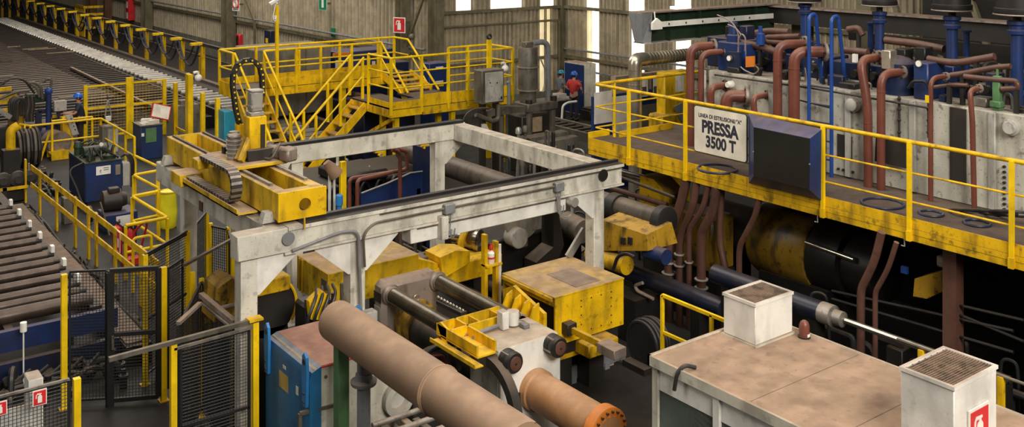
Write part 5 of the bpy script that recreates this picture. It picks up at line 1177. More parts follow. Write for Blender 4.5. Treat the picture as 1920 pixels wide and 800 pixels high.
person('person', 'person in red shirt and blue helmet seen from behind by the blue cabinet', (cq.x, cq.y, 0), math.radians(-62), 1.80, 'shirt_red', 'helmet_blue', ((-.3, .02, 1.16), (-.2, .22, 1.05), (.3, .0, 1.15), (.22, .22, 1.02)))
gq = pz(1052, 220, 0)
person('person', 'person in grey shirt and teal helmet turned toward the red shirted one', (gq.x + .1, gq.y + .15, 0), math.radians(-95), 1.74, 'shirt_grey', 'helmet_teal', ((-.27, .02, 1.15), (-.2, .2, 1.08), (.27, .03, 1.15), (.2, .22, 1.06)))
person('person', 'person in navy T-shirt and blue helmet working at the control desk', (pY(151, 200, 34.0).x, 34.0, 0), math.radians(78), 1.8, 'shirt_navy', 'helmet_blue', ((-.24, .16, 1.18), (-.16, .42, 1.2), (.24, .14, 1.18), (.18, .40, 1.16)), bend=.05)
# ================================================================ yellow access bridge across the run-out table
DZ, DYf, DYr, DXa, DXb = 2.5, 27.6, 28.7, 10.66, 16.6
t = thing('access_bridge', 'yellow access bridge with stairs and guard rails over the run-out table', 'platform', (14, 26, 0))
part(t, 'deck', 'machine_dark', [box(DXa, DXb, DYf, DYr, DZ - .05, DZ)])
part(t, 'fascia', 'yellow', [box(DXa + .95, DXb - .9, DYf - .03, DYf, DZ - .28, DZ - .06)])
part(t, 'toe_board', 'yellow', [box(DXa + .95, DXb - 1.1, DYf - .02, DYf, DZ - .04, DZ + .22)])
part(t, 'toe_board', 'yellow', [box(DXa, DXb, DYr - .02, DYr, DZ - .04, DZ + .2)])
part(t, 'fascia', 'yellow', [box(DXa - .02, DXa, DYf, DYr, DZ - .25, DZ + .15)])
def rail(pts, r=.034, nm='top_rail', bend=.05): part(t, nm, 'yellow_clean', [tube(pts, r, 8, bend, 3)])
def post(x, y, z0, z1, r=.034): part(t, 'post', 'yellow_clean', [bar((x, y, z0), (x, y, z1), r * 2, r * 2)])
RZt = 3.55
rail([(DXa, DYf, RZt), (DXa, DYr, RZt), (DXb, DYr, RZt), (DXb, DYf + .2, RZt)])
rail([(DXa, DYf, RZt - .5), (DXa, DYr, RZt - .5), (DXb, DYr, RZt - .5), (DXb, DYf + .2, RZt - .5)], .024, 'mid_rail')
rail([(11.6, DYf, RZt), (15.5, DYf, RZt)]); rail([(11.6, DYf, RZt - .5), (15.5, DYf, RZt - .5)], .024, 'mid_rail')
for x in (DXa, 11.8, 13.2, 14.6, 16.0, DXb): post(x, DYr, DZ, RZt)
for x in (11.6, 12.6, 13.4, 14.45, 15.5): post(x, DYf, DZ - .25, RZt)
post(DXa, DYf, DZ - .25, RZt)
for x in (11.7, 14.2, 16.4):
    for yy in (DYf + .1, DYr - .1): post(x, yy, 0, DZ - .05, .07)
# stair down towards the camera
def stair(nm, a, b, width, n, side):
    """a top, b bottom (centre line); side: unit vector across"""
    a, b, side = V(a), V(b), V(side)
    for k_ in (-1, 1): part(t, 'stringer', 'yellow', [bar(a + side * k_ * width / 2, b + side * k_ * width / 2, .05, .24)])
    for i in range(n):
        p = a.lerp(b, (i + .5) / n); d = (b - a); d.z = 0; d.normalize()
        part(t, 'tread', 'yellow_worn', [bar(p - side * width / 2, p + side * width / 2, .24, .035)])
stair('stair', (11.13, DYf, DZ - .1), (11.13, 24.75, 0), .85, 11, (1, 0, 0))
for x in (10.7, 11.58):
    rail([(x, DYf, RZt), (x, 25.17, 1.63), (x, 24.8, 1.25)]); rail([(x, DYf, RZt - .5), (x, 25.0, .95)], .024, 'mid_rail')
    for f in (.35, .7, .97):
        y = DYf + (24.9 - DYf) * f; zt = RZt + (1.35 - RZt) * f; post(x, y, zt - 1.05, zt)
# steps and braces at the right end
stair('steps', (16.05, DYf - .0, DZ), (16.05, 26.3, 2.12), 1.0, 4, (1, 0, 0))
for x in (15.5, 16.6):
    rail([(x, DYf if x < 16 else DYf + .2, RZt), (x, 25.95, 2.15)]); rail([(x, DYf, RZt - .5), (x, 26.2, 1.95)], .024, 'mid_rail')
# landing and right walkway
LZ = 2.1; LX0, LX1, LY0, LY1 = 13.9, 18.15, 24.2, 25.4
part(t, 'deck', 'machine_dark', [box(LX0 + 1.05, LX1, LY0, LY1, LZ - .05, LZ)])
part(t, 'deck', 'machine_dark', [box(LX0, LX0 + 1.05, LY0, 26.6, LZ - .05, LZ)])
part(t, 'deck', 'machine_dark', [box(15.4, 16.7, LY1, 26.45, LZ - .05, LZ)])
part(t, 'fascia', 'yellow', [box(LX0, LX0 + 1.0, LY0 - .03, LY0, LZ - .26, LZ - .06)])
part(t, 'fascia', 'yellow_worn', [box(LX0 + 1.03, LX1, LY0 - .03, LY0, LZ - .28, LZ - .06)])
part(t, 'fascia', 'yellow_worn', [box(LX0 - .03, LX0, LY0 - .03, 26.6, LZ - .26, LZ - .05)])
part(t, 'toe_board', 'yellow', [box(LX0, LX0 + 1.0, LY0 - .02, LY0, LZ - .04, LZ + .17)])
part(t, 'toe_board', 'yellow', [box(LX0 + 1.03, LX0 + 2.0, LY0 - .02, LY0, LZ - .04, LZ + .3)])
part(t, 'toe_board', 'yellow', [box(LX0 + 2.03, LX1, LY0 - .02, LY0, LZ - .04, LZ + .28)])
part(t, 'toe_board', 'yellow', [box(LX0 - .0, LX0 + .02, LY0, 25.5, LZ - .04, LZ + .15)])
rz2 = 3.5
rail([(LX0, 25.5, rz2), (LX0, LY0, rz2), (LX1, LY0, rz2), (LX1, LY1, rz2), (LX0 + 2.7, LY1, rz2)])
for dz_ in (.42, .85): rail([(LX0, 25.5, rz2 - dz_), (LX0, LY0, rz2 - dz_), (LX1, LY0, rz2 - dz_), (LX1, LY1, rz2 - dz_), (LX0 + 2.7, LY1, rz2 - dz_)], .022, 'mid_rail')
for x in (LX0, LX0 + 1.0, LX0 + 1.9, LX0 + 2.6, LX0 + 3.4, LX1): post(x, LY0, LZ - .2, rz2)
for x in (LX0 + 2.7, LX0 + 3.4, LX1): post(x, LY1, LZ, rz2)
post(LX0, 25.5, LZ - .2, rz2)
for x in (LX0 + .3, LX0 + 2.2, LX1 - .2):
    for yy in (LY0 + .25, LY1 - .2): post(x, yy, 0, LZ - .05, .07)
# side stair towards the left
stair('stair', (LX0, 26.0, LZ - .1), (11.75, 26.0, 0.0), .75, 9, (0, 1, 0))
for y in (25.6, 26.4):
    rail([(LX0 - .1, y, rz2 - .1), (11.55, y, 1.2)]); rail([(LX0 - .1, y, rz2 - .6), (11.7, y, .85)], .024, 'mid_rail')
    for f in (.02, .33, .66, .97): x = LX0 - .1 + (11.6 - LX0) * f; zt = rz2 - .1 + (1.2 - rz2) * f; post(x, y, max(0, zt - 1.15), zt)
part(t, 'kick_brace', 'yellow_worn', [bar((LX0 + .1, LY0 + .05, LZ - .3), (LX0 + .1, LY0 + 1.4, 1.2), .08, .1)])
pt = pY(518, 100, DYf); zt = pY(518, 10, DYf).z
po = part(t, 'tall_post', 'yellow_clean', [bar((pt.x, DYf - .05, DZ - .25), (pt.x, DYf - .05, zt), .085, .085)])
q = pY(918, 130, LY0 - .1); po = part(t, 'tall_post', 'yellow_clean', [box(q.x - .07, q.x + .07, LY0 - .12, LY0 - .03, LZ - .2, pY(918, 74, LY0).z)])
part(po, 'horn', 'machine_dark', [torus((q.x, LY0 - .08, pY(918, 68, LY0).z), (.3, 1, 0), .06, .035, 14, 8)])
# camera on the tall post
t2 = thing('surveillance_camera', 'white surveillance camera on top of the tall yellow post', 'camera', (pt.x - .1, DYf - .05, zt))
c = pY(509, 7, DYf)
part(t2, 'housing', 'sign_white', [bar((pt.x - .25, DYf - .1, zt + .05), (pt.x + .02, DYf - .05, zt + .18), .1, .09, c=.01)])
part(t2, 'bracket', 'sign_white', [tube([(pt.x, DYf - .05, zt), (pt.x - .02, DYf - .1, zt + .08)], .03, 8)]); part(t2, 'cable', 'sign_white', [tube([(pt.x - .06, DYf - .1, zt + .05), (pt.x - .16, DYf - .12, zt - .35), (pt.x - .08, DYf - .12, zt - .5), (pt.x - .04, DYf - .12, zt - .3)], .012, 6, .1)])
part(t2, 'junction', 'sign_white', [box(pt.x - .1, pt.x - .045, DYf - .12, DYf - .02, zt - .4, zt - .3)])
def dome(label, px, py, Y_):
    p = pY(px, py, Y_); t = thing('dome_camera', label, 'camera', (p.x, p.y, p.z))
    part(t, 'arm', 'sign_white', [tube([(p.x - .15, p.y, p.z + .16), (p.x - .02, p.y, p.z + .18), (p.x, p.y, p.z + .1)], .04, 8, .06)]); part(t, 'dome', 'sign_white', [sphere((p.x, p.y, p.z), .11, 14)])
    return t
dome('white dome camera by the grey electrical cabinet', 947, 128, 24.1)
# grey clad box and blue cabinets behind the bridge
t = thing('quench_box', 'grey metal quench box behind the bridge rails', 'box', (13.4, 30.2, 0))
part(t, 'casing', 'concrete', [box(12.1, 14.7, 29.5, 31.2, 1.2, 3.35, .03)])
for x in (12.2, 14.5): part(t, 'leg', 'machine_dark', [box(x - .07, x + .07, 29.7, 31, 0, 1.2)])
for x in (12.9, 13.8): part(t, 'seam', 'machine_grey', [box(x - .015, x + .015, 29.485, 29.5, 1.22, 3.3)])
t = thing('blue_switch_cabinet', 'wide navy switch cabinet with white labels behind the bridge', 'cabinet', (16, 30, 0))
part(t, 'body', 'blue', [box(14.85, 17.0, 29.3, 30.3, 0, 3.1, .02)]); part(t, 'body_step', 'blue_dark', [box(17.02, 17.6, 29.4, 30.3, 0, 2.6, .02)])
for (px, py, w_, h_) in ((635, 120, .22, .25), (643, 104, .2, .1), (701, 118, .12, .12)): q = pY(px, py, 29.28); part(t, 'label_plate', 'sign_white', [box(q.x - w_ / 2, q.x + w_ / 2, 29.28, 29.3, q.z - h_ / 2, q.z + h_ / 2)])
part(t, 'label_plate', 'orange', [box(pY(640, 82, 29.28).x - .3, pY(640, 82, 29.28).x + .3, 29.27, 29.3, 3.0, 3.1)])
q0, q1 = pY(805, 120, 28.6), pY(838, 170, 28.6)
t = thing('blue_control_cabinet', 'blue control cabinet with pale name strip right of the bridge stairs', 'cabinet', ((q0.x + q1.x) / 2, 29, 0))
part(t, 'body', 'blue', [box(q0.x, q1.x + .1, 28.6, 29.2, 0, q0.z, .02)])
for (px, py, w_, h_, m_) in ((824, 127, .3, .08, 'sign_white'), (824, 153, .3, .06, 'sign_white'), (827, 160, .2, .06, 'yellow_clean')): q = pY(px, py, 28.59); part(t, 'label_plate', m_, [box(q.x - w_ / 2, q.x + w_ / 2, 28.58, 28.6, q.z - h_ / 2, q.z + h_ / 2)])
# below the bridge: navy tank, rollers, pipes
t = thing('navy_bath', 'dark navy water bath below the access bridge', 'tank', (15.2, 25.7, 0))
part(t, 'body', 'blue_dark', [box(14.4, 16.2, 26.7, 29.0, 0, 1.7, .02)]); part(t, 'rim', 'blue_dark', [box(14.35, 16.25, 26.65, 26.7, 1.6, 1.75)])
solo('puller_rail', 'pipe_brown', [cyl(pz(577, 155, 2.0), pz(735, 195, 1.9), .1, 12), box(pz(577, 155, 2.0).x - .08, pz(577, 155, 2.0).x + .08, pz(577, 155, 2.0).y - .08, pz(577, 155, 2.0).y + .08, 0, 2.0), box(pz(735, 195, 1.9).x - .08, pz(735, 195, 1.9).x + .08, pz(735, 195, 1.9).y - .08, pz(735, 195, 1.9).y + .08, 0, 1.9)], 'long brown puller rail passing below the bridge landing', 'rail')
# ================================================================ log shear in the centre
SX, SY = 18.75, 23.1
c = pY(990, 130, SY); SX = c.x
t = thing('log_shear', 'dusty grey hydraulic log shear with tall vertical cylinder', 'machine', (SX, SY, 0))
zz = lambda py: pY(990, py, SY).z
r_ = rad(18.5, c)
part(t, 'cylinder', 'machine_grey', [lathe((SX, SY, zz(190)), (SX, SY, 9), [(0, r_ * .85), (zz(170) - zz(190), r_ * .85), (zz(168) - zz(190), r_), (zz(90) - zz(190), r_), (zz(88) - zz(190), r_ * .95)], 28)])
for py in (126, 169): part(t, 'ring', 'platen', [cyl((SX, SY, zz(py)), (SX, SY, zz(py) + .035), r_ * 1.14, 28)])
part(t, 'cap', 'machine_grey', [box(SX - .16, SX + .12, SY - .12, SY + .12, zz(89), zz(78), .02)])
pp = [pY(a, b, SY - .1) for a, b in ((1000, 80), (1018, 79), (1030, 95), (1028, 190))]
part(t, 'side_pipe', 'grey_paint', [tube([pp[0], V((pp[3].x - .02, SY - .1, pp[0].z)), V((pp[3].x, SY - .1, pp[3].z))], .085, 12, .25, 7)])
part(t, 'hose', 'steel_light', [tube([pY(a, b, SY - .15) for a, b in ((1014, 112), (1022, 130), (1021, 160), (1017, 172))], .02, 7, .1)])
xl, xr = pY(976, 200, SY).x, pY(1033, 200, SY).x
part(t, 'crosshead', 'machine_grey', [box(xl, xr, SY - .35, SY + .35, zz(207), zz(191), .03)])
part(t, 'crosshead_arm', 'machine_grey', [prism([(pY(906, 200, SY).x, zz(206)), (xl, zz(206)), (xl, zz(196)), (pY(935, 200, SY).x, zz(190)), (pY(906, 200, SY).x, zz(196))], 'y', SY - .2, SY - .05)])
for (px, rr, dy) in ((984, 6.5, 0), (1027, 6.5, 0), (940, 5, .2)):
    x = pY(px, 230, SY).x; part(t, 'column', 'machine_grey', [cyl((x, SY - .2 + dy, 0), (x, SY - .2 + dy, zz(200)), rad(rr, c), 14)])
part(t, 'nut', 'machine_dark', [cyl((xl + .12, SY - .25, zz(191)), (xl + .12, SY - .25, zz(184)), .1, 10)])
part(t, 'nut', 'machine_dark', [cyl((xr - .1, SY - .25, zz(191)), (xr - .1, SY - .25, zz(182)), .1, 10)])
part(t, 'body', 'machine_dark', [box(xl - .1, xr - .2, SY - .2, SY + .5, 0, zz(215), .03)])
part(t, 'base', 'concrete', [box(xl - .3, xr + .2, SY - .6, SY - .22, 0, zz(248), .03), box(xl + .1, xr + .35, SY - .9, SY - .6, 0, zz(255), .03)])
part(t, 'cover', 'wood', [box(xl + .25, xl + .6, SY - .26, SY - .2, zz(245), zz(218))])
for (a, b, mt) in ((972, 245, 'steel_light'), (985, 242, 'machine_grey')):
    q = pY(a, b, SY - .7); part(t, 'valve', mt, [lathe((q.x, q.y, q.z - .2), (q.x, q.y, 5), [(0, .04), (.1, .05), (.12, .09), (.25, .09), (.3, .05)], 10)])
part(t, 'pipe', 'machine_grey', [tube([pY(a, b, SY - .3) for a, b in ((892, 215), (925, 228), (935, 222), (935, 195))], .07, 10, .15)])
for i in range(5): part(t, 'hose', 'dark_steel', [tube([pY(a + 3 * i, b, SY - .4) for a, b in ((868, 240), (870, 218), (885, 205), (905, 203))], .03, 7, .15)])
part(t, 'bracket', 'white', [prism([(pY(887, 238, SY).x, zz(238)), (pY(904, 238, SY).x, zz(238)), (pY(893, 214, SY).x, zz(214)), (pY(887, 214, SY).x, zz(214))], 'y', SY - .5, SY - .4)])
t_ = t
t = thing('electrical_cabinet', 'grey electrical cabinet with pale door beside the log shear', 'cabinet', (16.5, 22.8, 0))
YE = 22.75; a, b_ = pY(904, 130, YE), pY(945, 192, YE); zt, zb = pY(906, 133, YE).z, pY(906, 196, YE).z
part(t, 'body', 'machine_grey', [box(a.x, b_.x, YE, YE + .42, zb, zt, .015)])
d_ = part(t, 'door', 'white_grey', [box(a.x + .1, b_.x - .05, YE - .03, YE, zb + .04, zt - .06, .01)]); part(d_, 'handle', 'machine_dark', [box(b_.x - .14, b_.x - .1, YE - .06, YE - .03, zb + .1, zb + .18)])
for px in (919, 932): q = pY(px, 155, YE - .03); part(d_, 'lock', 'machine_dark', [cyl((q.x, YE - .045, q.z), (q.x, YE - .03, q.z), .02, 8)])
part(t, 'stand', 'machine_dark', [box(a.x + .1, a.x + .2, YE + .1, YE + .3, 0, zb), box(b_.x - .2, b_.x - .1, YE + .1, YE + .3, 0, zb)])
part(t, 'conduit', 'grey_paint', [tube([pY(952, 153, YE), pY(954, 156, YE), pY(954, 196, YE)], .05, 8, .05)])
# ================================================================ background right of the shear
t = thing('tall_blue_cabinet', 'tall blue cabinet with grey side standing by the corner', 'cabinet', (25.2, 29.3, 0))
part(t, 'body', 'cream', [box(25.0, 25.55, 28.7, 29.95, 0, 1.98, .01)]); d_ = part(t, 'door', 'blue', [box(24.98, 25.0, 28.76, 29.9, .05, 1.93)])
part(d_, 'lock', 'steel_light', [cyl((24.96, 28.9, 1.3), (24.98, 28.9, 1.3), .02, 8)])
t = thing('writing_desk', 'small metal desk with papers and white bent tube frame', 'desk', pz(1050, 235, 0))
q = pz(1046, 184, 1.05)
part(t, 'top', 'machine_grey', [box(q.x - .35, q.x + .3, q.y - .4, q.y + .4, 1.0, 1.05, .01)]); part(t, 'cabinet', 'machine_dark', [box(q.x - .3, q.x + .1, q.y - .3, q.y + .3, 0, 1.0)])
part(t, 'tray', 'white_grey', [box(q.x - .3, q.x + .28, q.y - .3, q.y + .25, 1.05, 1.13), box(q.x - .1, q.x + .25, q.y - .2, q.y + .2, 1.13, 1.22, .01)])
p3 = [pY(a, b, q.y - .6) for a, b in ((1052, 235), (1055, 198), (1064, 192), (1081, 190))]
part(t, 'tube_frame', 'sign_white', [tube([V((p3[0].x, p3[0].y, 0))] + p3[1:], .04, 8, .15)])
# roller conveyor towards the press
t = thing('billet_conveyor', 'dark roller conveyor on the floor leading to the press', 'conveyor', (20.4, 21, 0))
for x in (20.0, 20.85): part(t, 'side_rail', 'machine_grey', [box(x - .05, x + .05, 20.45, 25.8, .62, .9)])
r0 = part(t, 'roller', 'dark_steel', [cyl((20.05, 20.6, .82), (20.8, 20.6, .82), .06, 8)])
for i in range(1, 14): dup(r0, t, (0, .38 * i, 0))
for y in (20.8, 24.8): part(t, 'leg', 'machine_dark', [box(20.1, 20.75, y - .06, y + .06, 0, .62)])
t = thing('round_bars', 'dark round bars lying along the floor towards the press', 'bar', (19.2, 20, 0))
for i, (x, z, r_) in enumerate(((19.0, .32, .14), (19.45, .3, .12), (18.6, .3, .12))): part(t, 'bar', 'machine_grey' if i else 'dark_steel', [cyl((x, 20.5, z), (x, 24.6, z), r_, 12)])
for y in (21, 23.5): part(t, 'bearer', 'machine_dark', [box(18.4, 19.7, y - .1, y + .1, 0, .2)])
for (px, py, lb) in ((1110, 222, 'dark metal crate nearest the tall blue cabinet'), (1130, 226, 'small grey crate on the conveyor end'), (1146, 232, 'dark metal crate furthest right by the conveyor')):
    q = pz(px, py, .0); solo('metal_crate', 'machine_dark', [box(q.x - .35, q.x + .35, q.y - .3, q.y + .3, 0, .35, .02), box(q.x - .3, q.x + .3, q.y - .25, q.y + .25, .35, .42)], lb, 'crate', 'metal crates by the conveyor')
# silver ventilation duct
t = thing('ventilation_duct', 'silver spiral ventilation duct with elbow behind the platform', 'duct', (17.3, 18, 0))
vb = pY(1191, 120, 18); vz = pY(1225, 109, 18).z
part(t, 'riser', 'silver', [cyl((vb.x, 18, 0), (vb.x, 18, vz - .2), .17, 20)])
part(t, 'elbow', 'silver', [tube([(vb.x, 18, vz - .25), (vb.x, 18, vz), (vb.x + .3, 18, vz)], .18, 20, .2, 7)])
part(t, 'run', 'silver', [cyl((vb.x + .25, 18, vz), (24.5, 18, vz), .16, 20)])
for i in range(26): part(t, 'spiral_seam', 'silver', [cyl((vb.x + .3 + .11 * i, 18, vz), (vb.x + .315 + .11 * i, 18, vz), .168, 20)])
for i in range(3): part(t, 'joint_ring', 'silver', [cyl((vb.x, 18, vz - .5 - .12 * i), (vb.x, 18, vz - .48 - .12 * i), .18, 20)])
part(t, 'hanger', 'machine_dark', [box(23.9, 24.0, 17.95, 18.05, 0, vz - .16)])
# notice wall
t = thing('notice_booth', 'navy and white booth wall with notices behind the platform rail', 'booth', (19, 20.2, 0))
YN = 20.0; xa, xb = pY(1113, 200, YN).x, pY(1256, 200, YN).x
part(t, 'frame', 'blue', [box(xa, xb, YN, YN + .1, 0, 2.6)])
part(t, 'back_wall', 'wood', [box(xa + .9, xb, YN + .1, YN + .3, 2.6, 3.05)])
def pane(px0, px1, py0, py1, mt, nm='panel', o=.0):
    a, b = pY(px0, py0, YN - .02), pY(px1, py1, YN - .02); return part(t, nm, mt, [box(a.x, b.x, YN - .02 - o, YN - o, a.z, b.z)])
pane(1115, 1148, 174, 228, 'sign_white'); pane(1149, 1176, 182, 245, 'sign_white'); pane(1178, 1190, 190, 235, 'concrete'); pane(1200, 1232, 198, 240, 'concrete')
for (a, b, c_, d_) in ((1196, 1214, 148, 180), (1224, 1241, 146, 178)):
    n_ = pane(a, b, c_, d_, 'paper', 'notice', .03); 
    a2, b2 = pY(a + 2, (c_ + d_) / 2, YN - .06), pY(b - 2, d_ - 3, YN - .06); part(n_, 'picture', 'machine_grey', [box(a2.x, b2.x, YN - .06, YN - .05, a2.z, b2.z)])
    part(t, 'notice_board', 'machine_dark', [box(pY(a, c_, YN).x - .03, pY(b, c_, YN).x + .03, YN - .03, YN, pY(a, d_ + 2, YN).z, pY(a, c_ - 2, YN).z)])
t = thing('yellow_press_frame', 'yellow press frame standing behind the platform end', 'frame', (19.6, 17.6, 0))
YF = 17.4; a, b_ = pY(1246, 160, YF), pY(1282, 240, YF)
part(t, 'column', 'yellow', [box(a.x, b_.x + .25, YF, YF + .3, 0, pY(1250, 136, YF).z, .03)])
part(t, 'step', 'yellow_worn', [box(a.x - .2, b_.x, YF - .1, YF + .4, 0, pY(1240, 215, YF).z, .05)])
part(t, 'base_roll', 'yellow_worn', [cyl((a.x - .6, YF - .1, 1.55), (b_.x, YF - .3, 1.75), .15, 14)])
part(t, 'notice', 'paper', [box(pY(1266, 150, YF).x, pY(1281, 150, YF).x, YF - .03, YF - .01, pY(1270, 172, YF).z, pY(1270, 140, YF).z)])
part(t, 'tilted_sheet', 'grey_paint', [plate([pY(x_, y_, YF - .15) for x_, y_ in ((1264, 200), (1280, 192), (1300, 230), (1290, 250))], .03, (0, 1, 0))])
q = pz(1202, 250, .9); solo('bollard', 'yellow_clean', [box(q.x - .05, q.x + .05, q.y - .05, q.y + .05, 0, pY(1203, 226, q.y).z, .01), box(q.x - .09, q.x + .09, q.y - .09, q.y + .09, 0, .03)], 'yellow square bollard seen through the platform rails', 'bollard')
# ================================================================ green crane girder, upper right
t = thing('crane_girder', 'green crane girder with white festoon rail, upper right', 'crane', (18, 16, 0))
YG = 16.0; a = pY(1192, 25, YG); zt, zb = a.z, pY(1203, 79, YG).z; xe = 20.2
part(t, 'web', 'green_dark', [box(a.x + .12, xe, YG - .02, YG + .02, zb, zt)])
part(t, 'top_flange', 'platen', [box(a.x, xe, YG - .22, YG + .22, zt, zt + .03)])
part(t, 'bottom_flange', 'white_grey', [box(a.x + .12, xe, YG - .2, YG + .2, zb - .025, zb)])
part(t, 'end_plate', 'grey_paint', [hexa([(a.x + .08, YG - .12, zb), (a.x + .28, YG - .2, zb), (a.x + .28, YG + .2, zb), (a.x + .08, YG + .12, zb)], [(a.x - .02, YG - .22, zt), (a.x + .3, YG - .22, zt), (a.x + .3, YG + .22, zt), (a.x - .02, YG + .22, zt)])])
for i in range(4): part(t, 'stiffener', 'green_dark', [box(a.x + .9 + 1.0 * i, a.x + .92 + 1.0 * i, YG - .18, YG - .02, zb, zt)])
fz = pY(1235, 46, YG - .3).z
fr = part(t, 'festoon_rail', 'sign_white', [box(pY(1225, 46, YG - .3).x, 19.8, YG - .32, YG - .28, fz - .06, fz + .06)])
q = pY(1230, 44, YG - .33); part(fr, 'trolley', 'sign_white', [prism([(q.x - .15, q.z - .13), (q.x + .15, q.z - .13), (q.x + .15, q.z + .02), (q.x, q.z + .12), (q.x - .15, q.z + .02)], 'y', YG - .38, YG - .32), tube([(q.x, YG - .3, q.z + .1), (q.x - .02, YG - .3, q.z + .26)], .015, 6)])
for i in range(6): part(fr, 'clip', 'machine_dark', [box(q.x + .4 + .55 * i, q.x + .43 + .55 * i, YG - .335, YG - .32, fz - .02, fz + .02)])
part(t, 'long_beam', 'machine_dark', [box(20.0, 20.3, -2, YG + .2, zt - .45, zt - .05)]); part(t, 'long_flange', 'platen', [box(19.9, 20.4, -2, YG + .2, zt - .05, zt - .01)])
for y in (15.4, 8, 1): part(t, 'runway_column', 'olive', [box(20.4, 20.75, y - .2, y + .2, 0, 8)])
part(t, 'lamp', 'daylight', [box(pY(1262, 18, YG).x, pY(1290, 18, YG).x, YG - .1, YG + .1, zt + .04, zt + .1)])
# dark trusses further back on the right, closed in by an added dark backing
t = thing('dark_gallery', 'dark steel gallery trusses with added shade backing behind the pump motors', 'gallery', (23, 6, 0))
part(t, 'floor_beam', 'machine_dark', [box(21.5, 25.5, -4, 15.0, 3.0, 3.2)])
part(t, 'back_sheet', 'machine_dark', [box(25.3, 25.4, -6, 15.0, 0, 8)])  # dark sheet added so the zone behind the trusses reads as unlit
for i in range(9):
    y = -3 + 2 * i; part(t, 'truss_diagonal', 'olive', [bar((22, y, 3.2), (22, y + 1.6, 7.5), .12, .12)])
for z in (4.4, 5.6): part(t, 'truss_chord', 'machine_dark', [box(21.9, 22.1, -4, 15, z - .1, z + .1)])
for y in (-3, 3, 9, 14.5): part(t, 'column', 'olive', [box(21.8, 22.2, y - .2, y + .2, 0, 8)])
# ================================================================ wall signs and boxes
def onX(px, py): return pX(px, py, X1 - .45)
q = onX(453, 8)
t = thing('fire_hose_sign', 'red fire hose sign reading IDRANTE on the steel column', 'sign', q)
F = face((q.x - .35, q.y, q.z), (-1, -.3, 0)); s = 1.05
F = face((q.x - .3, q.y, q.z), (-1, -.2, 0)); wS = rad(21, q) * 1.1; hS = rad(24, q)
part(t, 'plate', 'sign_white', [flat(rect(-wS / 2, wS / 2, -hS / 2, hS / 2), F, 0, .02)]); part(t, 'red_field', 'sign_red', [flat(rect(-wS * .46, wS * .46, -hS * .26, hS * .46), F, .02, .03)])
for i, rr in enumerate((.30, .2, .1)): part(t, 'hose_ring', 'sign_white', [tr(torus((0, hS * .1, .035), (0, 0, 1), hS * rr, hS * .03, 20, 6), F)])
text(t, 'IDRANTE', F @ Matrix.Translation((0, -hS * .37, 0)), hS * .17, 'ink', .004, .024)
part(t, 'strap', 'olive', [box(q.x - .28, q.x + .1, q.y - .03, q.y + .03, q.z - .05, q.z + .05)])
q = onX(606, 7)
t = thing('exit_sign', 'green emergency sign with white figure high on the wall', 'sign', q); F = face((q.x, q.y, q.z), (-1, -.2, 0)); wS, hS = rad(22, q) * 1.1, rad(24, q)
part(t, 'plate', 'sign_white', [flat(rect(-wS / 2, wS / 2, -hS / 2, hS / 2), F, 0, .02)]); part(t, 'green_field', 'sign_green', [flat(rect(-wS * .46, wS * .46, -hS * .46, hS * .46), F, .02, .03)])
part(t, 'figure', 'sign_white', [flat(rect(-wS * .13, wS * .13, -hS * .3, hS * .35), F, .03, .035)])
part(t, 'hanger', 'olive', [box(q.x + .01, X1 - .08, q.y - .04, q.y + .04, q.z - .05, q.z + .05)])
q = pX(749, 47, X1 - .9)
extinguisher_sign('extinguisher_sign', 'red extinguisher sign hanging by the column above the bridge', q, (-.9, -.45, 0), rad(29, q))
solo('sign_bracket', 'olive', [box(q.x + .05, X1 - .3, q.y + .02, q.y + .08, q.z + .1, q.z + .16), sphere((q.x + .25, q.y - .5, q.z - .42), .12, 10)], 'olive bracket carrying the hanging extinguisher sign', 'bracket')
q = onX(449, 76); t = thing('alarm_box', 'red fire alarm box with black front on the column', 'box', (q.x, q.y, q.z - .3)); w_ = rad(9, q); h_ = rad(12, q)
part(t, 'case', 'red', [box(q.x - .12, q.x + .1, q.y - w_, q.y + w_, q.z - h_, q.z + h_, .03)]); part(t, 'front', 'black', [box(q.x - .14, q.x - .12, q.y - w_ * .55, q.y + w_ * .55, q.z - h_ * .75, q.z + h_ * .75)])
q = onX(501, 71); w_ = rad(11, q) * 1.3; h_ = rad(14, q); t = thing('wall_switch_box', 'dark blue switch box with yellow label on the wall', 'box', (q.x, q.y, q.z - h_))
part(t, 'case', 'blue_dark', [box(q.x, X1 - .08, q.y - w_, q.y + w_, q.z - h_, q.z + h_, .02)]); part(t, 'label_plate', 'yellow_clean', [box(q.x - .01, q.x, q.y - .1, q.y + .18, q.z - .25, q.z - .02)])
q = onX(611, 62); solo('wall_notice', 'sign_green', [box(X1 - .12, X1 - .06, q.y - .18, q.y + .18, q.z - .2, q.z + .2)], 'small green notice plate on the corrugated wall', 'sign')
for (px, py, lb) in ((238, 8, 'upper red notice board far along the wall'), (238, 28, 'lower red notice board with white picture far along the wall')):
    q = onX(px, py); w_, h_ = rad(8, q), rad(10, q); t = thing('notice_board', lb, 'sign', q, 'red notice boards on the far wall')
    part(t, 'board', 'sign_red', [box(q.x, X1, q.y - w_, q.y + w_, q.z - h_ , q.z + h_)]); part(t, 'picture', 'sign_white', [box(q.x - .02, q.x, q.y - w_ * .6, q.y + w_ * .6, q.z - h_ * .7, q.z + h_ * .5)])
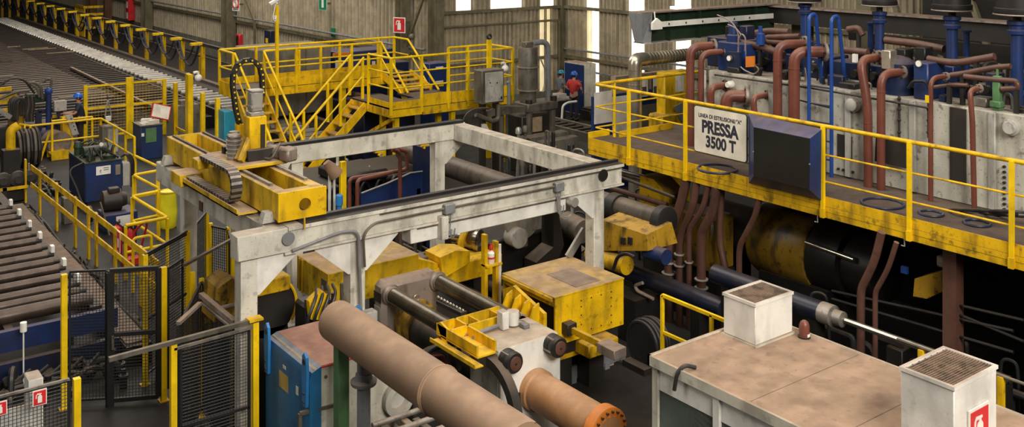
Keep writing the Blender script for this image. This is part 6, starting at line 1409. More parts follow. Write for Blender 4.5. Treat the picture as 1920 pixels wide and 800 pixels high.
# ================================================================ cooling bed and run-out table, far left
t = thing('cooling_bed', 'long dark cooling bed of parallel bars stretching into the distance', 'cooling bed', (7.5, 50, 0))
for x in (3.2, 6.2, 9.2, 12.0): part(t, 'bearer', 'machine_dark', [box(x - .08, x + .08, 35.4, 84, .55, .82)])
s0 = part(t, 'slat', 'bed_bar', [box(3.0, 12.3, 35.5, 35.72, .82, .9, .0)])
for i in range(1, 81): dup(s0, t, (0, .6 * i, 0))
p0_ = part(t, 'cover_plate', 'machine_grey', [box(7.6, 10.4, 38.76, 39.06, .84, .875)])
for i in range(1, 44): dup(p0_, t, (0, .6 * i, 0))
l0 = part(t, 'leg', 'machine_dark', [box(3.1, 3.3, 35.6, 35.8, 0, .55)])
for i in range(8):
    for x in (0, 3, 6, 8.8):
        if i or x: dup(l0, t, (x, 6 * i, 0))
ls = [(random.uniform(4, 11.5), random.uniform(36.5, 62)) for _ in range(26)]
for x, y in ls:
    part(t, 'loose_profile', random.choice(['wood', 'steel_light', 'machine_grey']), [bar((x, y, .93), (x + random.uniform(.5, 1.6), y + random.uniform(-.15, .15), .93), .05, .04)])
a, b_ = pz(133, 127, 1.0), pz(286, 200, 1.0)
solo('steel_profile', 'platen', [bar(a, b_, .11, .1, c=.01)], 'long pale bar lying across the cooling bed', 'bar')
t = thing('run_out_table', 'run-out table with a row of pale rollers beside the cooling bed', 'roller table', (13, 45, 0))
r0 = part(t, 'roller', 'steel_light', [cyl((12.5, 26.9, .93), (13.5, 26.9, .93), .09, 8)])
for i in range(1, 86): dup(r0, t, (0, .6 * i, 0))
part(t, 'side_beam', 'machine_dark', [box(12.4, 12.5, 26.8, 78, .6, .86)]); part(t, 'side_beam', 'black', [box(13.5, 13.9, 26.8, 78, .4, 1.0)]); part(t, 'side_rail', 'machine_grey', [box(13.9, 14.1, 26.8, 78, .9, 1.12)])
l0 = part(t, 'leg', 'machine_dark', [box(12.4, 13.9, 27, 27.2, 0, .42)])
for i in range(1, 14): dup(l0, t, (0, 4 * i, 0))
# hose festoon rail
t = thing('hose_rail', 'yellow posts and rail carrying looped dark hoses along the run-out table', 'rail', (14.2, 50, 0))
HX = 14.25
ys = [pX(p, 100, HX).y for p in (380, 342, 307, 275, 245, 217, 191, 168, 145, 123, 103, 84, 66, 51, 34, 18, 4)]
zr = pX(380, 83, HX).z
part(t, 'top_rail', 'dark_steel', [bar((HX, ys[0] - 3.5, zr), (HX, ys[-1], zr), .1, .12)])
part(t, 'mid_rail', 'dark_steel', [bar((HX + .1, ys[0] - 3.5, zr - .55), (HX + .1, ys[-1], zr - .55), .05, .06)])
for i, y in enumerate(ys):
    po = part(t, 'post', 'yellow', [bar((HX, y, 0), (HX, y, zr - .06), .16, .16)])
    part(po, 'cap', 'yellow_clean', [box(HX - .5, HX - .02, y - .1, y + .1, zr - .02, zr + .08)])
    if i < len(ys) - 1:
        y2 = ys[i + 1]
        for (f0, f1, sg) in ((-.05, .95, .95),):
            ya, yb = y + (y2 - y) * f0, y + (y2 - y) * f1
            part(t, 'hose', 'rubber_blue', [tube([V((HX - .2, ya + (yb - ya) * k / 10, zr - .02 - sg * (1 - (2 * k / 10 - 1) ** 2))) for k in range(11)], .05, 7), tube([V((HX - .28, ya + .35 + (yb - ya) * k / 10, zr - .02 - sg * .78 * (1 - (2 * k / 10 - 1) ** 2))) for k in range(11)], .035, 7)])
for i, y in enumerate(ys[:7]): part(t, 'thin_post', 'yellow', [cyl((HX + .3, y - (ys[0] - ys[1]) * .5, 0), (HX + .3, y - (ys[0] - ys[1]) * .5, zr - .5), .03, 6)])
a = pX(150, 25, 17.0)
t = thing('yellow_cage', 'yellow barred cage standing behind the hose rail', 'cage', (17.4, a.y, 0)); L_ = rad(44, a) * 1.5
for k in range(7): part(t, 'bar', 'yellow', [box(16.95, 17.05, a.y - L_ / 2 + L_ * k / 6 - .05, a.y - L_ / 2 + L_ * k / 6 + .05, 0, 2.0)])
for z in (2.0, 1.5, .6): part(t, 'rail', 'yellow', [box(16.93, 17.07, a.y - L_ / 2, a.y + L_ / 2, z - .08, z + .08), box(17.07, 18.2, a.y - L_ / 2, a.y - L_ / 2 + .1, z - .08, z + .08)])
# ================================================================ yellow wire fences around the bed end
def wire(root, o, u, L, H, z0, pitch, wr=.004, mt='black', nm='wire_mesh'):
    """square wire mesh; o start point, u unit direction"""
    o, u = V(o), V(u).normalized(); vs = []; fs = []
    n = V((0, 0, 1)).cross(u)
    def st(p, q, s):
        d = (q - p); w1 = n * wr; w2 = s * wr; b = len(vs)
        vs.extend([tuple(p + w1), tuple(p + w2), tuple(p - w1 - w2), tuple(q + w1), tuple(q + w2), tuple(q - w1 - w2)])
        fs.extend([(b, b + 1, b + 4, b + 3), (b + 1, b + 2, b + 5, b + 4), (b + 2, b, b + 3, b + 5)])
    k = int(L / pitch)
    for i in range(k + 1): p = o + u * (L * i / k); p.z = z0; st(p, p + V((0, 0, H)), u)
    k = int(H / pitch)
    for i in range(k + 1): p = o.copy(); p.z = z0 + H * i / k; st(p, p + u * L, V((0, 0, 1)))
    return part(root, nm, mt, [(vs, fs)], stuff=True)
t = thing('yellow_mesh_fence', 'yellow framed wire fence between operator and cooling bed', 'fence', (9, 34.9, 0))
YW = 34.9; fx = [pY(p, 160, YW).x for p in (160, 243, 308)]; fz = 1.93
for i, x in enumerate(fx): part(t, 'post', 'yellow_clean', [box(x - (.12 if i == 1 else .06), x + (.12 if i == 1 else .06), YW - .05, YW + .05, 0, fz + (.15 if i == 1 else 0))])
for z in (fz - .04, 1.15, .2): part(t, 'rail', 'yellow_clean', [box(fx[0], fx[2], YW - .025, YW + .025, z - .03, z + .03)])
wire(t, (fx[0], YW, 0), (1, 0, 0), fx[2] - fx[0], 1.7, .2, .10, .004, 'yellow_worn')
t = thing('short_yellow_posts', 'row of yellow posts at the end of the cooling bed', 'post', (10.4, 29, 0))
XF = 10.4
for p, yt in ((329, 155), (352, 137), (380, 174), (408, 184)):
    q = pX(p, yt, XF); part(t, 'post', 'yellow_clean', [box(XF - .06, XF + .06, q.y - .06, q.y + .06, 0, q.z)])
part(t, 'tie_rail', 'yellow', [box(XF - .02, XF + .02, pX(408, 200, XF).y, pX(329, 200, XF).y, .75, .82)])
q = pX(360, 145, XF - .1); q2 = pX(357, 170, XF - .15)
part(t, 'thick_post', 'yellow_clean', [box(XF - .25, XF - .1, q2.y - .1, q2.y + .1, 0, q.z + .1)])
dq = pX(372, 146, XF - .3); dome('white dome camera on the yellow post by the cooling bed', 372, 146, dq.y)
q = pY(352, 245, 33.6)
solo('concrete_block', 'concrete', [prism([(q.x - .5, 0), (q.x + .5, 0), (q.x + .4, 1.15), (q.x - .34, 1.15)], 'y', 33.6, 34.3), box(q.x - .2, q.x + .25, 33.7, 34.1, 1.15, 1.3)], 'tapered grey concrete block among the yellow posts', 'block')
q = pz(440, 215, 1.3)
t = thing('teal_cabinet', 'small teal and white cabinet below the bridge stairs', 'cabinet', (q.x, q.y - 2.5, 0)); qy = q.y - 2.5; a, b_ = pY(420, 208, qy), pY(462, 245, qy)
part(t, 'body', 'white_grey', [box(a.x + .25, b_.x, qy, qy + .6, 0, a.z, .02)]); part(t, 'door', 'teal', [box(a.x, a.x + .32, qy - .03, qy + .5, .1, a.z - .02, .01)])
# ================================================================ operator station
OX0, OX1, OY0 = 6.38, 8.44, 33.15
t = thing('operator_railing', 'yellow tube railing around the operator control station', 'railing', (7.4, 33, 0))
rzz = 1.1
def rl(pts, r=.032, nm='top_rail'): part(t, nm, 'yellow_clean', [tube(pts, r, 8, .05, 3)])
rl([(OX0 - .2, OY0 + .5, rzz), (OX0, OY0, rzz), (OX1, OY0, rzz), (OX1, 29.5, rzz)]); rl([(OX0, OY0, rzz - .55), (OX1, OY0, rzz - .55), (OX1, 29.5, rzz - .55)], .026, 'mid_rail')
rl([(OX0 + .7, OY0 + .45, rzz), (OX1 - .15, OY0 + .45, rzz)])
for (x, y) in ((OX0 - .2, OY0 + .5), (OX0, OY0), (OX0 + .62, OY0), (OX1, OY0), (OX1 - .15, OY0 + .45), (OX1, 31.6), (OX1, 30.4), (OX1, 29.5)): part(t, 'post', 'yellow_clean', [bar((x, y, 0), (x, y, rzz), .06, .06)])
part(t, 'brace', 'yellow', [bar((OX0 - .1, OY0 + .2, rzz), (OX0 - .45, OY0 - .5, .05), .045, .045)]); part(t, 'brace', 'yellow', [bar((OX0 + .55, OY0, rzz - .25), (OX0 + .25, OY0 - .2, .05), .045, .045)])
a, b_ = pz(95, 300, 0), pz(127, 296, 0)
solo('yellow_step', 'yellow', [box(a.x, b_.x, a.y - .1, a.y + .5, .16, .2), box(a.x, b_.x, a.y - .12, a.y - .1, 0, .28), box(a.x, b_.x, a.y + .5, a.y + .52, 0, .2)], 'low yellow step in front of the operator railing', 'step')
# control desk in front of the operator
YD = 33.65; q = pY(133, 232, YD)
t = thing('control_desk', 'tilted pale control desk with yellow side under the operator hands', 'desk', (q.x, YD, 0))
part(t, 'pedestal', 'yellow', [prism([(q.x - .2, 0), (q.x + .12, 0), (q.x - .0, q.z + .22), (q.x - .26, q.z + .22)], 'y', YD, YD + .35)])
part(t, 'panel', 'white_grey', [prism([(q.x + .02, q.z - .36), (q.x + .22, q.z - .34), (q.x + .02, q.z + .3), (q.x - .17, q.z + .28)], 'y', YD - .1, YD)])
for i in range(4): part(t, 'button', 'machine_dark', [cyl((q.x + .1 - .04 * i, YD - .1, q.z - .18 + .12 * i), (q.x + .1 - .04 * i, YD - .12, q.z - .18 + .12 * i), .02, 8)])
# blue hydraulic power unit with green pump
UX0, UX1, UY0, UY1, UZ = 6.5, 7.41, 27.0, 28.7, 1.05
t = thing('hydraulic_unit', 'blue hydraulic tank with green pump on top and white label', 'tank', (6.9, 27.8, 0))
part(t, 'tank', 'blue', [box(UX0, UX1, UY0, UY1, .06, UZ, .01)]); part(t, 'side', 'blue_dark', [box(UX0 - .02, UX0, UY0, UY1 - .05, .06, UZ - .02)]); part(t, 'skid', 'machine_dark', [box(UX0 + .05, UX1 - .05, UY0 + .05, UY1 - .05, 0, .06)])
q = pY(194, 319, UY0 - .01)
part(t, 'label_plate', 'sign_white', [box(q.x - .18, q.x + .18, UY0 - .012, UY0, q.z - .11, q.z + .11)]); text(t, '6', face((q.x - .07, UY0 - .012, q.z - .03), (0, -1, 0)), .13, 'ink', .003, .004)
for dz_ in (.05, .0): part(t, 'label_line', 'ink', [box(q.x - .0, q.x + .13, UY0 - .014, UY0 - .012, q.z + dz_, q.z + dz_ + .015)])
q = pY(221, 317, UY0 - .01); part(t, 'sight_glass', 'silver', [box(q.x - .06, q.x + .06, UY0 - .02, UY0, q.z - .14, q.z + .12)])
part(t, 'side_box', 'white_grey', [box(UX1 + .02, UX1 + .2, UY0, UY0 + .3, .35, .95, .01)])
part(t, 'top_plate', 'green_dark', [box(UX0 - .02, UX1 + .02, UY0 - .02, UY1 + .02, UZ, UZ + .03)])
for (x, y, r_, h_) in ((6.7, 27.3, .12, .22), (7.15, 27.25, .16, .14), (7.0, 28.0, .14, .3), (6.6, 28.2, .1, .34), (7.25, 28.1, .1, .24)):
    part(t, 'pump', 'green_dark', [lathe((x, y, UZ + .03), (x, y, 5), [(0, r_), (h_ * .5, r_), (h_ * .55, r_ * 1.15), (h_ * .7, r_ * 1.15), (h_, r_ * .6)], 14)])
part(t, 'motor', 'green_dark', [cyl((6.6, 27.7, UZ + .18), (7.2, 27.75, UZ + .18), .14, 14)])
part(t, 'gauge', 'sign_white', [cyl((6.95, 27.25, UZ + .42), (6.95, 27.22, UZ + .42), .05, 12)]); part(t, 'gauge_stem', 'steel_light', [cyl((6.95, 27.25, UZ + .03), (6.95, 27.25, UZ + .38), .016, 6)])
for i in range(10):
    x, y = random.uniform(6.55, 7.3), random.uniform(27.1, 28.5); part(t, 'hose', random.choice(['rubber', 'green_dark', 'rubber']), [tube([(x, y, UZ + .05), (x + random.uniform(-.1, .1), y, UZ + .3), (x + random.uniform(-.35, .35), y + random.uniform(-.2, .2), UZ + .38), (x + random.uniform(-.3, .3), y - .1, UZ + .05)], .026, 7, .1)])
for i in range(3): part(t, 'side_hose', 'rubber', [tube([(7.4, 27.1, UZ + .05), (7.5 + .05 * i, 27.05, UZ + .15), (7.65 + .04 * i, 27.0, UZ - .1), (7.65 + .04 * i, 27.0, .3)], .025, 7, .1)])
part(t, 'side_hose', 'rubber', [tube([(6.48, 27.2, UZ), (6.1, 27.1, .95), (6.25, 26.8, .5), (6.3, 26.6, .2), (6.4, 25.6, .05)], .03, 7, .2)])
# blue drum and cable reel by the railing
c = pY(110, 272, 33.7)
t = thing('blue_drum', 'horizontal blue drum behind the operator railing', 'drum', (c.x, 34, 0))
part(t, 'shell', 'blue', [cyl((c.x - .3, 34.6, .4), (c.x + .0, 33.5, .38), .37, 22)]); part(t, 'cover', 'platen', [cyl((c.x - .13, 34.0, .39), (c.x + .0, 33.48, .38), .377, 22)])
c = pY(50, 270, 32.0)
t = thing('cable_reel', 'dark cable reel wound with hoses left of the railing', 'reel', (c.x, 32, 0))
for i in range(6): part(t, 'hose_turn', 'rubber' if i % 2 else 'machine_grey', [torus((c.x - .25 + .1 * i, 32.0, .66), (1, 0, 0), .52 + .02 * (i % 3), .045, 26, 7)])
part(t, 'core', 'machine_dark', [cyl((c.x - .3, 32.0, .66), (c.x + .33, 32.0, .66), .46, 22)]); part(t, 'stand', 'machine_dark', [box(c.x - .2, c.x + .2, 31.8, 32.2, 0, .3)])
q = pY(20, 250, 31.4); t = thing('yellow_pump', 'yellow elbow pump body at the left edge', 'pump', (q.x, 31.4, 0))
part(t, 'elbow', 'yellow', [tube([(q.x, 31.4, q.z - .5), (q.x, 31.4, q.z + .1), (q.x + .2, 31.4, q.z + .2)], .13, 12, .15)]); part(t, 'base', 'machine_dark', [box(q.x - .22, q.x + .22, 31.2, 31.6, 0, q.z - .45)])
# messy puller machine upper left
t = thing('puller_machine', 'grimy puller machine with looping hoses and yellow frames at left', 'machine', (6.5, 35, 0))
PYm = 34.3
def pm(px, py, dy=0): return pY(px, py, PYm + dy)
part(t, 'bed', 'machine_dark', [box(pm(-20, 230).x, pm(105, 230).x, PYm + .2, PYm + 1.1, 0, .9, .04)])
part(t, 'yellow_body', 'yellow_oily', [box(pm(22, 200).x, pm(47, 200).x, PYm + .1, PYm + .7, .6, pm(30, 188).z, .05)])
part(t, 'valve_bank', 'green_dark', [box(pm(52, 190).x, pm(88, 190).x, PYm + .15, PYm + .5, pm(60, 195).z, pm(60, 178).z, .03)])
for py in (168, 182, 192, 208): part(t, 'yellow_beam', 'yellow', [box(pm(-15, py).x, pm(22 + 5 * (py % 3), py).x, PYm + .0, PYm + .1, pm(0, py).z - .06, pm(0, py).z + .06)])
c = pm(90, 200); part(t, 'blue_column', 'blue', [cyl((c.x, PYm - .1, 0), (c.x, PYm - .1, pm(90, 172).z), .09, 12)]); part(t, 'blue_knob', 'blue_bright', [sphere((c.x, PYm - .1, pm(90, 170).z), .13, 10)])
for px in (72, 112): x = pm(px, 200).x; part(t, 'blue_frame', 'blue_dark', [box(x - .09, x + .09, PYm - .05, PYm + .05, 0, pm(90, 207).z)])
part(t, 'blue_frame', 'blue_dark', [box(pm(72, 200).x, pm(112, 200).x, PYm - .05, PYm + .05, pm(90, 209).z, pm(90, 203).z)])
part(t, 'yellow_jaw', 'yellow', [prism([(pm(88, 220).x, pm(88, 226).z), (pm(96, 220).x, pm(88, 226).z), (pm(93, 208).x, pm(88, 208).z), (pm(86, 208).x, pm(88, 208).z)], 'y', PYm - .15, PYm - .06)]); part(t, 'yellow_jaw', 'yellow_worn', [box(pm(96, 218).x, pm(108, 218).x, PYm - .15, PYm - .06, pm(90, 221).z, pm(90, 215).z)])
def hosep(pts, r, mt): part(t, 'hose', mt, [tube([pm(a, b, -.1 - .05 * random.random()) for a, b in pts], r, 7, .35)])
hosep([(94, 172), (97, 150), (90, 147), (80, 155)], .04, 'machine_grey'); hosep([(80, 185), (76, 160), (62, 154), (55, 156)], .05, 'machine_grey'); hosep([(74, 182), (70, 165), (58, 158)], .04, 'machine_grey'); hosep([(0, 160), (20, 146), (45, 148), (65, 175)], .035, 'rubber'); hosep([(0, 185), (30, 172), (55, 170)], .045, 'tube_dark')
for i in range(5): hosep([(20 + 3 * i, 225), (17 + 4 * i, 190), (28 + 4 * i, 180 + i), (40 + 2 * i, 190), (40 + 2 * i, 215)], .045, 'rubber' if i % 2 else 'dark_steel')
for i in range(5): hosep([(48 + 4 * i, 180), (52 + 3 * i, 200), (46 + 4 * i, 215), (50 + 3 * i, 228)], .035, 'tube_dark' if i % 2 else 'rubber')
part(t, 'steel_arm', 'steel_light', [bar(pm(-2, 206, -.2), pm(20, 220, -.2), .14, .14)])
part(t, 'rod', 'wood', [cyl(pm(109, 184, .3), pm(146, 180, .3), .03, 8)])
q = pY(112, 199, 34.0); t = thing('pale_box', 'open pale metal box on a blue stand', 'box', (q.x, 34.1, 0))
part(t, 'box', 'white_grey', [box(q.x - .17, q.x + .2, 33.95, 34.2, q.z - .15, q.z + .17, .01)]); part(t, 'stand', 'blue_dark', [box(q.x - .05, q.x + .05, 34.05, 34.15, 0, q.z - .15)])
q = pY(25, 335, 28.4); t = thing('gear_drive', 'dark gear drive at the left edge above the rollers', 'machine', (q.x, 28.6, 0))
part(t, 'housing', 'machine_dark', [box(q.x - .6, q.x + .3, 28.4, 28.9, 0, q.z + .02, .04)])
for dx_ in (-.25, .1, .38): part(t, 'gear', 'dark_steel', [lathe((q.x + dx_, 28.4, q.z), (q.x + dx_, 24, q.z), [(0, .2), (.12, .2), (.14, .1), (.2, .1)], 18)])
part(t, 'yellow_strip', 'yellow', [box(q.x - .7, q.x + .3, 28.1, 28.16, q.z - .22, q.z - .15)]); part(t, 'handle', 'steel_light', [cyl((q.x + .35, 28.3, q.z + .1), (q.x + .35, 28.3, q.z + .38), .025, 8)]); part(t, 'strip_leg', 'machine_dark', [box(q.x - .3, q.x - .2, 28.1, 28.4, 0, q.z - .15)])
# ================================================================ floor level railing, trough and rollers
t = thing('walkway_railing', 'long yellow flat bar railing along the blue hydraulic unit', 'railing', (5.45, 23, 0))
A_, B_ = V((5.31, 27.5, 0)), V((5.58, 18.0, 0))
for z, h in ((1.06, .13), (.62, .11)): part(t, 'rail', 'yellow', [bar(A_ + V((0, 0, z)), B_ + V((0, 0, z)), .03, h)])
for p in (58, 82, 110, 141, 163, 176, 208, 251, 270):
    y = pX(p, 380, 5.45).y; x = 5.31 + (27.5 - y) * .0284; part(t, 'post', 'yellow', [bar((x + .03, y, 0), (x + .03, y, 1.12), .14, .04, up=(1, 0, 0))])
part(t, 'gate_loop', 'yellow_clean', [tube([(x + .1, 19.9, 0), (x + .1, 19.9, 1.05), (x + .45, 19.9, 1.05), (x + .45, 19.9, 0)], .03, 8, .08)])
t = thing('cable_trough', 'dusty covered cable trough beside the roller table', 'trough', (4.75, 22, 0))
for i in range(6): part(t, 'cover', 'trough', [box(4.62, 4.98, 16.6 + 1.7 * i, 18.28 + 1.7 * i, .32, .35)])
part(t, 'channel', 'machine_dark', [box(4.6, 5.0, 16.5, 26.8, 0, .32)])
for i in range(3): part(t, 'hose', 'rubber', [tube([V((5.1 + .07 * i + .04 * math.sin(k * 1.3 + i), 17.5 + .9 * k, .06 + .03 * (i % 2))) for k in range(11)], .035, 7)])
t = thing('roller_table', 'roller table of dusty brown steel rollers at lower left', 'roller table', (2.6, 20.5, 0))
nb = []
for i, (px, py) in enumerate(((2, 389), (18, 407.5), (40, 429), (61, 450.6), (87, 476), (112, 500.5), (142, 530))): nb.append(pz(px, py, .95).y)
nb += [nb[-1] - .8]
for i, y in enumerate(nb[:-1]):
    d = (y - nb[i + 1]) / 2
    for j in (0, 1):
        yy = y - d * j; ro = part(t, 'roller', 'roll_brown', [cyl((.2, yy, .93), (4.18, yy, .93), .078, 16)])
        part(ro, 'spindle', 'dark_steel', [cyl((4.18, yy, .93), (4.3, yy, .93), .05, 10)])
    part(t, 'tag', 'sign_white', [box(4.24, 4.3, y - .09, y + .05, .98, 1.1)])
part(t, 'roller', 'roll_brown', [cyl((1.6, nb[-1] , .9), (4.3, nb[-1], .9), .12, 18)])
part(t, 'side_frame', 'machine_dark', [box(4.22, 4.4, 17.2, 26.5, .55, .85)])
part(t, 'cross_beam', 'blue', [box(.5, 4.6, 17.0, 17.12, .5, .82)]); part(t, 'cross_beam', 'blue_dark', [box(.5, 4.6, 16.9, 17.02, .12, .36)])
part(t, 'bracket', 'blue', [box(2.5, 2.7, 16.3, 16.45, 0, .95, .01)]); part(t, 'bracket', 'blue_dark', [prism([(15.9, .5), (17.0, .5), (17.0, .8), (15.9, .75)], 'x', 1.6, 2.5)])
for x in (1.2, 3.9): 
    for y in (17.3, 21.5, 25.5): part(t, 'leg', 'machine_dark', [box(x - .07, x + .07, y - .07, y + .07, 0, .6)])
for x in (.6, 3.0): part(t, 'rail', 'machine_dark', [box(x - .06, x + .06, 17.1, 26.5, .6, .8)])
for i in range(6): part(t, 'cable', 'rubber', [tube([(1.6 + .3 * i, 16.2, .05), (2.0 + .3 * i, 16.0 + .1 * i, .25), (2.6 + .3 * i, 16.3, .1), (3.2 + .25 * i, 16.6, .3)], .03, 7, .3)])
q = pz(44, 610, .95); solo('white_marker', 'sign_white', [cyl((q.x, q.y, 0), (q.x, q.y, .88), .012, 10), cyl((q.x, q.y, .86), (q.x, q.y, 1.0), .05, 12)], 'small white round marker post below the rollers', 'marker')
# pump set in the walkway
t = thing('pump_set', 'dark pump motor on a blue base with white label plate', 'pump', (6.5, 24.3, 0))
part(t, 'base', 'blue', [box(6.2, 6.95, 24.0, 24.7, .06, .46, .02)]); part(t, 'skid', 'machine_dark', [box(6.22, 6.93, 24.02, 24.68, 0, .06)])
part(t, 'motor', 'machine_dark', [lathe((6.2, 24.4, .7), (7.5, 24.3, .7), [(0, .1), (.05, .24), (.45, .26), (.47, .18), (.58, .15)], 18)]); part(t, 'terminal_box', 'machine_dark', [box(6.35, 6.6, 24.2, 24.4, .9, 1.02, .02)])
part(t, 'label_plate', 'sign_white', [box(6.45, 6.8, 23.985, 24.0, .16, .4)]); text(t, '5', face((6.52, 23.985, .28), (0, -1, 0)), .12, 'ink', .003, .004)
part(t, 'lever', 'machine_grey', [bar((6.15, 24.2, .75), (6.25, 23.8, .05), .03, .03)])
solo('switch_box', 'machine_grey', [box(5.65, 5.85, 25.5, 25.8, 0, .62, .01), box(5.64, 5.65, 25.53, 25.77, .15, .55)], 'low grey switch box behind the yellow railing', 'box')
# extinguishers and red hand truck
def bottle(label, x, y, h, r):
    t = thing('fire_extinguisher', label, 'extinguisher', (x, y, 0), 'fire extinguishers by the yellow railing')
    part(t, 'cylinder', 'red', [lathe((x, y, 0), (x, y, 3), [(0, r * .9), (.03, r), (h, r), (h + .06, r * .5), (h + .08, r * .3)], 16)]); part(t, 'valve', 'black', [box(x - .03, x + .03, y - .06, y + .03, h + .08, h + .14, .01)])
    part(t, 'hose', 'rubber', [tube([(x, y - .05, h + .1), (x + r, y - .08, h), (x + r * 1.05, y - .06, h * .4)], .014, 6, .05)])
bottle('tall red extinguisher beside the railing sign', 6.05, 22.4, .6, .1); bottle('red extinguisher right of the tall one', 6.3, 22.3, .5, .09)
q = pX(225, 452, 5.52); t = thing('railing_sign', 'narrow red extinguisher sign fixed to the yellow railing', 'sign', (5.52, q.y, q.z)); F = face((5.5, q.y, q.z), (-1, 0, 0))
part(t, 'plate', 'sign_white', [flat(rect(-.1, .1, -.2, .2), F, 0, .012)]); part(t, 'red_field', 'sign_red', [flat(rect(-.09, .09, -.185, .185), F, .012, .016)]); part(t, 'symbol', 'sign_white', [flat([(a * .3, b * .3) for a, b in EXT], F, .016, .02)])
t = thing('hand_truck', 'small red hand truck with bent tube handle', 'truck', (6.2, 21.6, 0))
part(t, 'handle', 'red', [tube([(6.0, 21.6, .1), (6.15, 21.45, .75), (6.3, 21.3, .95), (6.42, 21.5, .85), (6.3, 21.7, .1)], .025, 8, .12)]); part(t, 'plate', 'red', [box(5.95, 6.35, 21.55, 21.8, 0, .12)])
# zig-zag railings on the right of the walkway
def zig(name, label, pts, h=1.1, mids=(.5,)):
    t = thing(name, label, 'railing', (*pts[0], 0), 'zig-zag railings by the gantry leg'); P_ = [V((a, b, 0)) for a, b in pts]; up = V((0, 0, 1))
    part(t, 'top_rail', 'yellow_clean', [tube([p + up * h for p in P_], .035, 8, .1, 4)])
    for m in mids: part(t, 'mid_rail', 'yellow_clean', [tube([p + up * h * m for p in P_], .03, 8, .1, 4)])
    for p in P_: part(t, 'post', 'yellow_clean', [cyl(p, p + up * (h - .02), .035, 8)])
zig('zigzag_railing', 'yellow tube railing loop nearest the fence, left of the bag bin', [(7.1, 23.0), (6.5, 22.9), (6.6, 20.75), (5.75, 20.7)])
zig('zigzag_railing', 'middle yellow tube railing loop behind the bag bin', [(7.7, 25.0), (7.1, 24.9), (7.2, 23.25)])
zig('zigzag_railing', 'short yellow tube railing furthest back by the blue bin', [(7.75, 27.0), (7.86, 25.4)])
q = pz(315, 426, 0)
t = thing('bag_bin', 'bright yellow plastic bag bin beside the gantry leg', 'bin', (q.x, q.y, 0))
part(t, 'bag', 'lime', [lathe((q.x, q.y, 0), (q.x, q.y, 3), [(0, .17), (.05, .2), (.4, .21), (.8, .19), (.86, .2)], 18)]); part(t, 'rim', 'yellow', [torus((q.x, q.y, .86), (0, 0, 1), .2, .02, 18, 6)])
# blue work cabinet with papers
YB = 31.3; a, b_ = pY(264, 238, YB), pY(305, 234, YB)
t = thing('blue_work_cabinet', 'blue work cabinet with green panel and papers on top', 'cabinet', ((a.x + b_.x) / 2, YB + .4, 0))
zt = a.z; part(t, 'body', 'blue', [box(a.x, b_.x, YB, YB + .85, 0, zt, .02)])
g0 = pY(273, 241, YB); g1 = pY(293, 265, YB); part(t, 'green_panel', 'green_paint', [box(g0.x, g1.x, YB - .02, YB, g1.z, g0.z)])
part(t, 'rim', 'machine_grey', [box(a.x - .02, b_.x + .02, YB - .02, YB + .87, zt, zt + .03)])
for i in range(6): x, y = random.uniform(a.x + .15, b_.x - .2), random.uniform(YB + .15, YB + .7); part(t, 'paper', 'paper', [tr(box(-.16, .16, -.11, .11, 0, .02 + .02 * i), Matrix.Translation((x, y, zt + .03)) @ Matrix.Rotation(random.uniform(-.5, .5), 4, 'Z'))])
part(t, 'tag', 'sign_white', [box(a.x + .02, a.x + .1, YB - .012, YB, zt - .3, zt - .2)])
q = pY(302, 209, YB + .3)
t = thing('tilted_board', 'tilted pale notice board with red rim above the blue cabinet', 'board', (q.x, YB + .3, zt + .03)); Mx = Matrix.Translation(q) @ Matrix.Rotation(math.radians(18), 4, 'Y') @ Matrix.Rotation(math.radians(-20), 4, 'X')
part(t, 'rim', 'red', [tr(box(-.3, .3, 0, .03, -.23, .23), Mx)]); part(t, 'sheet', 'paper', [tr(box(-.27, .27, -.008, 0, -.2, .2), Mx)]); part(t, 'stand', 'machine_dark', [bar((q.x - .05, YB + .4, zt + .03), (q.x, YB + .36, q.z), .04, .04)])
q = pY(203, 222, YW - .06); t = thing('hanging_box', 'white pendant box hanging on straps from the yellow fence', 'box', (q.x, YW - .06, q.z)); part(t, 'box', 'sign_white', [box(q.x - .09, q.x + .09, YW - .09, YW - .005, q.z - .09, q.z + .08, .01)])
for s_ in (-1, 1): part(t, 'strap', 'white_grey', [tube([(q.x + .1 * s_, YW - .04, q.z + .07), (q.x + .01 * s_, YW - .02, q.z + .62)], .022, 6)])
part(t, 'hook', 'machine_dark', [cyl((q.x, YW - .02, q.z + .6), (q.x, YW + .03, q.z + .8), .02, 6)])
a, b_ = pY(192, 238, 32.6), pY(222, 282, 32.6); t = thing('grey_cupboard', 'grey cupboard with white door below the pendant box', 'cupboard', (a.x + .2, 32.8, 0))
part(t, 'body', 'concrete', [box(a.x, b_.x, 32.6, 33.0, 0, a.z, .01)]); part(t, 'door', 'white_grey', [box(a.x + .16, b_.x - .02, 32.57, 32.6, .1, a.z - .1)])
# ================================================================ black mesh safety fences, lower left
def panel(t, a, b, z0, z1, cross=None, pitch=.045, mt='black', fr=.03, topmat='black'):
    a, b = V(a), V(b); u = (b - a); u.z = 0; L = u.length; u.normalize(); up = V((0, 0, 1))
    f = part(t, 'panel_frame', mt, [bar(a + up * z1, b + up * z1, fr, fr), bar(a + up * z0, b + up * z0, fr, fr), bar(a + up * z0, a + up * z1, fr, fr), bar(b + up * z0, b + up * z1, fr, fr)] + ([bar(a + up * cross, b + up * cross, fr, fr)] if cross else []))
    wire(f, a, u, L, z1 - z0, z0, pitch)
    return f
def fpost(t, x, y, h, w=.055): p = part(t, 'post', 'yellow_clean', [box(x - w / 2, x + w / 2, y - w / 2, y + w / 2, 0, h)]); part(p, 'foot', 'yellow', [box(x - .07, x + .07, y - .07, y + .07, 0, .015)])
YA = 11.85
x325, x481 = pY(325, 700, YA).x, pY(481, 700, YA).x
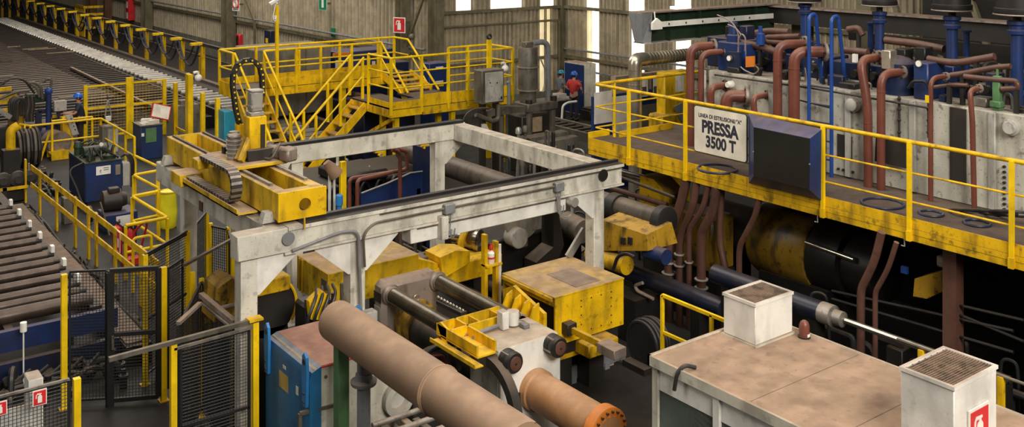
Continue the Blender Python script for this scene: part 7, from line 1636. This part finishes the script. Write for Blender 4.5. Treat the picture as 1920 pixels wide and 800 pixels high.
t = thing('safety_fence', 'black mesh safety fence with pale top rail left of the gantry column', 'fence', ((x325 + x481) / 2, YA, 0))
fpost(t, x325, YA, 2.12, .07); fpost(t, x481 - .02, YA, 2.17, .075)
panel(t, (x325 + .09, YA, 0), (x481 - .1, YA, 0), .25, 2.06, 1.1, .04)
xr0 = pY(203, 678, YA).x
part(t, 'pale_rail', 'machine_grey', [bar((xr0, YA - .02, 2.13), (x481 + .02, YA - .02, 2.17), .05, .05)]); part(t, 'pale_rail', 'steel', [bar((x325, YA - .02, 2.06), (x481, YA - .02, 2.09), .03, .03)])
part(t, 'cap', 'yellow', [box(x481 - .12, x481 + .06, YA - .08, YA + .05, 2.17, 2.2)])
x129, x144 = pY(129, 705, YA).x, pY(144, 703, YA).x
t = thing('safety_fence', 'black mesh safety fence in the lower left corner with red signs', 'fence', (2.0, YA, 0))
panel(t, (.6, YA, 0), (x129, YA, 0), .2, 2.0, None, .04); fpost(t, x144, YA, 2.0, .075)
part(t, 'pale_rail', 'steel', [bar((.6, YA - .02, 2.02), (x129, YA - .02, 2.02), .03, .025)])
q = pY(74, 744, YA - .03)
t = extinguisher_sign('extinguisher_sign', 'red extinguisher sign on the lower left mesh fence', q, (0, -1, 0), rad(29, q), wide=.85)
q = pY(0, 765, YA - .03); extinguisher_sign('extinguisher_sign', 'red sign cut by the left edge of the photo', q, (0, -1, 0), rad(26, q), wide=.9)
q0, q1 = pY(0, 772, YA + .3), pY(59, 830, YA + .3); solo('white_board', 'white_clean', [box(q0.x - .5, q1.x, YA + .3, YA + .34, 0, q0.z, .004), box(q0.x + .45, q1.x - .02, YA + .34, YA + .6, 0, q0.z + .25, .01)], 'white board and cupboard behind the lower left mesh', 'board')
t = thing('safety_fence', 'black mesh safety fence from the front yellow post to the gate', 'fence', (3.8, 15.5, 0)); p = pz(120, 766, 0); fpost(t, p.x, p.y, 1.98, .08)
g0, g1 = pz(206, 760, 0), pz(297, 752, 0)
panel(t, (p.x + .08, p.y, 0), (g0.x - .04, g0.y + .05, 0), .1, 2.0)
t = thing('mesh_gate', 'black framed mesh gate standing in the safety fence', 'gate', (*((g0 + g1) / 2).xy, 0))
panel(t, (g0.x, g0.y, 0), (g1.x, g1.y, 0), .08, 2.0, 1.05, .045, fr=.06); part(t, 'hinge_post', 'black', [box(g0.x - .05, g0.x + .05, g0.y - .05, g0.y + .05, 0, 1.98)]); part(t, 'handle', 'machine_grey', [cyl((g0.x + .02, g0.y - .08, .85), (g0.x + .02, g0.y - .08, 1.05), .02, 8)])
t = thing('safety_fence', 'black mesh safety fence running back from gate to gantry leg', 'fence', (5.2, 16, 0))
p2 = V((g1.x + .07, g1.y - .02, 0)); fpost(t, p2.x, p2.y, 2.0, .08); p3_ = pz(272, 721, 0); fpost(t, p3_.x, p3_.y, 2.02, .07); p4 = V((5.58, 16.5, 0)); fpost(t, p4.x, p4.y, 2.02, .07); p5 = V((6.3, 17.6, 0)); fpost(t, p5.x, p5.y, 2.02, .07)
panel(t, p3_, p4, .15, 1.98, 1.0); panel(t, p4, p5, .15, 1.98); part(t, 'top_rail', 'black', [bar(p3_ + V((0, 0, 2.02)), p4 + V((0, 0, 2.02)), .03, .03)])
panel(t, p2 + V((.08, .05, 0)), p2 + V((.4, .35, 0)), .15, 1.95)
t = thing('safety_fence', 'inner black mesh fence with two slanting dusty rails', 'fence', (5.1, 14, 0)); p6 = pz(378, 780, 0); fpost(t, p6.x, p6.y, 2.0, .06); p7 = V((p6.x - .35, p6.y + .35, 0))
a, b_, c_ = pz(334, 606, 2.0), pz(375, 568, 2.05), pz(440, 604, 2.0); b2 = pz(377, 552, 2.1)
part(t, 'dusty_rail', 'platen', [bar(a, b_, .06, .04)]); part(t, 'dusty_rail', 'platen', [bar(b2, c_, .07, .06)]); part(t, 'dusty_rail', 'steel', [bar(pz(379, 569, 2.0), pz(432, 612, 1.95), .035, .03)])
panel(t, (a.x, a.y, 0), (p6.x, p6.y, 0), .15, 1.95); panel(t, (p6.x, p6.y, 0), (c_.x, c_.y, 0), .15, 1.95)
fpost(t, pz(361, 700, .5).x, pz(361, 700, .5).y, 2.0, .06); fpost(t, pz(436, 800, 0.3).x, pz(436, 800, .3).y, 1.6, .06)
part(t, 'tie_pipe', 'platen', [cyl(pz(411, 578, 2.0), pz(464, 565, 2.0), .03, 10)])
# more posts behind the left gantry beam
t = thing('safety_fence', 'mesh fence with yellow posts below the left gantry beam', 'fence', (6.2, 14.6, 0))
for p_, yt in ((395, 418), (428, 425), (437, 455)):
    q = pz(p_, yt, 2.0); fpost(t, q.x, q.y, 2.0, .06)
q0, q1 = pz(395, 418, 2.0), pz(428, 425, 2.0); q2 = pz(437, 455, 2.0); panel(t, (q0.x, q0.y, 0), (q1.x, q1.y, 0), .15, 1.95); panel(t, (q1.x, q1.y, 0), (q2.x, q2.y, 0), .15, 1.95)
part(t, 'pale_rail', 'machine_grey', [bar(pz(345, 497, 1.95), pz(450, 440, 1.95), .05, .04)]); 
# ================================================================ tangles of hoses, pipes and fittings
def clutter(name, label, x0, x1, y0, y1, z0, z1, n, mts, cat='hoses', rr=(.02, .05)):
    t = thing(name, label, cat, ((x0 + x1) / 2, (y0 + y1) / 2, z0)); U_ = random.uniform
    for i in range(n):
        x, y = U_(x0, x1), U_(y0, y1); k = i % 4; m_ = random.choice(mts); h = U_(.35, 1.0) * (z1 - z0)
        if k == 0:
            r = U_(*rr); dx_, dy_ = U_(-.5, .5), U_(-.6, .6)
            cl = lambda v, a, b: min(max(v, a), b)
            part(t, 'hose', m_, [tube([(x, y, z0 + r), (x + dx_ * .2, y + dy_ * .2, z0 + h), (cl(x + dx_ * .8, x0, x1), cl(y + dy_ * .8, y0, y1), z0 + h), (cl(x + dx_, x0, x1), cl(y + dy_, y0, y1), z0 + r)], r, 7, .15, 4)])
        elif k == 1:
            r = U_(.05, .1); part(t, 'fitting', m_, [lathe((x, y, z0), (x, y, 20), [(0, r), (h * .4, r), (h * .42, r * 1.3), (h * .55, r * 1.3), (h * .57, r * .6), (h * .8, r * .6)], 10)])
        elif k == 2:
            r = U_(*rr); L_ = U_(.3, .9); part(t, 'pipe', m_, [tube([(x, y, z0), (x, y, z0 + h * .6), (x, min(y + L_, y1), z0 + h * .6), (x, min(y + L_, y1), z0)], r, 8, .08, 4)])
        else:
            a, b = U_(.06, .16), U_(.06, .16); part(t, 'valve_box', m_, [box(x - a, x + a, y - b, y + b, z0, z0 + h * .6, .015)])
    return t
clutter('tank_top_fittings', 'tangle of dark hoses and fittings on the oil tank top', 15.0, 16.7, 1.5, 12.4, TZ1, TZ1 + .75, 96, ['machine_black', 'machine_dark', 'pipe_brown', 'blue_dark', 'machine_grey', 'rubber'])
clutter('tank_edge_fittings', 'row of small valves and hoses along the tank edge', 14.42, 14.72, 1.5, 12.5, TZ1, TZ1 + .32, 44, ['machine_black', 'machine_dark', 'steel', 'rubber', 'blue_dark'], rr=(.01, .02))
clutter('platform_under_hoses', 'dark hoses and valves in shadow beneath the platform', 13.1, 13.9, 4.0, 10.0, 0, 1.3, 36, ['machine_black', 'machine_dark', 'rubber'])
clutter('gantry_hoses', 'oily hoses and fittings on the floor beneath the gantry', 10.5, 12.2, 16.9, 19.0, 0, 1.2, 36, ['machine_black', 'machine_dark', 'rubber', 'machine_grey', 'blue_dark'])
clutter('walkway_hoses', 'loose hoses lying behind the yellow railing', 5.85, 6.4, 25.0, 31.5, 0, .3, 30, ['machine_black', 'rubber', 'machine_dark', 'machine_grey'])
clutter('floor_hoses', 'hoses and fittings beside the cable trough', 5.02, 5.28, 17.5, 27.5, 0, .22, 40, ['machine_black', 'rubber', 'dark_steel', 'machine_grey'], rr=(.015, .03))
clutter('shear_hoses', 'dusty hoses and pipes around the foot of the log shear', 16.2, 18.4, 20.6, 22.2, 0, 1.5, 40, ['machine_dark', 'machine_grey', 'rubber', 'steel'])
clutter('conveyor_fittings', 'dark fittings on the floor below the platform end', 14.3, 16.8, 15.3, 17.0, 0, 1.0, 28, ['machine_dark', 'machine_grey', 'rubber'])
clutter('saw_hoses', 'oily hoses hanging below the long yellow housing', 6.4, 6.9, 13.9, 15.0, 0, 1.15, 20, ['machine_black', 'rubber', 'machine_dark', 'steel'])
clutter('roller_hoses', 'dark pipes and hoses under the blue roller frame', 1.2, 4.4, 15.75, 16.85, 0, .45, 34, ['machine_black', 'rubber', 'dark_steel', 'machine_dark'])
